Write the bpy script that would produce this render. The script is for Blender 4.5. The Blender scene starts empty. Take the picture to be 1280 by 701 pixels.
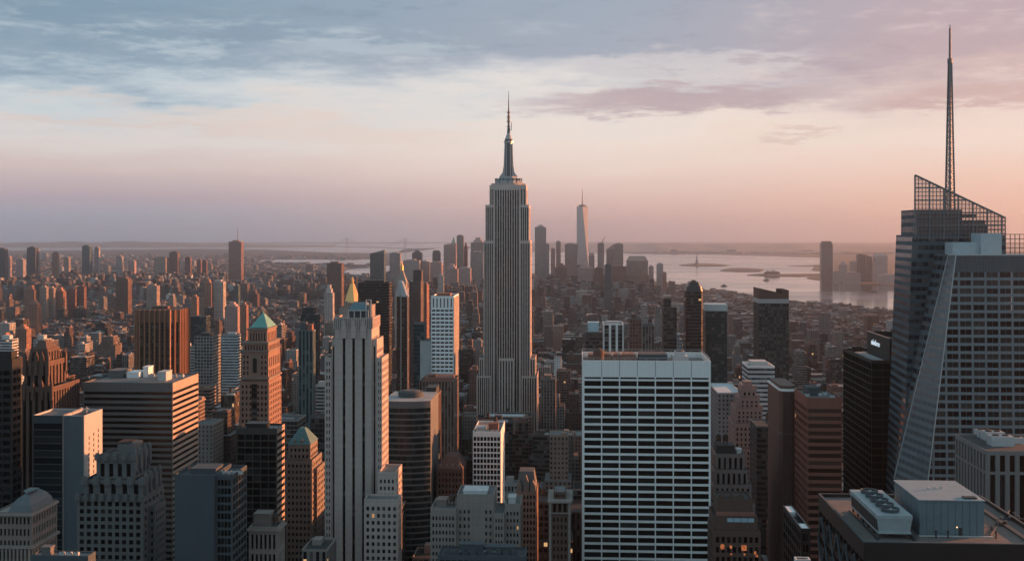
import bpy, math, random
import numpy as np
from mathutils import Vector

random.seed(7)
RNG = np.random.default_rng(11)
sc = bpy.context.scene
COL = sc.collection
R = math.radians

# ------------------------------------------------------------------ camera
F = 1400.0            # focal length in pixels of the 1280 px wide photograph
YAW = R(3.2)          # view direction, turned left of the avenues (+Y)
EYE = 277.0
HY = 291.0            # eye level in the photograph
cam = bpy.data.cameras.new('camera')
cam.sensor_width = 36.0
cam.lens = 36.0 * F / 1280.0
cam.shift_y = -(350.5 - HY) / 1280.0
cam.clip_start = 1.0
cam.clip_end = 200000.0
camo = bpy.data.objects.new('camera', cam)
camo.location = (0, 0, EYE)
camo.rotation_euler = (R(90), 0, YAW)
COL.objects.link(camo)
sc.camera = camo

# ------------------------------------------------------------------ sun
SUN_EL, SUN_AHEAD = R(7.5), R(25.0)
sv = Vector((math.cos(SUN_EL) * math.cos(SUN_AHEAD), math.cos(SUN_EL) * math.sin(SUN_AHEAD), math.sin(SUN_EL)))
sl = bpy.data.lights.new('sun', 'SUN')
sl.energy = 5.0
sl.angle = R(0.55)
sl.color = (1.0, 0.355, 0.135)
so = bpy.data.objects.new('sun', sl)
so.rotation_euler = sv.to_track_quat('Z', 'Y').to_euler()
COL.objects.link(so)

# ------------------------------------------------------------------ node helper
class NT:
    def __init__(self, tree):
        self.t = tree
        tree.nodes.clear()

    def n(self, kind, **kw):
        nd = self.t.nodes.new(kind)
        for k, v in kw.items():
            setattr(nd, k, v)
        return nd

    def put(self, sock, v):
        if isinstance(v, bpy.types.NodeSocket):
            self.t.links.new(v, sock)
        elif v is not None:
            if hasattr(sock.default_value, '__len__') and not hasattr(v, '__len__'):
                v = (v, v, v)
            if hasattr(v, '__len__') and len(sock.default_value) == 4 and len(v) == 3:
                v = (*v, 1)
            sock.default_value = v

    def m(self, op, a, b=None, c=None):
        nd = self.n('ShaderNodeMath', operation=op)
        for i, v in enumerate((a, b, c)):
            if v is not None:
                self.put(nd.inputs[i], v)
        return nd.outputs[0]

    def vm(self, op, a, b=None):
        nd = self.n('ShaderNodeVectorMath', operation=op)
        self.put(nd.inputs[0], a)
        if b is not None:
            self.put(nd.inputs[1], b)
        return nd.outputs['Value'] if op in ('DOT_PRODUCT', 'LENGTH') else nd.outputs[0]

    def mix(self, f, a, b, mode='MIX'):
        nd = self.n('ShaderNodeMix', data_type='RGBA', blend_type=mode)
        self.put(nd.inputs[0], f)
        self.put(nd.inputs[6], a)
        self.put(nd.inputs[7], b)
        return nd.outputs[2]

    def ss(self, v, a, b, lo=0.0, hi=1.0):
        nd = self.n('ShaderNodeMapRange', interpolation_type='SMOOTHSTEP')
        self.put(nd.inputs[0], v)
        for i, x in enumerate((a, b, lo, hi)):
            nd.inputs[i + 1].default_value = x
        return nd.outputs[0]

    def noise(self, vec, scale, detail=3.0, rough=0.55, out=0):
        nd = self.n('ShaderNodeTexNoise')
        self.put(nd.inputs['Vector'], vec)
        nd.inputs['Scale'].default_value = scale
        nd.inputs['Detail'].default_value = detail
        nd.inputs['Roughness'].default_value = rough
        return nd.outputs[out]

    def ramp(self, f, stops):
        nd = self.n('ShaderNodeValToRGB')
        cr = nd.color_ramp
        while len(cr.elements) > 1:
            cr.elements.remove(cr.elements[-1])
        for i, (p, c) in enumerate(stops):
            e = cr.elements[0] if i == 0 else cr.elements.new(p)
            e.position = p
            e.color = (*c, 1)
        self.put(nd.inputs[0], f)
        return nd.outputs[0]

    def xyz(self, x, y, z):
        nd = self.n('ShaderNodeCombineXYZ')
        for i, v in enumerate((x, y, z)):
            self.put(nd.inputs[i], v)
        return nd.outputs[0]

    def sep(self, v):
        nd = self.n('ShaderNodeSeparateXYZ')
        self.put(nd.inputs[0], v)
        return nd.outputs


def lin(r, g, b):
    f = lambda c: (c / 255 / 12.92) if c / 255 <= 0.04045 else ((c / 255 + 0.055) / 1.055) ** 2.4
    return (f(r), f(g), f(b))


# ------------------------------------------------------------------ sky
world = bpy.data.worlds.new('World')
sc.world = world
world.use_nodes = True
W = NT(world.node_tree)
tc = W.n('ShaderNodeTexCoord')
d = W.vm('NORMALIZE', tc.outputs['Generated'])
dx, dy, dz = W.sep(d)
right = (math.cos(YAW), math.sin(YAW), 0)
fwd = (-math.sin(YAW), math.cos(YAW), 0)
t = W.vm('DOT_PRODUCT', d, right)
fw = W.vm('DOT_PRODUCT', d, fwd)
el = W.m('MULTIPLY', W.m('ARCSINE', dz), 180 / math.pi)
# a layer of cloud seen in perspective: direction divided by height
hgt = W.m('MAXIMUM', W.m('ADD', dz, 0.06), 0.04)
cx = W.m('DIVIDE', t, hgt)
cy = W.m('DIVIDE', fw, hgt)
az = W.m('MULTIPLY', W.m('ARCTAN2', t, fw), 180 / math.pi)
n1 = W.noise(W.xyz(cx, W.m('MULTIPLY', cy, 0.75), 0.37), 0.55, 7, 0.6)
n2 = W.noise(W.xyz(W.m('MULTIPLY', cx, 0.8), cy, 4.1), 1.5, 8, 0.66)
n3 = W.noise(W.xyz(cx, W.m('MULTIPLY', cy, 0.9), 9.7), 4.2, 6, 0.68)
c0 = lambda v, k: W.m('MULTIPLY', W.m('SUBTRACT', v, 0.5), k)
warp = W.m('ADD', W.m('ADD', c0(n1, 7.0), c0(n2, 5.0)), c0(n3, 2.6))
# less warping close to the horizon
warp = W.m('MULTIPLY', warp, W.ss(el, 1.5, 7.5, 0.04, 1.0))
e2 = W.m('ADD', el, warp)
fe = W.m('DIVIDE', W.m('ADD', e2, 1.0), 21.0)
P = lambda e: (e + 1.0) / 21.0
rampL = W.ramp(fe, [(P(-0.6), lin(146, 168, 188)), (P(0.6), lin(158, 168, 184)), (P(1.7), lin(182, 165, 173)), (P(3.2), lin(211, 191, 187)),
                    (P(4.6), lin(220, 211, 207)), (P(6.4), lin(200, 208, 213)), (P(7.4), lin(178, 193, 203)), (P(8.3), lin(142, 163, 180)), (P(9.6), lin(126, 150, 169)), (P(12.5), lin(134, 160, 178)), (P(16.0), lin(160, 182, 196))])
rampC = W.ramp(fe, [(P(-0.6), lin(196, 162, 162)), (P(0.6), lin(214, 174, 166)), (P(1.7), lin(222, 189, 179)), (P(3.2), lin(234, 212, 201)),
                    (P(4.8), lin(236, 221, 211)), (P(6.6), lin(226, 219, 214)), (P(7.8), lin(198, 198, 204)), (P(9.0), lin(160, 168, 182)), (P(12.5), lin(152, 164, 180)), (P(16.0), lin(172, 184, 196))])
rampR = W.ramp(fe, [(P(-0.6), lin(222, 172, 152)), (P(0.6), lin(232, 184, 162)), (P(1.7), lin(234, 192, 172)), (P(3.2), lin(235, 204, 189)),
                    (P(4.8), lin(236, 216, 204)), (P(6.2), lin(228, 207, 199)), (P(7.2), lin(206, 182, 180)), (P(8.4), lin(186, 164, 170)), (P(12.0), lin(182, 166, 174)), (P(16.0), lin(184, 182, 190))])
skyc = W.mix(W.ss(t, -0.36, 0.10), rampL, rampC)
skyc = W.mix(W.ss(t, 0.06, 0.40), skyc, rampR)
# single banks of cloud at their bearing and height, edges torn by noise
wa = W.m('ADD', az, W.m('ADD', c0(n1, 9.0), c0(n2, 8.0)))
we = W.m('ADD', el, W.m('ADD', c0(n2, 2.4), c0(n3, 2.2)))
def bank(col, a0, e0, ra, re, k, tilt=0.0):
    da = W.m('DIVIDE', W.m('SUBTRACT', wa, a0), ra)
    de = W.m('DIVIDE', W.m('SUBTRACT', W.m('SUBTRACT', we, e0), W.m('MULTIPLY', W.m('SUBTRACT', az, a0), tilt)), re)
    r2 = W.m('ADD', W.m('MULTIPLY', da, da), W.m('MULTIPLY', de, de))
    return W.mix(W.ss(r2, 1.25, 0.15, 0.0, k), skyc, col)
skyc = bank(lin(176, 156, 164), 8.5, 6.75, 9.0, 0.85, 0.85, 0.03)
skyc = bank(lin(196, 166, 164), 23.5, 6.4, 5.0, 0.6, 0.8)
skyc = bank(lin(206, 200, 202), 8.0, 8.5, 7.0, 0.8, 0.75)
skyc = bank(lin(225, 207, 198), -10.0, 5.3, 9.0, 0.8, 0.7, -0.05)
skyc = bank(lin(212, 202, 198), -20.5, 6.5, 4.0, 0.4, 0.6)
skyc = bank(lin(220, 198, 188), -19.0, 5.2, 8.0, 0.35, 0.6, -0.03)
skyc = bank(lin(178, 190, 200), -7.0, 9.3, 6.0, 0.5, 0.7)
skyc = bank(lin(205, 178, 172), 14.0, 4.9, 3.0, 0.22, 0.5)
# ripples and broken bright gaps in the deck
n4 = W.noise(W.xyz(W.m('MULTIPLY', cx, 0.9), W.m('MULTIPLY', cy, 1.0), 31.7), 4.4, 6, 0.66)
n5 = W.noise(W.xyz(W.m('MULTIPLY', cx, 0.6), W.m('MULTIPLY', cy, 0.8), 55.1), 1.3, 5, 0.6)
gap = W.m('MULTIPLY', W.m('MULTIPLY', W.ss(n4, 0.47, 0.68), W.ss(n5, 0.47, 0.64)), W.ss(el, 4.5, 8.0))
skyc = W.mix(W.m('MULTIPLY', gap, 0.55), skyc, W.mix(W.ss(t, -0.1, 0.35), lin(196, 208, 214), lin(216, 196, 196)))
shade = W.m('MULTIPLY', W.m('MULTIPLY', W.ss(n4, 0.50, 0.34), W.ss(n5, 0.55, 0.40)), W.ss(el, 5.5, 8.5))
skyc = W.mix(W.m('MULTIPLY', shade, 0.40), skyc, W.mix(W.ss(t, -0.1, 0.35), lin(104, 128, 150), lin(160, 138, 148)))
# dim sky overhead; unseen sky behind made bright teal to fill the fronts
zen = (0.15, 0.25, 0.30)
skyc = W.mix(W.ss(el, 13.0, 40.0), skyc, zen)
behind = W.m('MULTIPLY', W.m('MULTIPLY', W.ss(fw, 0.55, -0.2), W.ss(el, -2, 8.0)), W.ss(el, 75.0, 35.0))
skyc = W.mix(W.m('MULTIPLY', behind, 0.9), skyc, (0.38, 0.54, 0.62))
nish = W.n('ShaderNodeTexSky', sky_type='NISHITA')
nish.sun_disc = False
nish.sun_elevation = SUN_EL
nish.sun_rotation = math.atan2(sv.x, sv.y)
nish.altitude = 280
nish.air_density = 1.5
nish.dust_density = 3.0
ns = W.vm('MULTIPLY', nish.outputs[0], (0.5, 0.5, 0.5))
tot = W.mix(0.06, W.vm('MULTIPLY', skyc, (5.5, 5.5, 5.5)), ns)
bg = W.n('ShaderNodeBackground')
W.put(bg.inputs[0], tot)
bg.inputs[1].default_value = 0.1
wo = W.n('ShaderNodeOutputWorld')
W.t.links.new(bg.outputs[0], wo.inputs[0])

sc.view_settings.view_transform = 'Standard'
sc.view_settings.look = 'None'
sc.view_settings.exposure = 1.02
sc.view_settings.gamma = 1.0
cy_ = sc.cycles
sc.render.engine = 'CYCLES'
cy_.use_denoising = True
cy_.max_bounces = 6
cy_.diffuse_bounces = 2
cy_.glossy_bounces = 3
cy_.transmission_bounces = 4
cy_.transparent_max_bounces = 8
cy_.volume_bounces = 1
cy_.caustics_reflective = False
cy_.caustics_refractive = False

# ------------------------------------------------------------------ pixel -> world helpers
def AX(px): return math.tan(math.atan((px - 640.0) / F) - YAW)
def X(px, Y): return Y * AX(px)
def dep(x, y): return -x * math.sin(YAW) + y * math.cos(YAW)
def Z(py, x, y): return EYE + (HY - py) * dep(x, y) / F
def zp(py, px, Y): return Z(py, X(px, Y), Y)
def back(pc, ps, Y): return Y * (AX(pc) / AX(ps) - 1.0)     # depth of a flank seen from pc to ps
def proj(x, y, z):
    dd = dep(x, y)
    return (640 + F * (x * math.cos(YAW) + y * math.sin(YAW)) / dd, HY - F * (z - EYE) / dd, dd)
def ground(px, py):
    dd = EYE * F / (py - HY)
    lat = (px - 640.0) / F * dd
    return (lat * math.cos(YAW) - dd * math.sin(YAW), lat * math.sin(YAW) + dd * math.cos(YAW))

# ------------------------------------------------------------------ materials
MATS = {}
def bsdf(nt, base, rough=0.8, metal=0.0, emis=None, es=None, normal=None, spec=0.5):
    b = nt.n('ShaderNodeBsdfPrincipled')
    nt.put(b.inputs['Base Color'], base)
    nt.put(b.inputs['Roughness'], rough)
    nt.put(b.inputs['Metallic'], metal)
    nt.put(b.inputs['Specular IOR Level'], spec)
    if emis is not None:
        nt.put(b.inputs['Emission Color'], emis)
        nt.put(b.inputs['Emission Strength'], es)
    if normal is not None:
        nt.put(b.inputs['Normal'], normal)
    o = nt.n('ShaderNodeOutputMaterial')
    nt.t.links.new(b.outputs[0], o.inputs[0])
    return b

def newmat(name):
    m = bpy.data.materials.new(name)
    m.use_nodes = True
    return m, NT(m.node_tree)

def wallmat(name, col, var=0.22, rough=0.85, metal=0.0, streak=0.18, course=0.0):
    """masonry / metal with mottling, rain streaks and optional courses"""
    if name in MATS: return MATS[name]
    m, nt = newmat(name)
    pos = nt.n('ShaderNodeNewGeometry').outputs['Position']
    x, y, z = nt.sep(pos)
    a = nt.noise(pos, 0.045, 4, 0.6)
    b = nt.noise(nt.xyz(nt.m('MULTIPLY', x, 0.9), nt.m('MULTIPLY', y, 0.9), nt.m('MULTIPLY', z, 0.03)), 1.0, 3, 0.6)
    k = nt.m('ADD', 1.0, nt.m('ADD', nt.m('MULTIPLY', nt.m('SUBTRACT', a, 0.5), var * 2), nt.m('MULTIPLY', nt.m('SUBTRACT', b, 0.5), streak * 2)))
    if course:
        f = nt.m('FRACT', nt.m('DIVIDE', z, course))
        k = nt.m('MULTIPLY', k, nt.m('ADD', 0.90, nt.m('MULTIPLY', nt.m('GREATER_THAN', f, 0.12), 0.10)))
    bsdf(nt, nt.vm('MULTIPLY', tuple(col), nt.xyz(k, k, k)), rough, metal)
    MATS[name] = m
    return m

def roofmat(name, col, blotch=0.35):
    if name in MATS: return MATS[name]
    m, nt = newmat(name)
    pos = nt.n('ShaderNodeNewGeometry').outputs['Position']
    a = nt.noise(pos, 0.09, 5, 0.65)
    b = nt.noise(pos, 0.9, 2, 0.5)
    k = nt.m('ADD', 1.0, nt.m('ADD', nt.m('MULTIPLY', nt.m('SUBTRACT', a, 0.5), blotch * 2.4), nt.m('MULTIPLY', nt.m('SUBTRACT', b, 0.5), blotch)))
    bsdf(nt, nt.vm('MULTIPLY', tuple(col), nt.xyz(k, k, k)), 0.9)
    MATS[name] = m
    return m

def glassmat(name, col=(0.010, 0.014, 0.016), blinds=0.2, lit=0.004, band=0.0, bandcol=(0.05, 0.05, 0.05), rough=0.12, blindcol=(0.09, 0.09, 0.086), litpow=0.28, spec=0.3):
    """window panes: every pane (object or island) differs; some have blinds, a few are lit"""
    if name in MATS: return MATS[name]
    m, nt = newmat(name)
    geo = nt.n('ShaderNodeNewGeometry')
    oi = nt.n('ShaderNodeObjectInfo')
    r = nt.m('FRACT', nt.m('ADD', nt.m('MULTIPLY', oi.outputs['Random'], 7.31), geo.outputs['Random Per Island']))
    z = nt.sep(geo.outputs['Position'])[2]
    c = nt.mix(nt.m('POWER', nt.ss(r, 1 - min(1.0, blinds * 2.6), 1.0), 1.6), col, blindcol)
    c = nt.mix(nt.m('MULTIPLY', nt.m('LESS_THAN', r, 0.35), 0.6), c, tuple(x * 0.4 for x in col))
    if band:
        f = nt.m('FRACT', nt.m('DIVIDE', z, band))
        wn = nt.n('ShaderNodeTexWhiteNoise', noise_dimensions='2D')
        nt.put(wn.inputs[0], nt.xyz(nt.m('FLOOR', nt.m('DIVIDE', z, band)), nt.m('MULTIPLY', r, 91.0), 0))
        c = nt.mix(nt.m('GREATER_THAN', wn.outputs[0], 1 - blinds), col, blindcol)
        c = nt.mix(nt.m('LESS_THAN', f, 0.42), c, bandcol)
    n = nt.noise(geo.outputs['Position'], 0.5, 2)
    e = nt.m('MULTIPLY', nt.m('MULTIPLY', nt.m('LESS_THAN', r, lit), litpow), nt.m('ADD', 0.3, n))
    bsdf(nt, c, rough, 0.0, (1.0, 0.55, 0.24), e, spec=spec)
    MATS[name] = m
    return m

def facademat(name, wx, wy, wall=None, src='const', glass=(0.010, 0.014, 0.016), lit=0.0015, rough=0.16, blind=0.25, rooft=None, vary=True):
    """wall with windows laid out in facade cells (UV = bay number, storey number)"""
    if name in MATS: return MATS[name]
    m, nt = newmat(name)
    uv = nt.n('ShaderNodeUVMap').outputs[0]
    u, v, _ = nt.sep(uv)
    fu, fv = nt.m('FRACT', u), nt.m('FRACT', v)
    geo = nt.n('ShaderNodeNewGeometry')
    pos = geo.outputs['Position']
    oi = nt.n('ShaderNodeObjectInfo')
    if src == 'attr':
        ac = nt.n('ShaderNodeAttribute', attribute_name='wallcol').outputs['Color']
        aw = nt.sep(nt.n('ShaderNodeAttribute', attribute_name='winspec').outputs['Vector'])
        wxs, wys, rnd = aw[0], aw[1], aw[2]
        wc = ac
    else:
        wxs, wys, rnd = wx, wy, oi.outputs['Random']
        wc = oi.outputs['Color'] if src == 'obj' else tuple(wall)
    inx = nt.m('LESS_THAN', nt.m('ABSOLUTE', nt.m('SUBTRACT', fu, 0.5)), nt.m('MULTIPLY', wxs, 0.5))
    iny = nt.m('LESS_THAN', nt.m('ABSOLUTE', nt.m('SUBTRACT', fv, 0.5)), nt.m('MULTIPLY', wys, 0.5))
    nz = nt.sep(geo.outputs['Normal'])[2]
    isroof = nt.m('GREATER_THAN', nz, 0.7)
    mask = nt.m('MULTIPLY', nt.m('MULTIPLY', inx, iny), nt.m('SUBTRACT', 1.0, isroof))
    wn = nt.n('ShaderNodeTexWhiteNoise', noise_dimensions='3D')
    nt.put(wn.inputs[0], nt.xyz(nt.m('FLOOR', u), nt.m('FLOOR', v), nt.m('MULTIPLY', rnd, 53.0)))
    r = wn.outputs[0]
    gl = nt.mix(nt.m('POWER', nt.ss(r, 1 - min(1.0, blind * 2.2), 1.0), 1.5), glass, (0.11, 0.112, 0.11))
    a = nt.noise(pos, 0.05, 4, 0.6)
    x, y, z = nt.sep(pos)
    b = nt.noise(nt.xyz(nt.m('MULTIPLY', x, 0.7), nt.m('MULTIPLY', y, 0.7), nt.m('MULTIPLY', z, 0.04)), 1.0, 2, 0.5)
    k = nt.m('ADD', 0.30, nt.m('ADD', nt.m('MULTIPLY', a, 0.8), nt.m('MULTIPLY', b, 0.4)))
    wc = nt.vm('MULTIPLY', wc, nt.xyz(k, k, k))
    rr = nt.m('FRACT', nt.m('MULTIPLY', rnd, 17.7))
    if rooft is None:
        rc = nt.mix(nt.m('POWER', rr, 3.2), (0.03, 0.032, 0.034), (0.34, 0.37, 0.39))
    else:
        rc = tuple(rooft)
    ra = nt.noise(pos, 0.16, 5, 0.7)
    kk = nt.m('ADD', 0.45, nt.m('MULTIPLY', ra, 1.1))
    rc = nt.vm('MULTIPLY', rc, nt.xyz(kk, kk, kk))
    col = nt.mix(mask, wc, gl)
    col = nt.mix(isroof, col, rc)
    e = nt.m('MULTIPLY', nt.m('MULTIPLY', nt.m('LESS_THAN', r, lit), mask), 0.35)
    bsdf(nt, col, nt.m('SUBTRACT', 0.88, nt.m('MULTIPLY', mask, 0.88 - rough)), 0.0, (1.0, 0.56, 0.25), e, spec=nt.m('SUBTRACT', 0.4, nt.m('MULTIPLY', mask, 0.12)))
    MATS[name] = m
    return m

def plain(name, col, rough=0.7, metal=0.0, emis=None, es=0.0):
    if name in MATS: return MATS[name]
    m, nt = newmat(name)
    pos = nt.n('ShaderNodeNewGeometry').outputs['Position']
    a = nt.noise(pos, 0.4, 4, 0.6)
    k = nt.m('ADD', 0.8, nt.m('MULTIPLY', a, 0.4))
    bsdf(nt, nt.vm('MULTIPLY', tuple(col), nt.xyz(k, k, k)), rough, metal, emis, es if emis else None)
    MATS[name] = m
    return m

# ------------------------------------------------------------------ mesh builder
class MB:
    def __init__(self):
        self.v, self.f, self.uv = [], [], []

    def q(self, pts, uvs=None):
        i = len(self.v)
        self.v += [tuple(p) for p in pts]
        self.f.append(tuple(range(i, i + len(pts))))
        self.uv.append(uvs if uvs else [(0.0, 0.0)] * len(pts))

    def box(self, x0, x1, y0, y1, z0, z1, bw=0, fh=0, bottom=False):
        """closed box; with bw/fh its walls get facade cells, else it is blank"""
        i = len(self.v)
        self.v += [(x0, y0, z0), (x1, y0, z0), (x1, y1, z0), (x0, y1, z0), (x0, y0, z1), (x1, y0, z1), (x1, y1, z1), (x0, y1, z1)]
        for a, b, w in ((0, 1, x1 - x0), (1, 2, y1 - y0), (2, 3, x1 - x0), (3, 0, y1 - y0)):
            self.f.append((i + a, i + b, i + b + 4, i + a + 4))
            if bw:
                nu, nv = max(1, round(w / bw)), max(1, round((z1 - z0) / fh))
                self.uv.append([(0, 0), (nu, 0), (nu, nv), (0, nv)])
            else:
                self.uv.append([(0.0, 0.0)] * 4)
        self.f.append((i + 4, i + 5, i + 6, i + 7)); self.uv.append([(0.0, 0.0)] * 4)
        if bottom:
            self.f.append((i + 3, i + 2, i + 1, i)); self.uv.append([(0.0, 0.0)] * 4)
        return self

    def prism(self, poly, z0, z1, bw=0, fh=0, top=True, poly2=None):
        """vertical (or tapering) prism over a counter-clockwise polygon"""
        p2 = poly2 or poly
        i, n = len(self.v), len(poly)
        self.v += [(x, y, z0) for x, y in poly] + [(x, y, z1) for x, y in p2]
        for a in range(n):
            b = (a + 1) % n
            self.f.append((i + a, i + b, i + n + b, i + n + a))
            if bw:
                w = math.dist(poly[a], poly[b])
                nu, nv = max(1, round(w / bw)), max(1, round((z1 - z0) / fh))
                self.uv.append([(0, 0), (nu, 0), (nu, nv), (0, nv)])
            else:
                self.uv.append([(0.0, 0.0)] * 4)
        if top:
            self.f.append(tuple(range(i + n, i + 2 * n))); self.uv.append([(0.0, 0.0)] * n)
        return self

    def cyl(self, x, y, z0, z1, r0, r1=None, n=14, top=True):
        r1 = r0 if r1 is None else r1
        c = [(math.cos(2 * math.pi * k / n), math.sin(2 * math.pi * k / n)) for k in range(n)]
        return self.prism([(x + r0 * a, y + r0 * b) for a, b in c], z0, z1, top=top, poly2=[(x + r1 * a, y + r1 * b) for a, b in c])

    def pyr(self, x0, x1, y0, y1, z0, z1, f=0.0):
        mx, my = (x0 + x1) / 2, (y0 + y1) / 2
        g = lambda a, m: m + (a - m) * f
        p = [(x0, y0), (x1, y0), (x1, y1), (x0, y1)]
        e = max(f, 0.02)
        f = e
        return self.prism(p, z0, z1, poly2=[(mx + (a - mx) * e, my + (b - my) * e) for a, b in p])

    def bar(self, a, b, r):
        a, b = Vector(a), Vector(b)
        dd = (b - a).normalized()
        s = dd.cross(Vector((0, 0, 1)) if abs(dd.z) < 0.9 else Vector((1, 0, 0))).normalized() * r
        t_ = dd.cross(s).normalized() * r
        i = len(self.v)
        for p in (a, b):
            self.v += [tuple(p + s + t_), tuple(p - s + t_), tuple(p - s - t_), tuple(p + s - t_)]
        for k in range(4):
            j = (k + 1) % 4
            self.f.append((i + k, i + j, i + 4 + j, i + 4 + k)); self.uv.append([(0, 0)] * 4)
        self.f.append((i + 3, i + 2, i + 1, i)); self.uv.append([(0, 0)] * 4)
        self.f.append((i + 4, i + 5, i + 6, i + 7)); self.uv.append([(0, 0)] * 4)
        return self

    def mesh(self, name, off=(0, 0, 0)):
        me = bpy.data.meshes.new(name)
        me.from_pydata([(a - off[0], b - off[1], c - off[2]) for a, b, c in self.v], [], self.f)
        ul = me.uv_layers.new(name='UVMap')
        ul.data.foreach_set('uv', [c for u in self.uv for p in u for c in p])
        me.update()
        return me

    def build(self, name, mat, parent=None, root=None, kind=None):
        off = tuple(root.location) if root else (0, 0, 0)
        if not self.f: return None
        o = bpy.data.objects.new(name, self.mesh(name, off))
        o.data.materials.append(mat)
        COL.objects.link(o)
        if parent: o.parent = parent
        if kind: o['kind'] = kind
        return o

HEROES = []      # what fillers must keep clear of
FOOT = []        # footprints

class Bld:
    """a building: an Empty at its base that parents its parts (mesh data given in world coordinates)"""
    def __init__(self, name, label, cat, x, y, short=None, group=None):
        self.root = bpy.data.objects.new(name, None)
        self.root.location = (x, y, 0)
        self.root['label'] = label
        self.root['category'] = cat
        if group: self.root['group'] = group
        COL.objects.link(self.root)
        self.short = short
        self.wall, self.roof, self.wins, self.boxes, self.flank = MB(), MB(), [], [], MB()

    def part(self, name, mb, mat, parent=None, kind=None, label=None):
        o = mb.build(name, mat, parent or self.root, self.root, kind)
        if o is not None and label: o['label'] = label
        return o

    def facade(self, P, U, width, z0, z1, spec, rec=0.5, store=None):
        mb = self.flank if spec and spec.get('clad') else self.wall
        N = (U[1], -U[0])
        ucuts, zcuts = [], []
        if spec:
            mu, mt, mbm = spec.get('mu', 0.6), spec.get('mt', 1.5), spec.get('mb', 0.0)
            nb = max(1, spec['nb'] if spec.get('nb') else round((width - 2 * mu) / spec['bw']))
            hh = z1 - z0 - mt - mbm
            nf = 1 if spec.get('strip') else max(1, round(hh / spec['fh']))
            if hh > 1 and width > 2 * mu + 0.5:
                bay = (width - 2 * mu) / nb
                fl = hh / nf
                ww, wh = bay * spec['wx'], fl * spec['wy']
                ucuts = [(mu + bay * k + (bay - ww) / 2, mu + bay * k + (bay + ww) / 2) for k in range(nb)]
                zcuts = [(z0 + mbm + fl * k + (fl - wh) / 2, z0 + mbm + fl * k + (fl + wh) / 2) for k in range(nf)]
                if spec.get('skip'): ucuts = [c for k, c in enumerate(ucuts) if k not in spec['skip']]
            if spec.get('cuts'):
                ucuts = [(a * width, b * width) for a, b in spec['cuts']]
        us = [(0.0, 0)] + [(e, s) for a, b in ucuts for e, s in ((a, 1), (b, 0))] + [(width, 0)]
        zs = [(z0, 0)] + [(e, s) for a, b in zcuts for e, s in ((a, 1), (b, 0))] + [(z1, 0)]
        idx = {}
        def V(u, z, r=0):
            k = (round(u, 3), round(z, 3), r)
            if k not in idx:
                idx[k] = len(mb.v)
                mb.v.append((P[0] + U[0] * u - N[0] * rec * r, P[1] + U[1] * u - N[1] * rec * r, z))
            return idx[k]
        def Q(*p):
            mb.f.append(p); mb.uv.append([(0.0, 0.0)] * 4)
        for j in range(len(zs) - 1):
            za, zb, sz = zs[j][0], zs[j + 1][0], zs[j][1]
            if zb - za < 1e-4: continue
            i = 0
            while i < len(us) - 1:
                ua, ub, su = us[i][0], us[i + 1][0], us[i][1]
                if not sz and not zcuts:            # plain wall: one quad
                    Q(V(0, za), V(width, za), V(width, zb), V(0, zb)); break
                if ub - ua > 1e-4:
                    if su and sz:
                        Q(V(ua, za), V(ub, za), V(ub, za, 1), V(ua, za, 1))
                        Q(V(ub, za), V(ub, zb), V(ub, zb, 1), V(ub, za, 1))
                        Q(V(ub, zb), V(ua, zb), V(ua, zb, 1), V(ub, zb, 1))
                        Q(V(ua, zb), V(ua, za), V(ua, za, 1), V(ua, zb, 1))
                        self.wins.append((P, U, ua, ub, za, zb, rec, store))
                    else:
                        Q(V(ua, za), V(ub, za), V(ub, zb), V(ua, zb))
                i += 1

    def tier(self, x0, x1, y0, y1, z0, z1, front=None, side=None, rec=0.5, par=1.0, store=None, reg=True):
        side = side if side is not None else front
        if front == 0: front = None
        if side == 0: side = None
        self.facade((x0, y0), (1, 0), x1 - x0, z0, z1, front, rec, store)
        self.facade((x1, y0), (0, 1), y1 - y0, z0, z1, side, rec, store)
        self.facade((x1, y1), (-1, 0), x1 - x0, z0, z1, front, rec, store)
        self.facade((x0, y1), (0, -1), y1 - y0, z0, z1, side, rec, store)
        w = 0.45
        zr = z1 - par
        if par > 0:
            o = [(x0, y0), (x1, y0), (x1, y1), (x0, y1)]
            n = [(x0 + w, y0 + w), (x1 - w, y0 + w), (x1 - w, y1 - w), (x0 + w, y1 - w)]
            for k in range(4):
                j = (k + 1) % 4
                self.wall.q([(*o[k], z1), (*o[j], z1), (*n[j], z1), (*n[k], z1)])
                self.wall.q([(*n[k], z1), (*n[j], z1), (*n[j], zr), (*n[k], zr)])
            self.roof.q([(*p, zr) for p in n])
        else:
            self.roof.q([(x0, y0, z1), (x1, y0, z1), (x1, y1, z1), (x0, y1, z1)])
        if reg: self.boxes.append((x0, x1, y0, y1, z1))
        return self

    def panes(self, glass, name='window', limit=100, extra=None):
        """windows as parts; the ones showing largest singly, the others as one"""
        def key(w):
            P, U, ua, ub, za, zb, rec, st = w
            um = (ua + ub) / 2
            x, y = P[0] + U[0] * um, P[1] + U[1] * um
            N = (U[1], -U[0])
            px, py, dd = proj(x, y, (za + zb) / 2)
            face = -(N[0] * x + N[1] * y) / math.hypot(x, y)
            vis = face > 0.01 and -5 < px < 1285 and py < getattr(self, 'vb', 701)
            return -((ub - ua) * (zb - za) * max(face, 0.0) / (dd * dd)) if vis else 1.0
        ws = sorted(((key(w), i, w) for i, w in enumerate(self.wins)), key=lambda q: (q[0], q[1]))
        cache, rest = {}, {}
        rl = self.root.location
        used = 0
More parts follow.
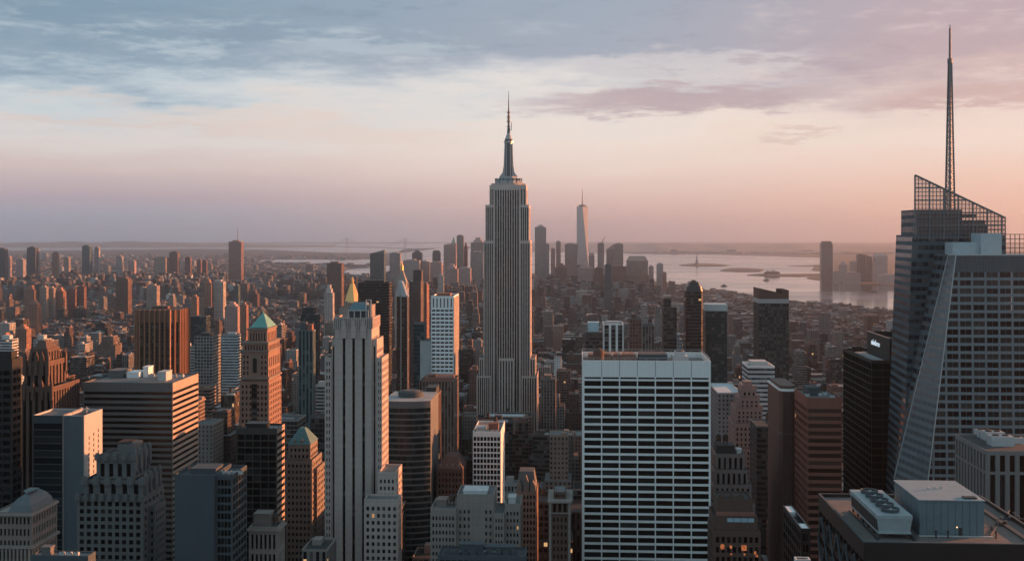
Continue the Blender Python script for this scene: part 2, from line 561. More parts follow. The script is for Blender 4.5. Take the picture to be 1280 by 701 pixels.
        for k, i, (P, U, ua, ub, za, zb, rec, st) in ws:
            N = (U[1], -U[0])
            mat = (extra or {}).get(st, glass)
            ox, oy = P[0] + U[0] * ua - N[0] * rec, P[1] + U[1] * ua - N[1] * rec
            w, h = ub - ua, zb - za
            if k < 0 and used < limit:
                used += 1
                ck = (round(w, 2), round(h, 2), U, st)
                if ck not in cache:
                    mb = MB()
                    mb.q([(0, 0, 0), (U[0] * w, U[1] * w, 0), (U[0] * w, U[1] * w, h), (0, 0, h)])
                    cache[ck] = mb.mesh(name)
                    cache[ck].materials.append(mat)
                o = bpy.data.objects.new(name, cache[ck])
                o.parent = self.root
                o.location = (ox - rl.x, oy - rl.y, za)
                COL.objects.link(o)
            else:
                rest.setdefault(st, MB()).q([(ox, oy, za), (ox + U[0] * w, oy + U[1] * w, za), (ox + U[0] * w, oy + U[1] * w, zb), (ox, oy, zb)])
        for st, mb in rest.items():
            self.part(name, mb, (extra or {}).get(st, glass), kind='stuff')

    def done(self, wallm, roofm, glass=None, vb=701, wname='window', extra=None, limit=100, flankm=None):
        self.vb = vb
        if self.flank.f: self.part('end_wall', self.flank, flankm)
        if self.wall.f: self.part('wall', self.wall, wallm)
        if self.roof.f: self.part('roof', self.roof, roofm)
        if self.wins and glass: self.panes(glass, wname, limit, extra)
        self.register(vb)
        return self

    def register(self, vb):
        for (x0, x1, y0, y1, z1) in self.boxes:
            FOOT.append((x0, x1, y0, y1, z1))
        ps = [proj(x, y, z)[:2] for (x0, x1, y0, y1, z) in self.boxes for x in (x0, x1) for y in (y0, y1)]
        if ps:
            HEROES.append(dict(px0=min(p[0] for p in ps), px1=max(p[0] for p in ps), ytop=min(p[1] for p in ps), vb=vb,
                               Y=min(b[2] for b in self.boxes), short=self.short, label=self.root['label']))


def water_tank(b, x, y, z, s=1.0):
    t_ = MB().cyl(x, y, z + 2.6 * s, z + 6.6 * s, 2.0 * s, 1.9 * s, 12)
    o = b.part('water_tank', t_, M_wood)
    c = MB().cyl(x, y, z + 6.6 * s, z + 8.0 * s, 2.15 * s, 0.15 * s, 12)
    b.part('tank_roof', c, M_dark, o)
    l = MB()
    for a in (-1, 1):
        for e in (-1, 1):
            l.bar((x + 1.3 * s * a, y + 1.3 * s * e, z - 0.2), (x + 1.2 * s * a, y + 1.2 * s * e, z + 2.6 * s), 0.14 * s)
    b.part('tank_stand', l, M_dark, o)

def rooftop_box(b, x0, x1, y0, y1, z, h, mat, name='penthouse', label=None):
    m = MB().box(x0, x1, y0, y1, z - 0.3, z + h)
    # a louvre recess band and a coping keep it from being a bare box
    m.box(x0 - 0.25, x1 + 0.25, y0 - 0.25, y1 + 0.25, z + h + 0.003, z + h + 0.45, bottom=True)
    return b.part(name, m, mat, label=label)

def ac_unit(b, x, y, z, mat=None, w=3.0, h=1.8):
    m = MB().box(x, x + w, y, y + w * 0.8, z - 0.1, z + h)
    o = b.part('air_conditioner', m, mat or M_metal)
    b.part('fan', MB().cyl(x + w / 2, y + w * 0.4, z + h, z + h + 0.35, w * 0.3, w * 0.3, 12), M_dark, o)

M_wood = plain('weathered_timber', (0.09, 0.055, 0.04), 0.9)
M_dark = plain('dark_steel', (0.025, 0.028, 0.03), 0.6)
M_metal = plain('galvanised_metal', (0.42, 0.46, 0.48), 0.5, 0.2)
M_pale = plain('pale_render', (0.46, 0.48, 0.48), 0.8)
M_roofg = roofmat('roof_grey', (0.16, 0.165, 0.17))
M_roofd = roofmat('roof_tar', (0.055, 0.06, 0.065))
M_roofp = roofmat('roof_pale', (0.33, 0.34, 0.35))
M_roofb = roofmat('roof_brown', (0.20, 0.165, 0.15))
M_tan = wallmat('stone_tan', (0.27, 0.235, 0.215), course=3.6)
M_tan2 = wallmat('stone_buff_shaded', (0.19, 0.16, 0.142))  # stone darkened, with street canyon shade put into the colour
M_grey = wallmat('stone_grey', (0.125, 0.127, 0.13), course=3.5)
M_lime = wallmat('limestone', (0.43, 0.365, 0.335), var=0.15, course=3.72)
M_brown = wallmat('brick_brown', (0.10, 0.062, 0.05))
M_red = wallmat('brick_red', (0.24, 0.11, 0.085))
M_black = wallmat('black_metal', (0.012, 0.014, 0.015), rough=0.4)
M_conc = wallmat('white_concrete', (0.76, 0.77, 0.77), var=0.10, streak=0.12)
M_slate = wallmat('slate_panel', (0.062, 0.08, 0.092))
M_copper = wallmat('green_copper', (0.13, 0.33, 0.30), rough=0.6)
M_gold = plain('gold_leaf', (0.78, 0.47, 0.18), 0.38, 0.7)
M_glass = glassmat('window_glass')
M_glassd = glassmat('window_glass_dark', (0.004, 0.0065, 0.007), 0.10, 0.003, rough=0.2, blindcol=(0.03, 0.033, 0.033))
M_strip = glassmat('window_strip_glass', (0.007, 0.010, 0.011), 0.2, 0.0, band=3.7, bandcol=(0.026, 0.027, 0.028))

def S(**k): return dict(dict(wx=0.5, wy=0.5, bw=3.2, fh=3.7), **k)

# ------------------------------------------------------------------ ground, water, far hills
def sheet(name, polys, z, mat, kind='structure'):
    mb = MB()
    for p in polys:
        mb.q([(x, y, z) for x, y in p])
    return mb.build(name, mat, kind=kind)

m, nt = newmat('city_ground')
pos = nt.n('ShaderNodeNewGeometry').outputs['Position']
a = nt.noise(pos, 0.004, 6, 0.7)
vo = nt.n('ShaderNodeTexVoronoi'); nt.put(vo.inputs['Vector'], pos); vo.inputs['Scale'].default_value = 0.02
vc = nt.vm('MULTIPLY', vo.outputs['Color'], (0.05, 0.05, 0.05))
g = nt.mix(nt.ss(a, 0.42, 0.62), (0.018, 0.023, 0.02), nt.vm('ADD', vc, (0.015, 0.015, 0.016)))
near = nt.ss(nt.vm('LENGTH', pos), 1800, 3500)
bsdf(nt, nt.mix(near, (0.03, 0.032, 0.034), g), 0.95)
M_ground = m
n = 160
ring = [(33000 * math.cos(2 * math.pi * k / n), 33000 * math.sin(2 * math.pi * k / n)) for k in range(n)]
gb = MB(); gb.q([(x, y, 0.0) for x, y in ring]); gb.build('ground', M_ground, kind='structure')

m, nt = newmat('bay_water')
pos = nt.n('ShaderNodeNewGeometry').outputs['Position']
x, y, z = nt.sep(pos)
w1 = nt.noise(nt.xyz(x, nt.m('MULTIPLY', y, 0.6), 0), 0.006, 6, 0.65)
w2 = nt.noise(nt.xyz(nt.m('MULTIPLY', x, 0.3), y, 0), 0.0016, 4, 0.6)
bp = nt.n('ShaderNodeBump'); bp.inputs['Strength'].default_value = 0.22; bp.inputs['Distance'].default_value = 3.0
nt.put(bp.inputs['Height'], w1)
bsdf(nt, (0.03, 0.035, 0.04), nt.m('ADD', 0.06, nt.m('MULTIPLY', nt.ss(w2, 0.35, 0.7), 0.16)), normal=bp.outputs[0])
M_water = m
def gpoly(pts): return [ground(*p) for p in pts]
bay = gpoly([(492, 326), (560, 332), (700, 345), (832, 352), (872, 363), (960, 377), (1060, 388), (1140, 396), (1260, 416), (1420, 470),
             (1500, 470), (1400, 372), (1280, 340), (1280, 322), (1010, 322), (900, 318.5), (780, 317), (640, 314), (560, 309.5), (505, 311), (492, 318)])
sheet('bay_water', [bay], 0.8, M_water)
sheet('river_water', [gpoly([(402, 345), (452, 349), (500, 347), (500, 331), (462, 334), (430, 338), (404, 341)])], 0.8, M_water)
sheet('inlet_water', [gpoly([(360, 329), (455, 330.5), (478, 330), (470, 324), (440, 325), (385, 324.5), (300, 325)])], 0.8, M_water)
sheet('ocean_water', [gpoly([(-260, 313), (80, 313), (250, 311), (330, 312), (420, 316), (505, 316), (560, 309), (640, 306), (640, 304.6), (-260, 304.6)])], 0.8, M_water)

m, nt = newmat('shore_land')
pos = nt.n('ShaderNodeNewGeometry').outputs['Position']
a = nt.noise(pos, 0.005, 6, 0.7)
bsdf(nt, nt.mix(nt.ss(a, 0.4, 0.65), (0.10, 0.09, 0.075), (0.30, 0.24, 0.21)), 0.95)  # land paled towards pink, distant haze painted into the colour
M_land = m
m, nt = newmat('wooded_island')
a = nt.noise(nt.n('ShaderNodeNewGeometry').outputs['Position'], 0.01, 5, 0.7)
bsdf(nt, nt.mix(a, (0.02, 0.028, 0.018), (0.09, 0.07, 0.055)), 0.95)
M_isle = m
def land(name, pts, h):
    p = gpoly(pts)
    if sum(p[i][0] * p[(i + 1) % len(p)][1] - p[(i + 1) % len(p)][0] * p[i][1] for i in range(len(p))) < 0: p.reverse()
    mb = MB().prism(p, 0.2, h)
    return mb.build(name, M_isle, kind='structure')
land('jersey_shore', [(1008, 348), (1020, 350), (1048, 353.5), (1090, 356), (1150, 358.5), (1290, 366), (1400, 372), (1320, 330), (1200, 322), (1040, 322), (1034, 330), (1030, 336), (1027, 343)], 3.0)
land('ellis_island', [(934, 344), (960, 345.5), (1000, 346), (1026, 345), (1026, 342.5), (980, 343), (950, 342.5)], 4.0)
land('liberty_island', [(849, 332), (870, 333.2), (905, 333), (912, 332.2), (895, 330.4), (876, 329.6), (862, 330)], 5.0)
land('park_spit', [(984, 332.8), (1004, 333.2), (1030, 333.4), (1030, 331), (1012, 331.8)], 3.0)
land('park_shore', [(1014, 338), (1032, 340), (1032, 331), (1018, 334)], 3.0)
land('governors_island', [(900, 338.5), (925, 340), (950, 339.6), (955, 337.5), (935, 335.6), (912, 335.8)], 5.0)

def hills(name, px0, px1, yb, prof, thick, mat):
    """a ridge: its foot on the ground at image row yb, crest heights given at fractions of its width"""
    mb = MB(); N_ = 90; M_ = 8
    rows = []
    for j in range(M_ + 1):
        s = j / M_
        row = []
        for i in range(N_ + 1):
            f = i / N_
            gx, gy = ground(px0 + (px1 - px0) * f, yb)
            k = 1 + s * thick / math.hypot(gx, gy)
            h = np.interp(f, [p[0] for p in prof], [p[1] for p in prof])
            h *= (0.82 + 0.18 * math.sin(f * 23.0) * math.sin(f * 9.1 + 2) + 0.10 * math.sin(f * 61 + j))
            prof_s = math.sin(math.pi * min(1.0, s * 1.0)) ** 0.8
            row.append((gx * k, gy * k, 0.5 + max(0, h * prof_s)))
        rows.append(row)
    idx = lambda i, j: j * (N_ + 1) + i
    mb.v = [p for r_ in rows for p in r_]
    for j in range(M_):
        for i in range(N_):
            mb.f.append((idx(i, j), idx(i + 1, j), idx(i + 1, j + 1), idx(i, j + 1))); mb.uv.append([(0, 0)] * 4)
    o = mb.build(name, mat, kind='structure')
    for p in o.data.polygons: p.use_smooth = True
    return o
hills('staten_hills', 738, 1160, 315.5, [(0, 0), (0.08, 55), (0.2, 112), (0.4, 118), (0.6, 92), (0.8, 80), (1, 40)], 5500, M_land)
hills('jersey_hills', 905, 1420, 316.5, [(0, 30), (0.2, 60), (0.5, 70), (1, 60)], 5000, M_land)
hills('brooklyn_hills', -200, 420, 309.5, [(0, 60), (0.3, 95), (0.55, 110), (0.8, 60), (1, 0)], 5000, M_land)

# ------------------------------------------------------------------ near buildings, left half
def black_corner():
    Y = 545
    b = Bld('office_tower', 'near black slab tower cut by the left edge of the view', 'office tower', X(8, Y), Y, 'the black slab at the left edge')
    b.tier(X(-30, Y), X(15, Y), Y, Y + back(15, 27, Y), 0, zp(449, 20, Y), S(bw=4.2, fh=3.9, wx=0.86, wy=0.6, mt=5))
    rooftop_box(b, X(-15, Y), X(8, Y), Y + 5, Y + 11, zp(449, 20, Y) - 1, 4, M_black)
    b.done(M_black, M_roofd, M_glassd, 612)
black_corner()

def gothic_tower():
    Y = 610
    b = Bld('gothic_tower', 'dark brown gothic tower with buttressed crown and pinnacles at far left', 'skyscraper', X(45, Y), Y, 'the gothic brown tower')
    sp = S(bw=3.4, wx=0.5, wy=1.0, strip=1, mt=3)
    x0, x1 = X(18, Y), X(66, Y)
    b.tier(x0, x1, Y, Y + 34, 0, zp(483, 40, Y), sp, rec=0.7)
    b.tier(X(27, Y), X(57, Y), Y + 3, Y + 25, zp(483, 40, Y), zp(452, 40, Y), S(bw=4.5, wx=0.45, wy=1, strip=1, mt=3), rec=0.9)
    b.tier(X(31, Y), X(53, Y), Y + 6, Y + 21, zp(452, 40, Y), zp(437, 40, Y), S(bw=3.6, wx=0.45, wy=1, strip=1, mt=2), rec=0.8)
    for px in (27.6, 34.8, 42, 49.2, 56.4):
        for yy in (Y + 3.2, Y + 24.4):
            xx = X(px, Y)
            m_ = MB().box(xx - 0.9, xx + 0.9, yy - 0.9, yy + 0.9, zp(470, 40, Y), zp(447, 40, Y))
            m_.pyr(xx - 0.9, xx + 0.9, yy - 0.9, yy + 0.9, zp(447, 40, Y), zp(439, 40, Y))
            b.part('pinnacle', m_, M_brown)
    for px in (19, 30, 41, 52, 64):
        xx = X(px, Y)
        m_ = MB().box(xx - 0.8, xx + 0.8, Y - 0.7, Y + 0.9, zp(500, 40, Y), zp(480, 40, Y)).pyr(xx - 0.8, xx + 0.8, Y - 0.7, Y + 0.9, zp(480, 40, Y), zp(474, 40, Y))
        b.part('pinnacle', m_, M_brown)
    m_ = MB().pyr(X(33, Y), X(51, Y), Y + 7, Y + 20, zp(437, 40, Y) - 0.5, zp(428, 40, Y), 0.45)
    b.part('crown_roof', m_, M_brown)
    b.done(M_brown, M_roofd, M_glassd, 600, 'window_strip')
gothic_tower()

def lit_slab():
    Y = 575
    b = Bld('glass_office', 'glass fronted block with plain orange sunlit flank and dish on its roof', 'office building', X(80, Y), Y, 'the glass block with the plain orange flank')
    D = back(105, 128, Y)
    xa, xb, xc, xd = X(41, Y), X(78.6, Y), X(80.2, Y), X(105, Y)
    zt = zp(519, 80, Y)
    b.tier(xa, xb - 0.02, Y, Y + D, 0, zt, S(bw=40, nb=1, fh=3.6, wx=0.97, wy=0.86, mu=0.2, mt=4, clad=1), 0, rec=0.25)
    b.tier(xc + 0.02, xd, Y + 0.3, Y + D, 0, zt, 0, 0, par=1.4)
    b.part('front_panel', MB().box(xc + 0.02, xd - 0.35, Y - 0.05, Y + 0.29, 0, zt - 0.4), wallmat('blue_grey_metal', (0.10, 0.13, 0.15), var=0.12))
    b.part('fin', MB().box(xb, xc, Y - 0.5, Y + D, 0, zt + 0.4), M_tan)
    # small slots on the flank, from row 543 down
    for k in range(13):
        for j, f in enumerate((0.27, 0.52, 0.77)):
            zz = zp(552 + k * 6.8 - j * 2.5, 105, Y)
            w = MB().box(xd - 0.2, xd + 0.03, Y + D * f - 0.5, Y + D * f + 0.5, zz, zz + 1.8)
            b.part('slot_window', w, M_glassd)
    b.part('roof_well', MB().box(X(84, Y), X(102, Y), Y + 4, Y + D - 3, zt - 1.6, zt - 0.9), M_roofd)
    dish = MB().cyl(X(96, Y), Y + 12, zt - 1.5, zt + 3.0, 0.25, 0.2, 8)
    o = b.part('antenna_mast', dish, M_metal)
    dd = MB().cyl(X(96, Y), Y + 12, zt + 1.2, zt + 1.8, 0.5, 1.5, 14)
    b.part('dish', dd, M_pale, o)
    b.done(M_slateL, M_roofg, glassmat('window_glass_blue', (0.014, 0.024, 0.030), 0.3, 0.0, blindcol=(0.032, 0.042, 0.048)), 700, 'ribbon_window', flankm=M_slate)
M_slateL = wallmat('painted_render', (0.40, 0.41, 0.415), var=0.08, streak=0.06)
lit_slab()

def striped_slab():
    Y = 640
    b = Bld('office_slab', 'broad dark office slab with ribbon windows and orange striped sunlit end', 'office building', X(160, Y), Y, 'the broad slab with the orange striped end')
    D = back(216, 248, Y)
    x0, x1 = X(104, Y), X(216, Y)
    zt = zp(478, 160, Y)
    sp = S(nb=1, fh=3.45, wx=1.0, wy=0.5, mu=0.5, mt=4.5)
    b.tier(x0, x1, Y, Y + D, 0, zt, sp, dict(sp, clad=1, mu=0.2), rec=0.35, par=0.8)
    rooftop_box(b, X(186, Y), X(196.5, Y), Y + 14, Y + 24, zt - 0.8, 5.0, M_pale)
    rooftop_box(b, X(136, Y), X(152, Y), Y + 26, Y + 38, zt - 0.8, 3.0, M_conc)
    rooftop_box(b, X(112, Y), X(131, Y), Y + 26, Y + 40, zt - 0.8, 4.0, M_grey, 'plant_house')
    rooftop_box(b, X(154, Y), X(161, Y), Y + 30, Y + 38, zt - 0.8, 6.0, M_conc, 'stair_tower')
    for k in range(5): ac_unit(b, X(200, Y) - k * 4.6, Y + 30, zt - 0.8)
    b.done(wallmat('slab_spandrel', (0.115, 0.12, 0.12), var=0.08), M_roofg, M_glassd, 690, 'ribbon_window', flankm=wallmat('sun_lightened_panel', (0.40, 0.31, 0.26), var=0.12))  # end wall painted lighter than the front, sunlight put into its colour
striped_slab()

def deco_crown():
    Y = 505
    b = Bld('deco_tower', 'grey stepped deco tower with scalloped battlement crown and penthouse drum', 'skyscraper', X(140, Y), Y, 'the scalloped deco tower')
    zA, zB, zC = zp(620, 140, Y), zp(600, 140, Y), zp(571, 140, Y)
    DA = 26
    sp = S(nb=9, fh=3.5, wx=0.6, wy=0.6, mu=0.7, mt=1.8)
    sps = S(nb=5, fh=3.5, wx=0.5, wy=0.55, mu=0.9, mt=1.8)
    b.tier(X(96, Y), X(179, Y), Y, Y + DA, 0, zA, sp, sps, rec=0.6)
    b.tier(X(179, Y) - 0.01, X(186.5, Y), Y + 7, Y + 21, 0, zp(637, 185, Y), S(nb=1, fh=3.5, mu=0.4), sps, rec=0.5)
    b.tier(X(103, Y), X(178, Y), Y + 1.2, Y + DA - 1.5, zA, zB, S(nb=5, fh=6.5, wx=0.42, wy=0.75, mu=0.8, mt=1.2), rec=0.8)
    b.tier(X(117, Y), X(165, Y), Y + 3.0, Y + DA - 4, zB, zC, S(nb=4, fh=9, wx=0.5, wy=0.75, mu=0.8, mt=2.6), rec=1.0)
    # battlements: stepped shields along each setback
    def shields(xa, xb, yy, z, nn, w, h, name):
        for k in range(nn):
            xx = xa + (xb - xa) * k / (nn - 1)
            m_ = MB().prism([(xx - w, yy - 0.7), (xx - w * 0.5, yy - 1.3), (xx + w * 0.5, yy - 1.3), (xx + w, yy - 0.7), (xx + w, yy + 0.6), (xx - w, yy + 0.6)], z - h, z + h * 0.25)
            m_.prism([(xx - w * 0.6, yy - 0.7), (xx + w * 0.6, yy - 0.7), (xx + w * 0.6, yy + 0.4), (xx - w * 0.6, yy + 0.4)], z + h * 0.25, z + h * 0.62)
            b.part(name, m_, M_grey)
    shields(X(98, Y), X(177, Y), Y, zA, 9, 1.25, 2.0, 'shield')
    shields(X(104.5, Y), X(176.5, Y), Y + 1.2, zB, 6, 1.7, 2.4, 'shield')
    shields(X(118.5, Y), X(163.5, Y), Y + 3.0, zC, 5, 1.2, 2.0, 'shield')
    for k in range(4):      # the arches between the piers of the crown
        xa = X(117, Y) + (X(165, Y) - X(117, Y)) * (k + 0.5) / 4
        pts = [(xa + 1.7 * math.cos(a_), zC - 3.4 + 1.7 * math.sin(a_)) for a_ in [math.pi * q / 8 for q in range(9)]]
        m_ = MB()
        for q in range(8):
            (p0, q0), (p1, q1) = pts[q], pts[q + 1]
            m_.bar((p0, Y + 2.85, q0), (p1, Y + 2.85, q1), 0.32)
        b.part('arch', m_, M_grey)
    for px in (165.5, 176.5):       # buttresses on the sunlit flank
        for yy in (Y + 3.5, Y + 9, Y + 15, Y + 21):
            xx = X(165, Y) if px < 170 else X(178, Y)
            zz = zC if px < 170 else zB
            m_ = MB().box(xx - 0.5, xx + 0.9, yy - 0.9, yy + 0.9, zz - 7, zz + 1.6).pyr(xx - 0.5, xx + 0.9, yy - 0.9, yy + 0.9, zz + 1.6, zz + 3.2, 0.3)
            b.part('buttress', m_, M_grey)
    m_ = MB().prism([(X(136, Y), Y + 10), (X(138, Y), Y + 8), (X(159, Y), Y + 8), (X(161, Y), Y + 10), (X(161, Y), Y + 17), (X(136, Y), Y + 17)], zC - 1, zC + 4.8)
    b.part('penthouse', m_, M_grey)
    m_ = MB()
    for k in range(9):
        m_.box(X(137, Y) + k * 0.78, X(137, Y) + k * 0.78 + 0.2, Y + 7.6, Y + 17.3, zC + 4.81, zC + 5.2, bottom=True)
    b.part('louvre', m_, M_dark)
    b.done(M_grey, M_roofd, M_glassd, 701)
deco_crown()

def mansard_house():
    Y = 400
    b = Bld('mansard_building', 'pale building with a curved mansard roof and colonnade at lower left corner', 'building', X(18, Y), Y, 'the curved mansard roof at lower left')
    x0, x1 = X(-8, Y), X(40, Y)
    zc = zp(640, 20, Y)
    b.tier(x0, x1, Y, Y + 20, 0, zc, S(nb=9, fh=4.2, wx=0.5, wy=0.6, mt=1.0), rec=0.5)
    prof = [(0, 0), (0.9, 2.6), (2.3, 4.6), (4.2, 6.0), (6.4, 6.8)]
    for (i0, h0), (i1, h1) in zip(prof, prof[1:]):
        f = lambda i: [(X(8, Y) + i, Y + 1 + i), (x1 - 0.6 - i, Y + 1 + i), (x1 - 0.6 - i, Y + 19 - i), (X(8, Y) + i, Y + 19 - i)]
        m_ = MB().prism(f(i0), zc + h0 - 0.5, zc + h1 - 0.5, poly2=f(i1), top=(i1 > 6))
        b.part('mansard_roof', m_, M_zinc)
    for k in range(10):
        xx = x0 + 0.8 + (x1 - x0 - 1.6) * k / 9
        b.part('column', MB().cyl(xx, Y - 0.6, zc - 22, zc - 13, 0.45, 0.38, 10), M_tan)
    b.part('cornice', MB().box(x0 - 0.8, x1 + 0.8, Y - 1.2, Y + 20.6, zc - 13, zc - 12.1, bottom=True), M_tan)
    b.part('cornice', MB().box(x0 - 0.6, x1 + 0.6, Y - 0.9, Y + 20.4, zc - 1.2, zc - 0.4, bottom=True), M_tan)
    b.done(M_tan2, M_roofd, M_glassd, 701)
M_zinc = plain('zinc_sheet', (0.11, 0.13, 0.145), 0.6, 0.1)
mansard_house()

def low_block():
    Y = 335
    b = Bld('low_block', 'low grey block with a small roof hut at bottom left', 'building', X(75, Y), Y, 'the low grey block at bottom left')
    zt = zp(694, 70, Y)
    b.tier(X(38, Y), X(110, Y), Y, Y + 5.5, 0, zt, S(fh=3.6, mt=2), par=0.5)
    rooftop_box(b, X(50, Y), X(61, Y), Y + 1, Y + 3.5, zt - 0.5, 2.4, M_grey, 'roof_hut')
    for k in range(3): ac_unit(b, X(70 + 9 * k, Y), Y + 2, zt - 0.5, w=1.5, h=0.9)
    b.done(M_slate, M_roofg, M_glassd, 701)
low_block()

def bronze_tower():
    Y = 1100
    b = Bld('bronze_tower', 'ribbed bronze brown tower with chamfered corners and a dark crown band', 'skyscraper', X(190, Y), Y, 'the ribbed bronze tower')
    x0, x1 = X(166, Y), X(221, Y)
    D, c = 42, 7.0
    zt, zb = zp(387, 190, Y), zp(403, 190, Y)
    poly = [(x0 + c, Y), (x1 - c, Y), (x1, Y + c), (x1, Y + D - c), (x1 - c, Y + D), (x0 + c, Y + D), (x0, Y + D - c), (x0, Y + c)]
    core = MB().prism(poly, 0, zt - 0.8, 3.2, 3.6)
    b.part('wall', core, facademat('bronze_wall', 0.75, 0.62, (0.055, 0.035, 0.025), lit=0.003))
    mx, my = (x0 + x1) / 2, Y + D / 2
    n_ = len(poly)
    for k in range(n_):
        p, q = poly[k], poly[(k + 1) % n_]
        L = math.dist(p, q)
        nn = 1 if L < 12 else 6
        for j in range(nn + (1 if L > 12 else 0)):
            f = j / nn if L > 12 else 0.5
            px_, py_ = p[0] + (q[0] - p[0]) * f, p[1] + (q[1] - p[1]) * f
            ux, uy = (q[0] - p[0]) / L, (q[1] - p[1]) / L
            nx, ny = uy, -ux
            pts = [(px_ - ux * 0.9 - nx * 0.3, py_ - uy * 0.9 - ny * 0.3), (px_ - ux * 0.6 + nx * 1.3, py_ - uy * 0.6 + ny * 1.3), (px_ + ux * 0.6 + nx * 1.3, py_ + uy * 0.6 + ny * 1.3), (px_ + ux * 0.9 - nx * 0.3, py_ + uy * 0.9 - ny * 0.3)]
            b.part('rib', MB().prism(pts, 0, zt), M_bronze)
    grow = lambda s: [(mx + (x - mx) * s, my + (y - my) * s) for x, y in poly]
    b.part('crown_band', MB().prism(grow(1.015), zb, zt - 0.4), M_bronzed)
    b.part('roof_slab', MB().prism(grow(0.94), zt - 0.39, zt - 0.1), M_roofd)
    rooftop_box(b, mx - 8, mx + 8, my - 7, my + 7, zt - 0.2, 2.2, M_bronzed)
    b.boxes.append((x0, x1, Y, Y + D, zt)); b.register(468)
M_bronze = wallmat('bronze_rib', (0.30, 0.135, 0.075), rough=0.6)
M_bronzed = wallmat('bronze_dark', (0.13, 0.06, 0.04), rough=0.6)
bronze_tower()

def simple(name, label, cat, short, Y, p0, p1, ps, ytop, vb, fac, roof=M_roofg, bw=3.2, fh=3.6, D=None, pent=None, color=None, crown=None, tank=False, steps=(), roofname='roof'):
    """tower whose windows are only a pixel or two wide: facade cells on the wall, roof and roof houses as parts"""
    D = D or abs(back(p1, ps, Y) if ps > p1 else back(p0, ps, Y))
    x0, x1 = X(p0, Y), X(p1, Y)
    zt = zp(ytop, (p0 + p1) / 2, Y)
    b = Bld(name, label, cat, (x0 + x1) / 2, Y, short)
    wl = MB().box(x0, x1, Y, Y + D, 0, zt, bw, fh)
    b.boxes.append((x0, x1, Y, Y + D, zt))
    zl = zt
    for (q0, q1, yy, inset, dep_) in steps:
        z2 = zp(yy, (q0 + q1) / 2, Y)
        wl.box(X(q0, Y), X(q1, Y), Y + inset, Y + inset + dep_, zl, z2, bw, fh)
        b.boxes.append((X(q0, Y), X(q1, Y), Y + inset, Y + inset + dep_, z2))
        zl = z2
    o = b.part('wall', wl, fac)
    if color: o.color = (*color, 1)
    bx = b.boxes[-1]
    zt = bx[4]
    rm = MB()
    w = 0.6
    rm.box(bx[0] + w, bx[1] - w, bx[2] + w, bx[3] - w, zt, zt + 0.12)
    b.part(roofname, rm, roof)
    pm = MB()
    for (a, c_, e, f_) in ((bx[0], bx[1], bx[2], bx[2] + w), (bx[0], bx[1], bx[3] - w, bx[3]), (bx[0], bx[0] + w, bx[2] + w, bx[3] - w), (bx[1] - w, bx[1], bx[2] + w, bx[3] - w)):
        pm.box(a, c_, e, f_, zt - 0.002, zt + 1.0)
    b.part('parapet', pm, crown or M_grey)
    for i, (a, c_, e, f_, h, mt) in enumerate(pent or ()):
        rooftop_box(b, bx[0] + (bx[1] - bx[0]) * a, bx[0] + (bx[1] - bx[0]) * c_, bx[2] + (bx[3] - bx[2]) * e, bx[2] + (bx[3] - bx[2]) * f_, zt, h, mt)
    if tank: water_tank(b, bx[0] + (bx[1] - bx[0]) * 0.7, bx[2] + (bx[3] - bx[2]) * 0.6, zt)
    b.register(vb)
    return b

F_grid = facademat('grid_facade', 0.74, 0.66, (0.30, 0.31, 0.31))
F_brick = facademat('brick_facade', 0.44, 0.5, src='obj')
F_strip = facademat('strip_facade', 0.5, 0.98, src='obj', glass=(0.015, 0.018, 0.02))
F_ribbon = facademat('ribbon_facade', 1.0, 0.5, src='obj', glass=(0.014, 0.017, 0.02))
F_glass = facademat('curtain_wall', 0.93, 0.82, src='obj', glass=(0.022, 0.04, 0.045), blind=0.18)
F_gridc = facademat('grid_facade_tinted', 0.72, 0.64, src='obj')

simple('grid_office', 'grey office block with a square window grid beyond the broad slab', 'office building', 'the grey square-grid block', 1250, 243, 265.5, 276, 421, 472, F_grid, M_roofd, pent=[(.2, .7, .3, .7, 3, M_dark)])
simple('pale_office', 'low pale blue office block right behind the grey square-grid block', 'office building', 'the pale blue block', 1420, 277, 297, 301, 419, 440, F_ribbon, M_roofp, color=(0.45, 0.58, 0.64), pent=[(.3, .8, .3, .7, 3, M_pale)])
simple('pale_office', 'squat pale panelled block left of the grey square-grid block', 'office building', 'the squat pale block', 1340, 226, 243, 247, 433, 460, F_ribbon, M_roofp, color=(0.42, 0.46, 0.48), pent=[(.2, .6, .3, .7, 3, M_pale)])
simple('dark_glass_office', 'low dark glass block behind the bronze tower with a white vent beside', 'office building', 'the low dark glass block', 1650, 228, 258, 263, 396, 420, F_glass, M_roofg, color=(0.03, 0.04, 0.045))
simple('teal_tower', 'slim teal tower with vertical strips and sunlit right edge', 'office tower', 'the slim teal strip tower', 1050, 373, 391, 394.5, 414, 470, F_strip, M_roofd, color=(0.10, 0.16, 0.17), pent=[(.1, .5, .2, .8, 8, M_slate), (.55, .9, .2, .8, 6, M_red)])
simple('dark_office', 'dark plain office block with wedge top behind the slim teal tower', 'office tower', 'the dark wedge-topped block', 1300, 376, 397, 400, 393, 440, F_glass, M_roofd, color=(0.035, 0.045, 0.05), steps=[(377, 391, 385, 2, 16)])

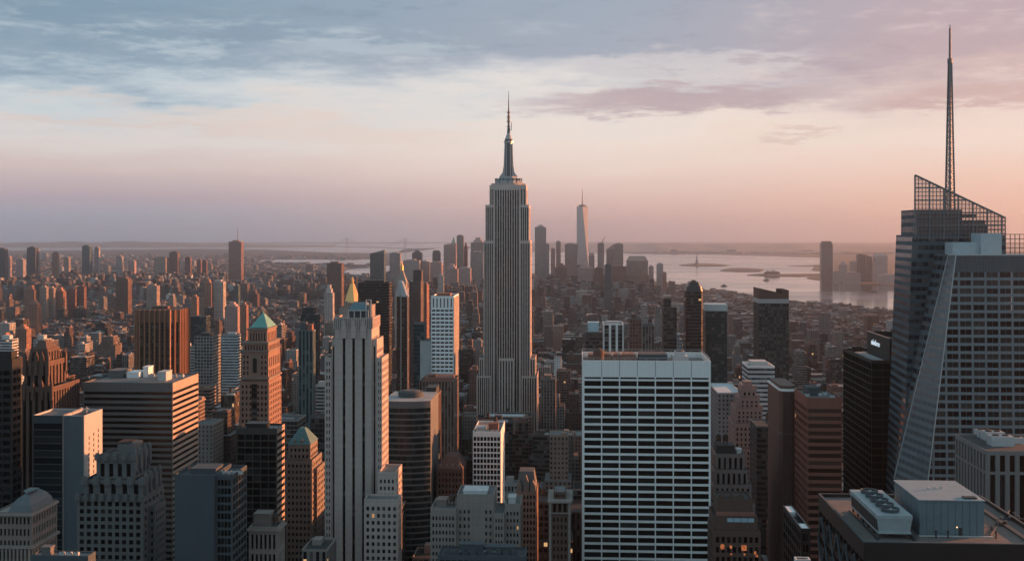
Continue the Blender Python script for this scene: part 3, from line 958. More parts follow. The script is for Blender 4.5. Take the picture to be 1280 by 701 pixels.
def green_pyramid():
    Y = 760
    b = Bld('pyramid_tower', 'ornate brown tower with green copper pyramid roof glowing orange on its flank', 'skyscraper', X(318, Y), Y, 'the green pyramid tower')
    zz = lambda y: zp(y, 318, Y)
    sh = lambda p0, p1, ps, dy=0: (X(p0, Y), X(p1, Y), Y + dy)
    D = 33
    spw = S(nb=7, fh=3.9, wx=0.45, wy=0.55, mu=0.8)
    b.tier(X(299.5, Y), X(336, Y), Y, Y + D, 0, zz(477), dict(spw, skip=(3,)), S(nb=7, fh=3.9, wx=0.4, wy=0.6, mu=0.8), rec=0.6, par=0)
    b.tier(X(301, Y), X(335, Y), Y + 0.8, Y + D - 1, zz(477), zz(440), dict(spw, skip=(2, 3, 4)), S(nb=6, fh=11, wx=0.4, wy=0.75, mu=1.2, mt=3), rec=0.7, par=0)
    b.tier(X(303, Y), X(334.5, Y), Y + 1.2, Y + D - 1.5, zz(440), zz(429), S(nb=8, fh=5, wx=0.45, wy=0.7, mu=0.8, mt=1), rec=0.7, par=0)
    b.tier(X(308, Y), X(332, Y), Y + 4, Y + D - 5, zz(429), zz(412), S(nb=6, fh=7, wx=0.45, wy=0.7, mu=1.0, mt=1.5), S(nb=6, fh=7, wx=0.45, wy=0.7, mu=1, mt=1.5), rec=0.8, par=0)
    # cornices
    for (p0, p1, dy, y, h, o_) in ((298.8, 336.8, 0, 474, 1.3, 0.9), (300, 336, 0.8, 440, 1.2, 0.9), (302.4, 335.2, 1.2, 430, 1.4, 1.0), (307, 333, 4, 413, 1.2, 0.8)):
        b.part('cornice', MB().box(X(p0, Y), X(p1, Y), Y + dy - o_, Y + D - dy + o_ - 1, zz(y), zz(y) + h, bottom=True), M_tan2)
    # tall arched recess of the upper stage
    xa, xb = X(315, Y), X(321.5, Y)
    zb_, zt_ = zz(466), zz(450)
    r_ = (xb - xa) / 2
    pts = [(xa, zb_), (xb, zb_)] + [((xa + xb) / 2 + r_ * math.cos(math.pi * k / 10), zt_ + r_ * math.sin(math.pi * k / 10)) for k in range(11)]
    mb = MB(); mb.q([(x, Y + 0.72, z) for x, z in pts])
    b.part('arched_window', mb, M_glassd)
    mb = MB()
    loop = pts[1:] + [pts[0]]
    for (p, z_), (q, w_) in zip(loop, loop[1:]): mb.bar((p, Y + 0.6, z_), (q, Y + 0.6, w_), 0.35)
    b.part('arch_surround', mb, M_tan2)
    # tall dark bay in the shaft
    mb = MB(); mb.q([(X(314.3, Y), Y - 0.04, 90), (X(321.2, Y), Y - 0.04, 90), (X(321.2, Y), Y - 0.04, zz(480)), (X(314.3, Y), Y - 0.04, zz(480))])
    b.part('bay_window', mb, M_strip)
    mb = MB().pyr(X(310, Y) , X(332.3, Y), Y + 4.5, Y + D - 5.5, zz(412) + 1.0, zz(394.5), 0.16)
    b.part('pyramid_roof', mb, M_copper)
    b.part('roof_finial', MB().cyl((X(310, Y) + X(332.3, Y)) / 2, Y + D / 2 - 0.5, zz(394.5), zz(394.5) + 2.5, 1.0, 0.2, 8), M_copper)
    b.done(M_rose, M_roofb, M_glassd, 530)
M_rose = wallmat('rose_brick', (0.24, 0.15, 0.118))
green_pyramid()

def black_box():
    Y = 600
    b = Bld('black_office', 'black glass box with orange and dark stripes on its narrow sunlit side', 'office building', X(320, Y), Y, 'the black glass box')
    D = back(346.5, 356, Y)
    zt = zp(535, 320, Y)
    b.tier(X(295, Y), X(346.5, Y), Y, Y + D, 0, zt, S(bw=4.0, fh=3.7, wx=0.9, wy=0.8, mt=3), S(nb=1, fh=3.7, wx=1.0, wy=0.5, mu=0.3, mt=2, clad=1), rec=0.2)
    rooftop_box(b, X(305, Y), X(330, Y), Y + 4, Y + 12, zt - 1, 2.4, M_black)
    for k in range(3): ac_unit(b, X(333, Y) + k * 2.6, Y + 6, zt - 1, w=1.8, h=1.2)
    b.done(wallmat('black_frame', (0.035, 0.032, 0.03), rough=0.5), M_roofd, M_glassd, 645, flankm=wallmat('sun_lightened_panel', (0.40, 0.31, 0.26)))  # narrow side gets the same lightened colour to strengthen its sunlit stripes
black_box()

def blank_block():
    Y = 470
    b = Bld('blank_block', 'plain windowless blue grey block with dark glass wing in front of the striped slab', 'office building', X(250, Y), Y, 'the windowless grey block')
    zt = zp(593, 245, Y)
    b.tier(X(218, Y), X(267.5, Y), Y, Y + 24, 0, zt, 0)
    b.tier(X(267.5, Y) + 0.02, X(288, Y), Y + 2.5, Y + 24, 0, zt - 0.6, S(nb=4, fh=3.6, wx=0.85, wy=0.7), S(nb=5, fh=3.6, wx=0.85, wy=0.7), rec=0.25)
    rooftop_box(b, X(230, Y), X(262, Y), Y + 8, Y + 18, zt - 1, 1.6, M_slate)
    for k in range(4): ac_unit(b, X(268, Y) + k * 2.5, Y + 9, zt - 1.6, w=1.8, h=1.4)
    b.done(M_slate, M_roofd, M_glassd, 701)
blank_block()

def teal_pyramid():
    Y = 640
    b = Bld('pyramid_building', 'grey stone building with steep blue green pyramid roof and pinkish right side', 'building', X(375, Y), Y, 'the blue-green pyramid roof building')
    D = 26
    zz = lambda y: zp(y, 375, Y)
    b.tier(X(357, Y), X(390, Y), Y, Y + D, 0, zz(575), S(nb=6, fh=3.6, mu=0.8), rec=0.5, par=0.4)
    b.tier(X(359, Y), X(387, Y), Y + 2, Y + 20, zz(575), zz(556), S(nb=5, fh=3.6, mu=0.8), rec=0.5, par=0)
    b.tier(X(390, Y) + 0.02, X(394, Y), Y + 5, Y + D, 0, zz(587), S(nb=1, fh=3.6, mu=0.4), S(nb=5, fh=3.6), rec=0.4, par=0.3)
    mb = MB().pyr(X(359, Y) - 0.4, X(387, Y) + 0.4, Y + 1.6, Y + 20.4, zz(556) + 0.01, zz(538), 0.22)
    b.part('pyramid_roof', mb, wallmat('slate_copper', (0.07, 0.16, 0.17), rough=0.6))
    for f in (0.3, 0.6):
        xx = X(359, Y) + (X(387, Y) - X(359, Y)) * f
        d_ = MB().box(xx - 0.7, xx + 0.7, Y + 2.2, Y + 5, zz(556), zz(556) + 2.2).pyr(xx - 0.9, xx + 0.9, Y + 2, Y + 5, zz(556) + 2.2, zz(556) + 3.4, 0.05)
        b.part('dormer', d_, M_tan2)
    b.done(M_tan2, M_roofd, M_glassd, 660)
teal_pyramid()

def corner_cornice():
    Y = 500
    b = Bld('cornice_building', 'beige building with tall column bays and a flat cornice below the black box', 'building', X(330, Y), Y, 'the beige column-bay building')
    zt = zp(658, 330, Y)
    b.tier(X(311, Y), X(347, Y), Y, Y + back(347, 356, Y), 0, zt, S(nb=6, fh=9, wx=0.55, wy=0.75, mt=2.4), S(nb=4, fh=9, wx=0.5, wy=0.75, mt=2.4), rec=0.9)
    b.part('cornice', MB().box(X(311, Y) - 0.9, X(347, Y) + 0.9, Y - 0.9, Y + back(347, 356, Y) + 0.5, zt - 2.0, zt - 1.2, bottom=True), M_tan)
    rooftop_box(b, X(314, Y), X(334, Y), Y + 4, Y + 11, zt - 1, 5.5, M_tan2)
    water_tank(b, X(339, Y), Y + 8, zt - 1, 0.7)
    b.done(M_tan, M_roofd, M_glassd, 701)
corner_cornice()

# ------------------------------------------------------------------ the tall stone tower left of centre
def stone_tower():
    Y = 600
    b = Bld('stone_tower', 'tall buff stone tower with three dark window channels and stepped shoulders left of centre', 'skyscraper', X(450, Y), Y, 'the buff stone tower')
    zz = lambda y: zp(y, 445, Y)
    xs = [X(p, Y) for p in (418.5, 464.5)]
    strips = lambda: None
    w = xs[1] - xs[0]
    zc = zz(411)
    fr = lambda p: (X(p, Y) - xs[0]) / w
    # shaft with three channels
    b.tier(xs[0], xs[1], Y, Y + 24, 0, zc, dict(wx=1, wy=1, nb=3, strip=1, mu=0.5, mt=3.0, mb=0, cuts=[(fr(428.2), fr(431.6)), (fr(440.2), fr(443.6)), (fr(452.6), fr(456.2))]),
           S(nb=4, fh=3.7, wx=0.4, wy=0.5, mu=1.6, mt=4), rec=1.6, par=0, store='strip')
    # carved crown
    b.tier(xs[0] - 0.7, xs[1] + 0.7, Y - 0.5, Y + 23, zc, zz(397), S(nb=20, strip=1, wx=0.42, wy=0.94, mu=0.3, mt=0.5), S(nb=10, strip=1, wx=0.42, wy=0.94, mu=0.3, mt=0.5), rec=0.35, par=1.0, store='crown')
    for p in (429.9, 441.9, 454.4):
        xx = X(p, Y)
        m_ = MB().prism([(xx - 1.5, Y - 0.9), (xx + 1.5, Y - 0.9), (xx + 1.5, Y - 0.45), (xx - 1.5, Y - 0.45)], zc - 5, zc + 2.0).prism([(xx - 0.9, Y - 0.9), (xx + 0.9, Y - 0.9), (xx + 0.9, Y - 0.55), (xx - 0.9, Y - 0.55)], zc + 2.0, zc + 4.5)
        b.part('carved_panel', m_, M_lime)
    # shoulders
    wsp = lambda nb, **k: S(nb=nb, fh=3.72, wx=0.5, wy=0.55, mu=0.5, **k)
    xl = xs[0] - 0.02
    b.tier(X(414, Y), xl, Y + 1.4, Y + 22, 0, zz(424), S(nb=1, strip=1, wx=0.45, wy=1, mu=0.1, mt=4), wsp(5), rec=0.8, store='strip')
    b.tier(X(405.5, Y), X(414, Y) - 0.02, Y + 0.7, Y + 22, 0, zz(447), wsp(2), wsp(5), rec=0.6)
    b.tier(xs[1] + 0.02, X(470.5, Y), Y + 1.4, Y + 22, 0, zz(424), S(nb=1, strip=1, wx=0.45, wy=1, mu=0.3, mt=4), wsp(6, mt=5), rec=0.8, store='strip')
    b.tier(X(470.5, Y) + 0.02, X(477.2, Y), Y + 0.7, Y + 22, 0, zz(447), wsp(2), wsp(6), rec=0.6)
    # wings at the lower right
    b.tier(X(477.2, Y) + 0.02, X(499, Y), Y - 12, Y + 10, 0, zp(590, 490, Y - 12), wsp(4, mt=3), wsp(4, mt=3), rec=0.6)
    b.tier(X(465.5, Y), X(506.5, Y), Y - 24, Y - 12.02, 0, zp(624, 490, Y - 24), wsp(6, mt=3), wsp(3, mt=3), rec=0.6)
    # roof works
    zr = zz(397) - 1
    hx0, hx1 = X(435, Y), X(458, Y)
    o = b.part('plant_house', MB().box(X(434, Y), X(456, Y), Y + 6, Y + 16, zr - 0.2, zr + 4.5), M_slate)
    b.part('hip_roof', MB().prism([(X(433, Y), Y + 5), (X(457, Y), Y + 5), (X(457, Y), Y + 17), (X(433, Y), Y + 17)], zr + 4.5, zr + 8.6,
                                  poly2=[(X(438, Y), Y + 9), (X(455, Y), Y + 9), (X(455, Y), Y + 13), (X(438, Y), Y + 13)]), wallmat('blue_roof', (0.12, 0.20, 0.24)), o)
    for yy in (Y + 4, Y + 18):
        fr_ = MB()
        fr_.bar((X(433, Y), yy, zr + 4.6), (X(459, Y), yy, zr + 4.6), 0.25)
        for p in (433.5, 441, 449, 458.5): fr_.bar((X(p, Y), yy, zr), (X(p, Y), yy, zr + 4.6), 0.25)
        b.part('roof_frame', fr_, M_pale)
    g_ = MB().box(X(457, Y), X(462.5, Y), Y + 6, Y + 16, zr - 0.2, zr + 7.5)
    b.part('lift_tower', g_, M_tan)
    f2 = MB()
    for p in (455.5, 461.5): f2.bar((X(p, Y), Y + 5, zr), (X(p, Y), Y + 5, zr + 10.5), 0.25)
    f2.bar((X(455.5, Y), Y + 5, zr + 10.3), (X(461.5, Y), Y + 5, zr + 10.3), 0.25)
    b.part('gantry', f2, M_pale)
    b.done(M_lime, M_roofg, M_glass, 701, extra={'strip': M_strip, 'crown': wallmat('crown_recess', (0.16, 0.15, 0.14))})
stone_tower()

simple('dark_slab', 'dark brown slab tower standing behind the buff stone tower', 'office tower', 'the dark brown slab', 1400, 447.5, 486.5, 490, 354, 460, facademat('dark_slab_wall', 1.0, 0.45, (0.045, 0.042, 0.04), glass=(0.012, 0.014, 0.015), blind=0.1), M_roofd, pent=[(.2, .8, .3, .7, 3, M_black)], crown=M_black)

def gold_pyramid():
    Y = 1950
    b = Bld('gold_roof_tower', 'pale tower ending in a slender golden pyramid spire', 'skyscraper', X(438, Y), Y, 'the golden pyramid')
    zz = lambda y: zp(y, 438, Y)
    b.part('wall', MB().box(X(424, Y), X(452, Y), Y, Y + 38, 0, zz(384), 3.2, 3.7).box(X(429, Y), X(447, Y), Y + 6, Y + 32, zz(384), zz(377), 3.2, 3.7), F_brick).color = (0.36, 0.3, 0.27, 1)
    c = [(X(430, Y), Y + 7), (X(446, Y), Y + 7), (X(446, Y), Y + 30), (X(430, Y), Y + 30)]
    mx, my = X(438, Y), Y + 18.5
    # octagonal pyramid
    oc = lambda r: [(mx + r * math.cos(math.pi / 8 + k * math.pi / 4), my + r * math.sin(math.pi / 8 + k * math.pi / 4)) for k in range(8)]
    b.part('gold_roof', MB().prism(oc(14), zz(378.5), zz(367), poly2=oc(9.5)).prism(oc(9.5), zz(367), zz(355), poly2=oc(3.6)), M_gold)
    b.part('lantern', MB().prism(oc(2.4), zz(355), zz(350)).prism(oc(2.6), zz(350), zz(346), poly2=oc(0.2)), M_gold)
    b.boxes.append((X(424, Y), X(452, Y), Y, Y + 38, zz(377))); b.register(384)
gold_pyramid()

def clock_tower():
    Y = 2080
    b = Bld('clock_tower', 'pale slender tower with pyramid top and golden lantern beside the dark slab', 'skyscraper', X(501, Y), Y, 'the golden lantern tower')
    zz = lambda y: zp(y, 501, Y)
    b.part('wall', MB().box(X(493.5, Y), X(508.5, Y), Y, Y + 24, 0, zz(362), 3.4, 3.8), F_brick).color = (0.46, 0.42, 0.40, 1)
    b.part('loggia', MB().box(X(493, Y), X(509, Y), Y - 0.8, Y + 24.8, zz(362), zz(360.5), bottom=True).box(X(495, Y), X(507, Y), Y + 2, Y + 22, zz(360.5), zz(354)), M_tan)
    b.part('pyramid_roof', MB().pyr(X(494, Y), X(508, Y), Y + 1, Y + 23, zz(354), zz(338), 0.22), M_tan)
    b.part('lantern', MB().cyl(X(501, Y), Y + 12, zz(338), zz(333), 3.0, 3.0, 8).cyl(X(501, Y), Y + 12, zz(333), zz(328.5), 3.3, 0.6, 8).cyl(X(501, Y), Y + 12, zz(328.5), zz(326), 0.5, 0.1, 8), M_gold)
    b.boxes.append((X(493.5, Y), X(508.5, Y), Y, Y + 24, zz(338))); b.register(375)
clock_tower()

def wedge_tower():
    Y = 1330
    b = Bld('wedge_tower', 'narrow brown glass tower with slanted facets edged in gold sunlight', 'office tower', X(502, Y), Y, 'the gold-edged narrow tower')
    zz = lambda y: zp(y, 502, Y)
    D = 30
    p = [(X(494, Y), Y + 10), (X(501.5, Y), Y + 5), (X(502, Y), Y), (X(508.7, Y), Y), (X(509.2, Y), Y + 12), (X(507, Y), Y + D), (X(494, Y), Y + D)]
    b.part('wall', MB().prism(p, 0, zz(371), 2.6, 3.6), facademat('brown_curtain', 0.8, 0.72, (0.10, 0.05, 0.035), glass=(0.022, 0.02, 0.018)))
    q = [(x, y) for x, y in p]
    mx = sum(x for x, y in p) / len(p); my = sum(y for x, y in p) / len(p)
    b.part('slanted_crown', MB().prism(p, zz(371), zz(352), poly2=[(mx - 3 + (x - mx) * 0.35, my + (y - my) * 0.5) for x, y in p]), plain('mirror_panel', (0.30, 0.30, 0.31), 0.25, 0.3))
    b.part('edge_fin', MB().box(X(508.7, Y), X(509.8, Y), Y - 0.4, Y + 2, 0, zz(369)), M_tan)
    b.part('edge_fin', MB().box(X(500.3, Y), X(502, Y), Y - 0.4, Y + 2, 0, zz(369)), M_tan)
    b.boxes.append((X(494, Y), X(509.5, Y), Y, Y + D, zz(352))); b.register(470)
wedge_tower()

simple('chimney_block', 'dark stepped tower with a black block on its slim shoulder', 'office tower', 'the black stepped tower', 1500, 512, 526, 528, 352, 440, F_brick, M_roofd, color=(0.13, 0.10, 0.095), D=28, steps=[(516, 526.5, 339, 3, 14)], crown=M_black)
simple('red_flank_tower', 'slim reddish apartment tower catching orange sun right of the black stepped tower', 'apartment tower', 'the slim reddish tower', 1620, 528, 533.5, 536.5, 357, 384, F_brick, M_roofb, color=(0.30, 0.15, 0.11), pent=[(.2, .8, .3, .7, 4, M_red)])
simple('blue_glass_block', 'teal glass block at the left foot of the white striped tower', 'office building', 'the teal glass block', 1010, 517, 530, 531, 405, 470, F_glass, M_roofd, color=(0.05, 0.11, 0.13), D=16)
simple('pale_annex', 'plain pale wall block joined to the left of the white striped tower', 'office building', 'the plain pale annex', 1000, 525, 538.3, 539, 426, 474, facademat('pale_blank', 0.0, 0.0, (0.36, 0.40, 0.41)), M_roofp, D=14)

def striped_tower():
    Y = 1002
    b = Bld('white_striped_tower', 'tower with bright white horizontal window stripes, brown crown and orange sunlit flank', 'office tower', X(554, Y), Y, 'the white striped tower')
    D = back(567, 573.5, Y)
    zz = lambda y: zp(y, 553, Y)
    x0, x1 = X(538.8, Y), X(567, Y)
    b.tier(x0, x1, Y, Y + D, 0, zz(385), S(nb=5, fh=3.6, wx=0.8, wy=0.44, mu=0.3, mt=0.4), 0, rec=0.3, par=0)
    b.tier(x0, x1, Y + 0.3, Y + D, zz(385), zz(370), S(nb=6, strip=1, wx=0.35, wy=0.9, mu=0.5), 0, rec=0.6, store='crown')
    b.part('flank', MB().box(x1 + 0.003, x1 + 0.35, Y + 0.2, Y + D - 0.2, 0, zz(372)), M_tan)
    rooftop_box(b, x0 + 4, x1 - 4, Y + 8, Y + 22, zz(370) - 1, 2.5, M_red)
    b.done(M_white, M_roofd, M_glassd, 474, extra={'crown': M_brown})
M_white = wallmat('white_panel', (0.78, 0.82, 0.84), var=0.06, streak=0.05)
striped_tower()
simple('pier_block', 'brownish block of close vertical piers below the white striped tower', 'office building', 'the brown vertical-pier block', 940, 524, 567.5, 574, 478, 575, facademat('pier_wall', 0.5, 0.97, (0.22, 0.15, 0.125), glass=(0.02, 0.018, 0.018)), M_roofb, bw=2.6, pent=[(.1, .9, .2, .8, 2.5, M_red), (.2, .4, .3, .6, 4, M_brown)], crown=M_brown)

def curved_block():
    Y = 690
    b = Bld('curved_office', 'dark glass office block with a curved banded front right of the buff tower', 'office building', X(512, Y), Y, 'the curved banded block')
    zt = zp(502, 510, Y)
    n_ = 16
    front = []
    for k in range(n_ + 1):
        f = k / n_
        front.append((X(478 + 59 * f, Y), Y + 3 * (2 * f - 1) ** 2 * (0.5 if f < 0.5 else 1.6)))
    poly = front + [(front[-1][0], Y + 45), (front[0][0], Y + 45)]
    b.part('wall', MB().prism(poly, 0, zt), wallmat('curved_band', (0.12, 0.13, 0.135), var=0.1))
    grow = lambda e: [(x, y - e) for x, y in front]
    nf = int((zt - 4) / 3.7)
    for k in range(nf):
        z0 = zt - 4.2 - 3.7 * k
        mb = MB()
        g_ = grow(0.12)
        for (p, q) in zip(g_, g_[1:]):
            mb.q([(*p, z0 - 2.5), (*q, z0 - 2.5), (*q, z0), (*p, z0)])
        if k < 95: b.part('ribbon_window', mb, glassmat('curved_glass', (0.012, 0.026, 0.029), 0.3, 0.0, rough=0.12, blindcol=(0.03, 0.042, 0.044)))
    mb = MB()
    inner = [(x, y + 1.2) for x, y in front]
    b.part('roof', MB().prism([(x, y + 0.6) for x, y in poly[:-2]] + [(poly[-2][0] - 0.6, poly[-2][1] - 0.6), (poly[-1][0] + 0.6, poly[-1][1] - 0.6)], zt, zt + 0.2), M_roofp)
    b.part('penthouse', MB().cyl(X(507, Y), Y + 22, zt, zt + 3.5, 8, 8, 24).cyl(X(507, Y), Y + 22, zt + 3.51, zt + 4.2, 6, 5.5, 24), M_slate)
    b.boxes.append((X(478, Y), X(537, Y), Y, Y + 45, zt)); b.register(640)
curved_block()
simple('brown_slab', 'dark chestnut slab wedged against the curved banded block', 'office tower', 'the dark chestnut slab', 728, 530, 545.5, 551.5, 496, 600, facademat('chestnut_wall', 0.5, 0.96, (0.10, 0.055, 0.04), glass=(0.012, 0.012, 0.012)), M_roofd, pent=[(.1, .9, .2, .8, 5, M_dark)], crown=M_bronzed)

def mansard_block():
    Y = 705
    b = Bld('mansard_block', 'brown masonry block with a tall dark mansard roof below the chestnut slab', 'building', X(563, Y), Y, 'the dark mansard block')
    zz = lambda y: zp(y, 563, Y)
    b.tier(X(546, Y), X(578.5, Y), Y, Y + 24, 0, zz(586), S(nb=7, fh=3.7, wx=0.4, wy=0.6), rec=0.5, par=0)
    f = lambda i: [(X(546, Y) + i, Y + i), (X(578.5, Y) - i, Y + i), (X(578.5, Y) - i, Y + 24 - i), (X(546, Y) + i, Y + 24 - i)]
    b.part('mansard_roof', MB().prism(f(-0.3), zz(586) + 0.01, zz(572), poly2=f(4.5)), wallmat('red_slate', (0.12, 0.07, 0.06)))
    for k in range(4):
        xx = X(551 + 7.4 * k, Y)
        b.part('dormer', MB().box(xx - 0.8, xx + 0.8, Y + 0.6, Y + 3, zz(586) + 0.5, zz(586) + 3), M_tan2)
    b.done(M_brown, M_roofd, M_glassd, 650)
mansard_block()

def white_grid():
    Y = 720
    b = Bld('white_grid_office', 'small pale office block with square window grid and pink lit right edge', 'office building', X(608, Y), Y, 'the small white-grid block')
    D = back(626, 631, Y)
    zt = zp(539, 608, Y)
    b.tier(X(591, Y), X(626, Y), Y, Y + D, 0, zt, S(nb=8, fh=3.6, wx=0.78, wy=0.72, mu=0.3, mt=3.0), 0, rec=0.5)
    rooftop_box(b, X(610, Y), X(622, Y), Y + 6, Y + 13, zt - 1, 4.5, M_red)
    rooftop_box(b, X(594, Y), X(606, Y), Y + 5, Y + 14, zt - 1, 2.2, M_pale)
    for k in range(3): ac_unit(b, X(607, Y) + 3 * k, Y + 3, zt - 1, w=2, h=1.5)
    water_tank(b, X(618, Y), Y + 10, zt + 3.4, 0.6)
    b.done(M_conc, M_roofb, M_glassd, 620)
white_grid()

def prewar_group():
    Y = 560
    b = Bld('prewar_block', 'stepped grey prewar block with plain square tower at bottom centre', 'building', X(592, Y), Y, 'the stepped prewar block')
    zz = lambda y: zp(y, 590, Y)
    b.tier(X(570, Y), X(616.5, Y), Y + 4, Y + 26, 0, zz(620), dict(S(nb=8, fh=3.6, wx=0.42, wy=0.5, mt=7), skip=(3, 4, 5)), S(nb=5, fh=3.6, mt=7), rec=0.5)
    b.tier(X(538, Y), X(570, Y) - 0.02, Y, Y + 24, 0, zz(636), S(nb=7, fh=3.6, wx=0.5, wy=0.55, mt=3), rec=0.5)
    b.tier(X(616.5, Y) + 0.02, X(630, Y), Y + 2, Y + 24, 0, zz(642), S(nb=3, fh=3.6, mt=2), rec=0.5)
    b.tier(X(630, Y) + 0.02, X(650, Y), Y + 5, Y + 26, 0, zz(632), S(nb=4, fh=3.6, mt=3), rec=0.5)
    rooftop_box(b, X(577, Y), X(607, Y), Y + 9, Y + 20, zz(620) - 1, 1.4, M_roofbox)
    rooftop_box(b, X(544, Y), X(556, Y), Y + 8, Y + 16, zz(636) - 1, 3.2, M_tan2)
    rooftop_box(b, X(634, Y), X(643, Y), Y + 10, Y + 18, zz(632) - 1, 2.8, M_pale)
    water_tank(b, X(562, Y), Y + 12, zz(636) - 1, 0.75)
    b.done(M_tan, M_roofg, M_glass, 690)
M_roofbox = plain('white_roof_box', (0.55, 0.58, 0.6), 0.8)
prewar_group()

def plant_roof():
    Y = 470
    b = Bld('plant_roof_building', 'low building crowded with dark roof machinery at bottom centre edge', 'building', X(600, Y), Y, 'the machinery roof')
    zt = zp(694, 600, Y)
    x0, x1 = X(547, Y), X(657, Y)
    b.tier(x0, x1, Y, Y + 14, 0, zt, S(nb=14, fh=3.6, wx=0.8, wy=0.5, mt=1.2), rec=0.4, par=0.8)
    rg = random.Random(3)
    for k in range(9):
        ac_unit(b, x0 + 3 + k * 3.5, Y + 2 + rg.random() * 3, zt - 0.8, M_slate, 2.4, 1.2 + rg.random())
    rooftop_box(b, X(572, Y), X(602, Y), Y + 7, Y + 12, zt - 0.8, 3.2, M_slate, 'plant_house')
    rooftop_box(b, X(604, Y), X(640, Y), Y + 8, Y + 13, zt - 0.8, 2.0, M_slate, 'plant_house')
    for k in range(4): b.part('duct', MB().bar((x0 + 8 + k * 5, Y + 6, zt - 0.3), (x0 + 12 + k * 5, Y + 11, zt - 0.3), 0.4), M_metal)
    b.done(M_slate, M_roofd, M_glassd, 701)
plant_roof()

def gothic_gable():
    Y = 650
    b = Bld('gabled_building', 'brown stone office building with steep gabled top near bottom centre', 'building', X(657, Y), Y, 'the steep gabled building')
    zz = lambda y: zp(y, 657, Y)
    x0, x1 = X(644, Y), X(671, Y)
    b.tier(x0, x1, Y, Y + 26, 0, zz(614), S(nb=6, fh=3.7, wx=0.5, wy=0.6), rec=0.5, par=0)
    f = [(x0 + 0.6, Y + 1), (x1 - 0.6, Y + 1), (x1 - 0.6, Y + 25), (x0 + 0.6, Y + 25)]
    g_ = [(x0 + 2.0, Y + 7), (x1 - 2.0, Y + 7), (x1 - 2.0, Y + 19), (x0 + 2.0, Y + 19)]
    b.part('steep_roof', MB().prism(f, zz(614), zz(592), poly2=g_), wallmat('grey_slate', (0.10, 0.10, 0.105)))
    for p in (649, 657.5, 666):
        xx = X(p, Y); h = 6 if p != 657.5 else 9
        mb = MB()
        mb.prism([(xx - 1.5, Y - 0.1), (xx + 1.5, Y - 0.1), (xx + 1.5, Y + 4), (xx - 1.5, Y + 4)], zz(614), zz(614) + h * 0.55)
        mb.prism([(xx - 1.6, Y - 0.2), (xx + 1.6, Y - 0.2), (xx + 1.6, Y + 5), (xx - 1.6, Y + 5)], zz(614) + h * 0.55, zz(614) + h, poly2=[(xx - 0.1, Y - 0.2), (xx + 0.1, Y - 0.2), (xx + 0.1, Y + 5), (xx - 0.1, Y + 5)])
        b.part('gable', mb, M_tan2)
    b.done(M_rose, M_roofd, M_glassd, 701)
gothic_gable()

def cream_corner():
    Y = 560
    b = Bld('arcade_building', 'brown brick building with cream corner strips and arcaded top storey near bottom centre', 'building', X(700, Y), Y, 'the cream-cornered brick building')
    zz = lambda y: zp(y, 700, Y)
    x0, x1 = X(687, Y), X(712.5, Y)
    b.tier(x0, x1, Y, Y + 24, 0, zz(641), S(nb=4, fh=3.7, wx=0.4, wy=0.55, mu=1.2), rec=0.5, par=0)
    b.tier(x0, x1, Y, Y + 24, zz(641), zz(627), S(nb=3, strip=1, wx=0.55, wy=0.85, mu=1.2, mt=0.6), rec=0.9, par=0)
    for (a, c_) in ((x0 - 0.3, x0 + 0.9), (x1 - 0.9, x1 + 0.3)):
        b.part('corner_strip', MB().box(a, c_, Y - 0.35, Y + 0.6, 0, zz(628)), M_tan)
    b.part('cornice', MB().box(x0 - 1, x1 + 1, Y - 1.0, Y + 25, zz(628) + 0.01, zz(625.5), bottom=True), M_tan)
    b.part('cornice', MB().box(x0 - 0.7, x1 + 0.7, Y - 0.7, Y + 0.5, zz(641.5), zz(640.3), bottom=True), M_tan)
    b.tier(x0 + 2, x1 - 2, Y + 4, Y + 20, zz(625.5), zz(617), S(nb=4, fh=3, wx=0.5, wy=0.6, mt=0.6), rec=0.4, par=0.4)
    b.done(M_brown, M_roofg, M_glassd, 701)
cream_corner()

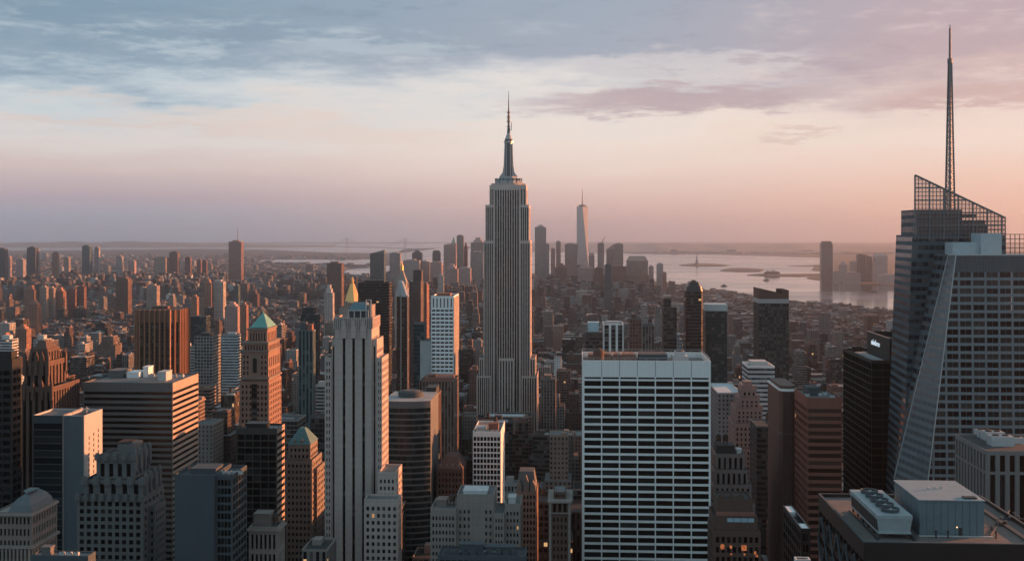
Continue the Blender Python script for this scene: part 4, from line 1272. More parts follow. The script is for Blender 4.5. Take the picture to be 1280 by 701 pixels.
# ------------------------------------------------------------------ the great stepped tower at the centre
def great_tower():
    Y = 1290
    b = Bld('great_stepped_tower', 'tallest tower at the centre, grey stone shaft with silver crown, mast and needle', 'skyscraper', X(634, Y), Y, 'the great central tower')
    c = 634.3
    zz = lambda y: zp(y, c, Y)
    # base and shoulders, from the ground
    b.tier(X(588, Y), X(682, Y), Y - 20, Y + 60, 0, 32, S(nb=24, fh=4, wx=0.45, wy=0.6, mu=1))
    b.tier(X(596, Y), X(613.5, Y), Y - 3, Y + 48, 0, zz(469.5), S(nb=6, strip=1, wx=0.58, wy=1, mu=0.8, mt=2), rec=0.9)
    b.tier(X(652, Y), X(671.5, Y), Y - 3, Y + 48, 0, zz(469.5), S(nb=6, strip=1, wx=0.58, wy=1, mu=0.8, mt=2), rec=0.9)
    b.tier(X(598.5, Y), X(604.4, Y), Y + 3, Y + 42, zz(469.5), zz(447.5), S(nb=2, strip=1, wx=0.5, wy=1, mu=0.5, mt=2), rec=0.7)
    b.tier(X(662.2, Y), X(669, Y), Y + 3, Y + 42, zz(469.5), zz(447.5), S(nb=2, strip=1, wx=0.5, wy=1, mu=0.5, mt=2), rec=0.7)
    b.tier(X(623.5, Y), X(642.5, Y), Y - 2.2, Y - 0.02, 0, zz(447.5), S(nb=5, strip=1, wx=0.5, wy=1, mu=0.8, mt=3), 0, rec=0.9, par=0.3)
    # shaft: corner bays, recessed middle
    b.tier(X(604.4, Y), X(617.5, Y), Y, Y + 46, 0, zz(301), S(nb=5, strip=1, wx=0.58, wy=1, mu=0.8, mt=3), S(nb=10, strip=1, wx=0.46, wy=1, mu=1.0, mt=3), rec=0.9)
    b.tier(X(649.6, Y), X(662.8, Y), Y, Y + 46, 0, zz(301), S(nb=5, strip=1, wx=0.58, wy=1, mu=0.8, mt=3), S(nb=10, strip=1, wx=0.46, wy=1, mu=1.0, mt=3), rec=0.9)
    b.tier(X(617.5, Y) + 0.02, X(649.6, Y) - 0.02, Y + 2.2, Y + 44, 0, zz(231), S(nb=10, strip=1, wx=0.62, wy=1, mu=0.6, mt=6), rec=0.9)
    b.tier(X(606.5, Y), X(617.5, Y), Y + 2, Y + 44, zz(301), zz(256), S(nb=4, strip=1, wx=0.58, wy=1, mu=0.8, mt=3), S(nb=9, strip=1, wx=0.46, wy=1, mu=1.0, mt=3), rec=0.9)
    b.tier(X(649.6, Y), X(661.2, Y), Y + 2, Y + 44, zz(301), zz(256), S(nb=4, strip=1, wx=0.58, wy=1, mu=0.8, mt=3), S(nb=9, strip=1, wx=0.46, wy=1, mu=1.0, mt=3), rec=0.9)
    b.tier(X(611.5, Y), X(617.5, Y), Y + 4, Y + 42, zz(256), zz(231), S(nb=2, strip=1, wx=0.45, wy=1, mu=0.6, mt=5), S(nb=6, strip=1, wx=0.45, wy=1, mu=0.6, mt=5), rec=0.9)
    b.tier(X(649.6, Y), X(657.6, Y), Y + 4, Y + 42, zz(256), zz(231), S(nb=2, strip=1, wx=0.45, wy=1, mu=0.6, mt=5), S(nb=6, strip=1, wx=0.45, wy=1, mu=0.6, mt=5), rec=0.9)
    cx_, cy2 = X(c, Y), Y + 23
    def ring(r, z0, z1, r2=None, n=20, squash=0.85):
        k = [(math.cos(2 * math.pi * (i + .5) / n), math.sin(2 * math.pi * (i + .5) / n)) for i in range(n)]
        return [(cx_ + r * a, cy2 + r * squash * s) for a, s in k], [(cx_ + (r2 or r) * a, cy2 + (r2 or r) * squash * s) for a, s in k]
    def oct_(name, r, ya, yb, mat, r2=None, n=8, sq=0.85):
        k = [(math.cos(2 * math.pi * (i + .5) / n), math.sin(2 * math.pi * (i + .5) / n)) for i in range(n)]
        p1 = [(cx_ + r * a, cy2 + r * sq * s) for a, s in k]; p2 = [(cx_ + (r2 or r) * a, cy2 + (r2 or r) * sq * s) for a, s in k]
        return b.part(name, MB().prism(p1, zz(ya), zz(yb), poly2=p2), mat)
    silver = plain('aluminium_silver', (0.33, 0.35, 0.36), 0.42, 0.35)
    for k in range(18):
        a_ = 2 * math.pi * (k + .5) / 18
        b.part('crown_fin', MB().box(cx_ + 15.6 * math.cos(a_) - .5, cx_ + 15.6 * math.cos(a_) + .5, cy2 + 13.2 * math.sin(a_) - .5, cy2 + 13.2 * math.sin(a_) + .5, zz(229), zz(221.8)), M_slate)
    oct_('observation_deck', 21.5, 231, 228.6, M_lime)
    oct_('crown_step', 17.0, 228.6, 225.2, silver)
    oct_('crown_step', 15.2, 225.2, 222.4, plain('blue_crown', (0.15, 0.23, 0.27), 0.5, 0.2))
    oct_('crown_step', 11.5, 222.4, 219.5, silver)
    for a in (-1, 1):       # winged buttresses of the mast
        mb = MB()
        for (w0, z0_, w1, z1_) in ((10.5, 219.5, 7.0, 214.5), (7.0, 214.5, 5.6, 205), (5.6, 205, 4.7, 178)):
            x_a, x_b = sorted((cx_ + a * 3.0, cx_ + a * w0)); x_c, x_d = sorted((cx_ + a * 3.0, cx_ + a * w1))
            mb.prism([(x_a, cy2 - 2.6), (x_b, cy2 - 2.6), (x_b, cy2 + 2.6), (x_a, cy2 + 2.6)], zz(z0_), zz(z1_), poly2=[(x_c, cy2 - 2.3), (x_d, cy2 - 2.3), (x_d, cy2 + 2.3), (x_c, cy2 + 2.3)])
        b.part('mast_wing', mb, silver)
    o = oct_('mooring_mast', 5.2, 219.5, 177, plain('mast_glass', (0.05, 0.065, 0.075), 0.3, 0.3), 4.3, 12, 1.0)
    for k in range(6):
        a_ = 2 * math.pi * k / 6
        b.part('mast_rib', MB().bar((cx_ + 5.1 * math.cos(a_), cy2 + 5.1 * math.sin(a_), zz(219)), (cx_ + 4.3 * math.cos(a_), cy2 + 4.3 * math.sin(a_), zz(177)), 0.5), silver, o)
    oct_('mast_collar', 5.6, 177, 174.6, silver, 5.6, 12, 1)
    oct_('mast_collar', 4.9, 174.6, 172.2, M_slate, 4.6, 12, 1)
    oct_('mast_dome', 4.4, 172.2, 164.5, silver, 1.9, 12, 1)
    oct_('antenna_base', 1.9, 164.5, 158, M_slate, 1.7, 8, 1)
    oct_('antenna', 1.25, 158, 146, M_rust, 1.15, 8, 1)
    oct_('antenna', 1.6, 150, 134, M_rust, 0.9, 8, 1)
    oct_('needle', 0.75, 134, 122, M_rust, 0.5, 6, 1)
    oct_('needle', 0.42, 122, 111, M_rust, 0.25, 6, 1)
    b.part('side_antenna', MB().bar((cx_ + 3.2, cy2, zz(161)), (cx_ + 3.2, cy2, zz(151)), 0.35).bar((cx_, cy2, zz(160)), (cx_ + 3.2, cy2, zz(160)), 0.25), M_rust)
    for k in range(4): b.part('antenna_ring', MB().cyl(cx_, cy2, zz(156.5 - 6 * k), zz(155.5 - 6 * k), 2.3, 2.3, 10), M_rust)
    b.done(M_grand, M_roofg, M_strip, 520, 'window_strip')
M_rust = plain('painted_steel', (0.19, 0.13, 0.125), 0.6)
M_grand = wallmat('grand_limestone', (0.54, 0.455, 0.42), var=0.12, course=7.4)
great_tower()

simple('pier_office', 'brownish office block of slender piers just right of the great tower foot', 'office building', 'the pier block by the great tower', 1240, 676, 694.5, 695, 475, 545, facademat('pier_wall_tan', 0.5, 0.8, (0.24, 0.19, 0.17)), M_roofb, D=30, pent=[(.2, .7, .2, .8, 4, M_tan2)])
simple('white_block', 'small white rooftop block standing among dark roofs right of the great tower', 'building', 'the small white block', 1700, 692.5, 701.5, 702, 447, 462, facademat('white_small', 0.3, 0.4, (0.7, 0.72, 0.72)), M_roofp, D=20)
simple('white_roof_hall', 'low hall with a long pale roof in front of the great tower foot', 'building', 'the long pale roof', 1130, 608, 655, 656, 521, 528, F_brick, plain('pale_blue_roof', (0.55, 0.62, 0.66), 0.8), D=14, color=(0.2, 0.2, 0.2), crown=M_pale)

# ------------------------------------------------------------------ right half
def grid_slab():
    Y = 600
    b = Bld('white_grid_tower', 'broad white office tower with dark horizontal windows in a seven bay grid', 'skyscraper', X(808, Y), Y, 'the broad white grid tower')
    zz = lambda y: zp(y, 808, Y)
    x0, x1 = X(728, Y), X(888.5, Y)
    D = 44
    pitch = 9.32 * 600 / F
    zs = zz(470.6)
    nf = int(zs / pitch)
    w = x1 - x0
    mu = 0.75
    # slot + blank parapet band
    b.tier(x0, x1, Y, Y + D, 0, zz(474.8), dict(nb=7, wx=0.935, wy=0.70, fh=pitch, mu=mu, mt=0.0, mb=0.0), dict(nb=5, wx=0.9, wy=0.70, fh=pitch, mu=mu, mt=0), rec=0.55, par=0)
    b.tier(x0, x1, Y, Y + D, zz(474.8), zz(470.6), dict(nb=7, wx=0.925, wy=0.55, fh=50, mu=mu, mt=0.0), dict(nb=5, wx=0.9, wy=0.55, fh=50, mu=mu, mt=0), rec=1.1, par=0)
    b.tier(x0, x1, Y, Y + D, zz(470.6), zz(450.5), 0, 0, par=3.0)
    for k in range(1, 7):   # joints of the blank band
        xx = x0 + mu + (w - 2 * mu) * k / 7
        b.part('panel_joint', MB().box(xx - 0.12, xx + 0.12, Y - 0.03, Y + 0.1, zz(470.4), zz(450.9)), M_slate)
    zr = zz(450.5) - 3.0
    # roof clutter
    b.part('penthouse', MB().box(X(752, Y), X(797, Y), Y + 22, Y + 36, zr, zr + 4.0).box(X(736, Y), X(751, Y), Y + 24, Y + 36, zr, zr + 3.4), plain('orange_brick', (0.20, 0.12, 0.095), 0.85))
    t_ = MB().cyl(X(749, Y), Y + 16, zr + 1, zr + 6.5, 3.0, 3.0, 16).cyl(X(749, Y), Y + 16, zr + 6.5, zr + 8.2, 3.2, 0.2, 16)
    b.part('water_tank', t_, M_brown)
    b.part('cooling_unit', MB().box(X(844, Y), X(864, Y), Y + 14, Y + 26, zr, zr + 3.8).box(X(848, Y), X(860, Y), Y + 16, Y + 24, zr + 3.8, zr + 6.0), M_metal)
    b.part('fan', MB().cyl(X(854, Y), Y + 20, zr + 6.0, zr + 6.5, 2.2, 2.2, 16), M_dark)
    b.part('plant_house', MB().box(X(802, Y), X(838, Y), Y + 20, Y + 36, zr, zr + 4.2), M_slate)
    for (p, yy) in ((765, 10), (796.5, 12), (776, 14)):
        o = b.part('dish_post', MB().bar((X(p, Y), Y + yy, zr), (X(p, Y), Y + yy, zr + 4.6), 0.2), M_dark)
        b.part('dish', MB().cyl(X(p, Y), Y + yy, zr + 4.4, zr + 5.8, 0.5, 1.4, 12), M_pale, o)
    rail = MB()
    for (p, q) in (((x0 + .3, Y + .3), (x1 - .3, Y + .3)), ((x1 - .3, Y + .3), (x1 - .3, Y + D - .3)), ((x0 + .3, Y + .3), (x0 + .3, Y + D - .3)), ((x0 + .3, Y + D - .3), (x1 - .3, Y + D - .3))):
        rail.bar((*p, zz(450.5) + 1.3), (*q, zz(450.5) + 1.3), 0.09)
        for k in range(13):
            f = k / 12
            x_, y_ = p[0] + (q[0] - p[0]) * f, p[1] + (q[1] - p[1]) * f
            rail.bar((x_, y_, zz(450.5) - 0.1), (x_, y_, zz(450.5) + 1.3), 0.07)
    b.part('railing', rail, M_metal)
    b.done(M_conc, M_roofb, M_glassd, 701)
grid_slab()

simple('pillar_office', 'block with bold white vertical pillars behind the white grid tower roof', 'office building', 'the white-pillared block', 1000, 754, 779.5, 780, 406, 446, facademat('white_pillars', 0.66, 0.97, (0.75, 0.77, 0.78), glass=(0.012, 0.014, 0.015)), M_roofd, bw=6.5, D=26, crown=M_conc, pent=[(.2, .8, .3, .7, 2, M_metal)])
simple('blue_glass_block', 'dark block with a pale sky blue glass crown behind the white grid tower', 'office building', 'the sky-blue crowned block', 1040, 732, 762, 763, 416, 446, F_ribbon, M_roofd, D=30, color=(0.07, 0.08, 0.085), pent=[(.1, .55, .1, .5, 9, plain('sky_blue_panel', (0.32, 0.52, 0.62), 0.4))])
simple('brown_tower', 'plain brown apartment tower right of the white-pillared block', 'apartment tower', 'the plain brown tower', 1120, 787, 802, 803, 399, 446, F_brick, M_roofd, D=22, color=(0.16, 0.10, 0.085), pent=[(.2, .6, .3, .7, 4, M_brown)])
simple('ribbed_slab', 'dull grey office slab with close ribs behind the white grid tower roof', 'office building', 'the dull ribbed slab', 1180, 803, 818, 819, 408, 446, F_strip, M_roofd, D=22, color=(0.18, 0.16, 0.155), tank=True)
simple('twin_top_tower', 'dark tower with notched twin top left of the tall domed dark tower', 'office tower', 'the notched dark tower', 1180, 829.5, 846, 847, 384, 446, F_ribbon, M_roofd, D=24, color=(0.055, 0.052, 0.05), steps=[(830, 839, 375, 2, 14)], crown=M_black)
simple('white_block', 'small white stepped building between the notched and domed dark towers', 'building', 'the small white stepped building', 1240, 840, 853, 854, 424, 446, F_brick, M_roofp, D=20, color=(0.55, 0.56, 0.56), steps=[(842, 850, 418, 3, 10)], crown=M_conc)

def domed_tower():
    Y = 1200
    b = Bld('domed_tower', 'tall dark banded tower with rounded stepped top right of centre', 'office tower', X(868, Y), Y, 'the domed dark tower')
    zz = lambda y: zp(y, 868, Y)
    x0, x1 = X(857.5, Y), X(879, Y)
    fac = facademat('dark_banded', 1.0, 0.55, (0.06, 0.055, 0.052), glass=(0.012, 0.014, 0.015), blind=0.08)
    mb = MB().prism([(x0 + 2, Y), (x1 - 2, Y), (x1, Y + 3), (x1, Y + 24), (x0, Y + 24), (x0, Y + 3)], 0, zz(364), 3, 3.6)
    b.part('wall', mb, fac)
    b.part('rounded_top', MB().prism([(x0 + 2, Y), (x1 - 2, Y), (x1, Y + 3), (x1, Y + 24), (x0, Y + 24), (x0, Y + 3)], zz(364), zz(358), poly2=[(x0 + 3, Y + 1.2), (x1 - 3, Y + 1.2), (x1 - 1.4, Y + 4), (x1 - 1.4, Y + 22), (x0 + 1.4, Y + 22), (x0 + 1.4, Y + 4)])
           .prism([(x0 + 3.8, Y + 2), (x1 - 3.8, Y + 2), (x1 - 2.4, Y + 5), (x1 - 2.4, Y + 21), (x0 + 2.4, Y + 21), (x0 + 2.4, Y + 5)], zz(358) + .01, zz(352.5), poly2=[(x0 + 5.2, Y + 4), (x1 - 5.2, Y + 4), (x1 - 4.2, Y + 7), (x1 - 4.2, Y + 19), (x0 + 4.2, Y + 19), (x0 + 4.2, Y + 7)]), M_black)
    b.part('penthouse', MB().box(x0 + 7, x1 - 7, Y + 8, Y + 17, zz(352.5), zz(352.5) + 1.5), M_black)
    b.boxes.append((x0, x1, Y, Y + 24, zz(353))); b.register(446)
domed_tower()
b_ = simple('teal_glass_tower', 'teal glass tower with a pale crown band right of the domed dark tower', 'office tower', 'the pale-crowned teal tower', 1230, 882, 909, 910, 388, 488, F_glass, M_roofd, D=28, color=(0.02, 0.055, 0.06))
_z = zp(388, 895, 1230)
b_.part('crown_screen', MB().box(X(882, 1230) - .2, X(909, 1230) + .2, 1229.8, 1258.2, _z - 0.5, zp(380.5, 895, 1230)), plain('pale_screen', (0.42, 0.50, 0.52), 0.5))

def checker_tower():
    Y = 1000
    b = Bld('apartment_tower', 'dark residential tower with speckled window grid, pale top band and slanted parapet', 'apartment tower', X(967, Y), Y, 'the speckled dark tower')
    zz = lambda y: zp(y, 967, Y)
    x0, x1 = X(948.5, Y), X(986, Y)
    D = 30
    b.part('wall', MB().box(x0, x1, Y, Y + D, 0, zz(379), 2.6, 3.0), facademat('speckled_wall', 0.62, 0.6, (0.035, 0.042, 0.044), glass=(0.012, 0.016, 0.018), blind=0.42, lit=0.002))
    b.part('top_band', MB().box(x0 - .15, x1 + .15, Y - .15, Y + D + .15, zz(379), zz(373.5)), plain('pale_band', (0.30, 0.32, 0.33), 0.7))
    mb = MB()
    zt = zz(373.5)
    for yy in (Y - .2, Y + D - 0.6):
        pts = [(x0, zt), (x1, zt), (x1, zz(362.5)), (X(977.5, Y), zz(362.5)), (X(977.5, Y), zz(367)), (x0, zz(360.5))]
        f = [(x, yy, z) for x, z in pts]; g_ = [(x, yy + 0.8, z) for x, z in pts]
        mb.q(f); mb.q(g_[::-1])
        for k in range(len(pts)):
            j = (k + 1) % len(pts)
            mb.q([f[k], g_[k], g_[j], f[j]])
    mb.box(x0, x0 + .8, Y + .6, Y + D - .6, zt, zz(360.5)).box(x1 - .8, x1, Y + .6, Y + D - .6, zt, zz(362.5))
    b.part('slanted_parapet', mb, M_brown)
    b.part('roof', MB().box(x0 + 1, x1 - 1, Y + 1, Y + D - 1, zt, zt + 1), M_roofd)
    b.boxes.append((x0, x1, Y, Y + D, zz(361))); b.register(455)
checker_tower()
simple('blue_ribbon_office', 'pale blue office with dark ribbon windows below the speckled dark tower', 'office building', 'the pale blue ribbon office', 900, 935, 968.5, 969, 459, 500, facademat('pale_ribbon', 1.0, 0.42, (0.44, 0.49, 0.52), glass=(0.02, 0.025, 0.03)), M_roofp, D=32, pent=[(.2, .8, .3, .8, 3, M_pale)], crown=M_conc)
simple('blue_ribbon_office', 'lower pale ribbon office tucked right of the taller pale blue one', 'office building', 'the lower pale ribbon office', 905, 969.2, 992, 993, 488, 530, facademat('pale_ribbon', 1.0, 0.42), M_roofp, D=30, crown=M_conc)
simple('long_shed', 'low long building with pale flat roof left of the pale blue ribbon office', 'building', 'the long pale flat roof', 930, 897, 927, 928, 492, 500, F_brick, plain('pale_blue_roof', (0.55, 0.62, 0.66)), D=60, color=(0.25, 0.25, 0.26), crown=M_pale)

def rose_ziggurat():
    Y = 820
    b = Bld('rose_setback_tower', 'rosy brick prewar tower of many setbacks right of the white grid tower', 'skyscraper', X(938, Y), Y, 'the rosy setback tower')
    zz = lambda y: zp(y, 938, Y)
    for i, (p0, p1, y0, dd, ya, yb) in enumerate(((916, 960, 0, 40, None, 560), (918.5, 957, 2, 34, 560, 530), (921.5, 954.5, 4, 30, 530, 511), (926, 951, 6, 25, 511, 498), (929.5, 948, 8, 20, 498, 487))):
        b.tier(X(p0, Y), X(p1, Y), Y + y0, Y + y0 + dd, zz(ya) if ya else 0, zz(yb), S(bw=3.0, fh=3.6, wx=0.4, wy=0.55, mt=2), rec=0.45, par=0.8)
        for p in (p0 + 1, p1 - 1):
            b.part('pinnacle', MB().box(X(p, Y) - 0.8, X(p, Y) + 0.8, Y + y0 + 0.1, Y + y0 + 1.7, zz(yb) - 2, zz(yb) + 2.2), M_rose2)
    rooftop_box(b, X(934, Y), X(943, Y), Y + 13, Y + 22, zz(487) - 0.8, 4.5, M_rose2)
    b.done(M_rose2, M_roofb, M_glassd, 590)
M_rose2 = wallmat('rosy_brick', (0.27, 0.175, 0.155))
rose_ziggurat()

def grey_zig():
    Y = 640
    b = Bld('tapered_building', 'pinkish grey building with sides stepping inward to a narrow flat top', 'building', X(914, Y), Y, 'the stepped tapering building')
    zz = lambda y: zp(y, 914, Y)
    for (p0, p1, y0, dd, ya, yb) in ((889, 944, 0, 34, None, 628), (892.5, 940, 1.5, 30, 628, 606), (894, 936.5, 3, 26, 606, 588), (896, 932.5, 4.5, 22, 588, 569)):
        b.tier(X(p0, Y), X(p1, Y), Y + y0, Y + y0 + dd, zz(ya) if ya else 0, zz(yb), S(bw=2.9, strip=1, wx=0.45, wy=1, mt=2.2), rec=0.5, par=0.7)
    rooftop_box(b, X(898, Y), X(921, Y), Y + 9, Y + 20, zz(569) - 0.7, 4.2, M_roofbox2)
    rooftop_box(b, X(924, Y), X(930, Y), Y + 10, Y + 15, zz(569) - 0.7, 2.0, M_conc)
    water_tank(b, X(902, Y), Y + 14, zz(569) + 3.5, 0.8)
    water_tank(b, X(911, Y), Y + 14, zz(569) + 3.5, 0.8)
    b.done(M_mauve, M_roofd, M_glassd, 650, 'window_strip')
M_roofbox2 = plain('dark_hut', (0.06, 0.055, 0.055), 0.8)
M_mauve = wallmat('mauve_stone', (0.26, 0.215, 0.205))
grey_zig()

def lit_eatery():
    Y = 520
    b = Bld('terrace_building', 'dark low building with warm lit windows and a blue glazed roof pavilion', 'building', X(916, Y), Y, 'the dark block with warm lit windows')
    zz = lambda y: zp(y, 916, Y)
    sp = S(nb=8, fh=4.6, wx=0.6, wy=0.6, mt=1.5)
    b.tier(X(892, Y), X(951, Y), Y, Y + 24, 0, zz(664), sp, rec=0.5)
    b.tier(X(894, Y), X(949, Y), Y + 5, Y + 24, zz(664) - 0.99, zz(648), 0, rec=0.4)
    b.tier(X(899, Y), X(944, Y), Y + 7, Y + 24, zz(648) - 0.99, zz(628), 0, rec=0.4)
    for k in range(4):
        xx = X(911 + 8.6 * k, Y)
        mb = MB().box(xx, xx + 2.9, Y + 4.9, Y + 5.1, zz(655.5), zz(650.5))
        b.part('skylight', mb, plain('sky_glass', (0.30, 0.46, 0.55), 0.3))
    for (p, y, w, h) in ((903, 683, 1.8, 2.2), (913.5, 683, 1.0, 1.6), (930, 684, 2.4, 2.6), (914, 692, 0.8, 0.8), (930.5, 692, 0.8, 0.8), (944, 690, 1.0, 1.4), (946, 694, 1.0, 0.9)):
        xx = X(p, Y)
        b.part('lit_window', MB().box(xx - w / 2, xx + w / 2, Y - 0.08, Y + 0.05, zz(y) - h / 2, zz(y) + h / 2), M_lamp)
    for k in range(3): ac_unit(b, X(903 + 12 * k, Y), Y + 12, zz(628) - 1, M_brown)
    b.part('awning', MB().prism([(X(897, Y), Y + 5), (X(946, Y), Y + 5), (X(946, Y), Y + 7), (X(897, Y), Y + 7)], zz(648) + 0.1, zz(644)), M_red)
    b.done(M_brown, M_roofd, M_glassd, 701)
m, nt = newmat('lit_interior')
nz_ = nt.noise(nt.n('ShaderNodeNewGeometry').outputs['Position'], 1.6, 3, 0.7)
bsdf(nt, (0.1, 0.05, 0.03), 0.5, 0, nt.mix(nt.ss(nz_, 0.4, 0.65), (0.35, 0.06, 0.02), (1.0, 0.35, 0.12)), 0.3)
M_lamp = m
lit_eatery()

def round_corner():
    Y = 640
    b = Bld('round_corner_tower', 'dark brown tower with rounded corner and pale cap left of the orange striped block', 'office tower', X(985, Y), Y, 'the round-cornered brown tower')
    zz = lambda y: zp(y, 985, Y)
    x0, x1 = X(975, Y), X(998, Y)
    r_ = 4.0
    n_ = 6
    arc = lambda cx2, cy2, a0: [(cx2 + r_ * math.cos(a0 + math.pi / 2 * k / n_), cy2 + r_ * math.sin(a0 + math.pi / 2 * k / n_)) for k in range(n_ + 1)]
    poly = arc(x0 + r_, Y + r_, math.pi) + arc(x1 - r_, Y + r_, 1.5 * math.pi) + [(x1, Y + 40), (x0, Y + 40)]
    wl = MB().prism(poly, 0, zz(489))
    b.part('wall', wl, M_umber)
    for k in range(5):
        xx = x0 + 1.8 + k * (x1 - x0 - 3.6) / 4
        b.part('rib', MB().box(xx - 0.35, xx + 0.35, Y - 0.45, Y + 1.0, 0, zz(491)), M_brown)
    mx, my = (x0 + x1) / 2, Y + 20
    g_ = [(mx + (x - mx) * 1.05, my + (y - my) * 1.03) for x, y in poly]
    b.part('cap_ring', MB().prism(g_, zz(489) + 0.01, zz(489) + 0.9), M_conc)
    b.part('cap_drum', MB().prism([(mx + (x - mx) * 0.85, my + (y - my) * 0.85) for x, y in poly], zz(489) + 0.91, zz(483)), M_umber)
    b.part('belt', MB().prism([(mx + (x - mx) * 1.02, my + (y - my) * 1.01) for x, y in poly], zz(543), zz(543) + 0.8), M_tan2)
    b.boxes.append((x0, x1, Y, Y + 40, zz(483))); b.register(650)
M_umber = wallmat('umber_panel', (0.10, 0.062, 0.05), rough=0.6)
round_corner()

def orange_ribbon():
    Y = 600
    b = Bld('orange_ribbon_office', 'brown office block with glowing orange spandrel stripes and cluttered roof', 'office building', X(1030, Y), Y, 'the orange striped block')
    zt = zp(497, 1030, Y)
    D = back(1009.5, 993, Y)
    D = abs(D)
    b.tier(X(1009.5, Y), X(1052.5, Y), Y, Y + D, 0, zt, S(nb=1, fh=3.9, wx=1.0, wy=0.56, mu=0.35, mt=5), S(nb=9, fh=3.9, wx=0.8, wy=0.56, mu=0.4, mt=5), rec=0.3)
    rg = random.Random(9)
    for k in range(6): ac_unit(b, X(1012 + 6 * k, Y), Y + 5 + rg.random() * 14, zt - 1, w=2 + rg.random(), h=1.2 + rg.random())
    rooftop_box(b, X(1016, Y), X(1032, Y), Y + 14, Y + 26, zt - 1, 4, M_slate)
    water_tank(b, X(1040, Y), Y + 20, zt - 1, 0.8)
    b.done(M_orange, M_roofg, glassmat('brown_glass', (0.035, 0.022, 0.018), 0.15, 0.01, blindcol=(0.08, 0.05, 0.04)), 680, 'ribbon_window')
M_orange = wallmat('orange_spandrel', (0.21, 0.085, 0.063), var=0.1)
orange_ribbon()

def sign_tower():
    Y = 640
    b = Bld('dark_glass_tower', 'dark green glass tower with a white rooftop sign on its raised upper block', 'skyscraper', X(1110, Y), Y, 'the dark glass tower with the white sign')
    zl = zp(450, 1089, Y)
    zu = zp(423.5, 1112, Y)
    x0, x1 = X(1089, Y), X(1146, Y)
    D = abs(back(1089, 1054, Y))
    sp = S(bw=6.0, fh=4.0, wx=0.94, wy=0.82, mt=1.5, mu=0.3)
    b.tier(x0, x1, Y, Y + D, 0, zl, sp, rec=0.15, par=1.6)
    xu = X(1112, Y)
    Du = abs(back(1112, 1084, Y))
    b.tier(xu, x1, Y + 0.2, Y + Du, zl - 1.6, zu, S(bw=6.0, fh=9.0, wx=0.95, wy=0.9, mt=1.0, mu=0.3), 0, rec=0.12, par=3.0)
    b.part('roof_deck', MB().box(x0 + 4, xu - 0.5, Y + 6, Y + D - 12, zl - 1.55, zl - 0.9), M_roofp)
    b.part('screen_wall', MB().box(x0 + 3, xu - 1, Y + D - 10, Y + D - 9, zl - 1.6, zl + 2.0), M_black)
    b.part('coping', MB().box(xu - .2, xu + .5, Y + 0.3, Y + Du - .1, zu + 0.003, zu + 0.5, bottom=True), M_tan)
    cv = bpy.data.curves.new('sign', 'FONT')
    cv.body = 'salesforce'
    cv.size = 4.6
    cv.extrude = 0.12
    cv.align_x = 'CENTER'
    tx = bpy.data.objects.new('sign', cv)
    COL.objects.link(tx)
    tx.parent = b.root
    tx.location = (xu - 0.25 - b.root.location.x, Y + Du * 0.60 - Y, zu - 6.6)
    tx.rotation_euler = (R(90), 0, R(-90))
    mm, n2_ = newmat('sign_light')
    bsdf(n2_, (0.8, 0.85, 0.9), 0.5, 0, (0.75, 0.9, 1.0), 0.28)
    bpy.context.view_layer.update()
    sm_ = bpy.data.meshes.new_from_object(tx.evaluated_get(bpy.context.evaluated_depsgraph_get()))
    sg = bpy.data.objects.new('sign', sm_)
    sg.parent, sg.location, sg.rotation_euler = b.root, tx.location, tx.rotation_euler
    bpy.data.objects.remove(tx)
    sg.name = 'sign'
    sm_.materials.clear()
    sm_.materials.append(mm)
    COL.objects.link(sg)
    b.done(M_greenblack, M_roofd, glassmat('green_glass', (0.003, 0.013, 0.012), 0.10, 0.0, rough=0.12, blindcol=(0.007, 0.02, 0.018), spec=0.0), 620)
M_greenblack = wallmat('green_black_frame', (0.005, 0.013, 0.013), rough=0.7)
sign_tower()

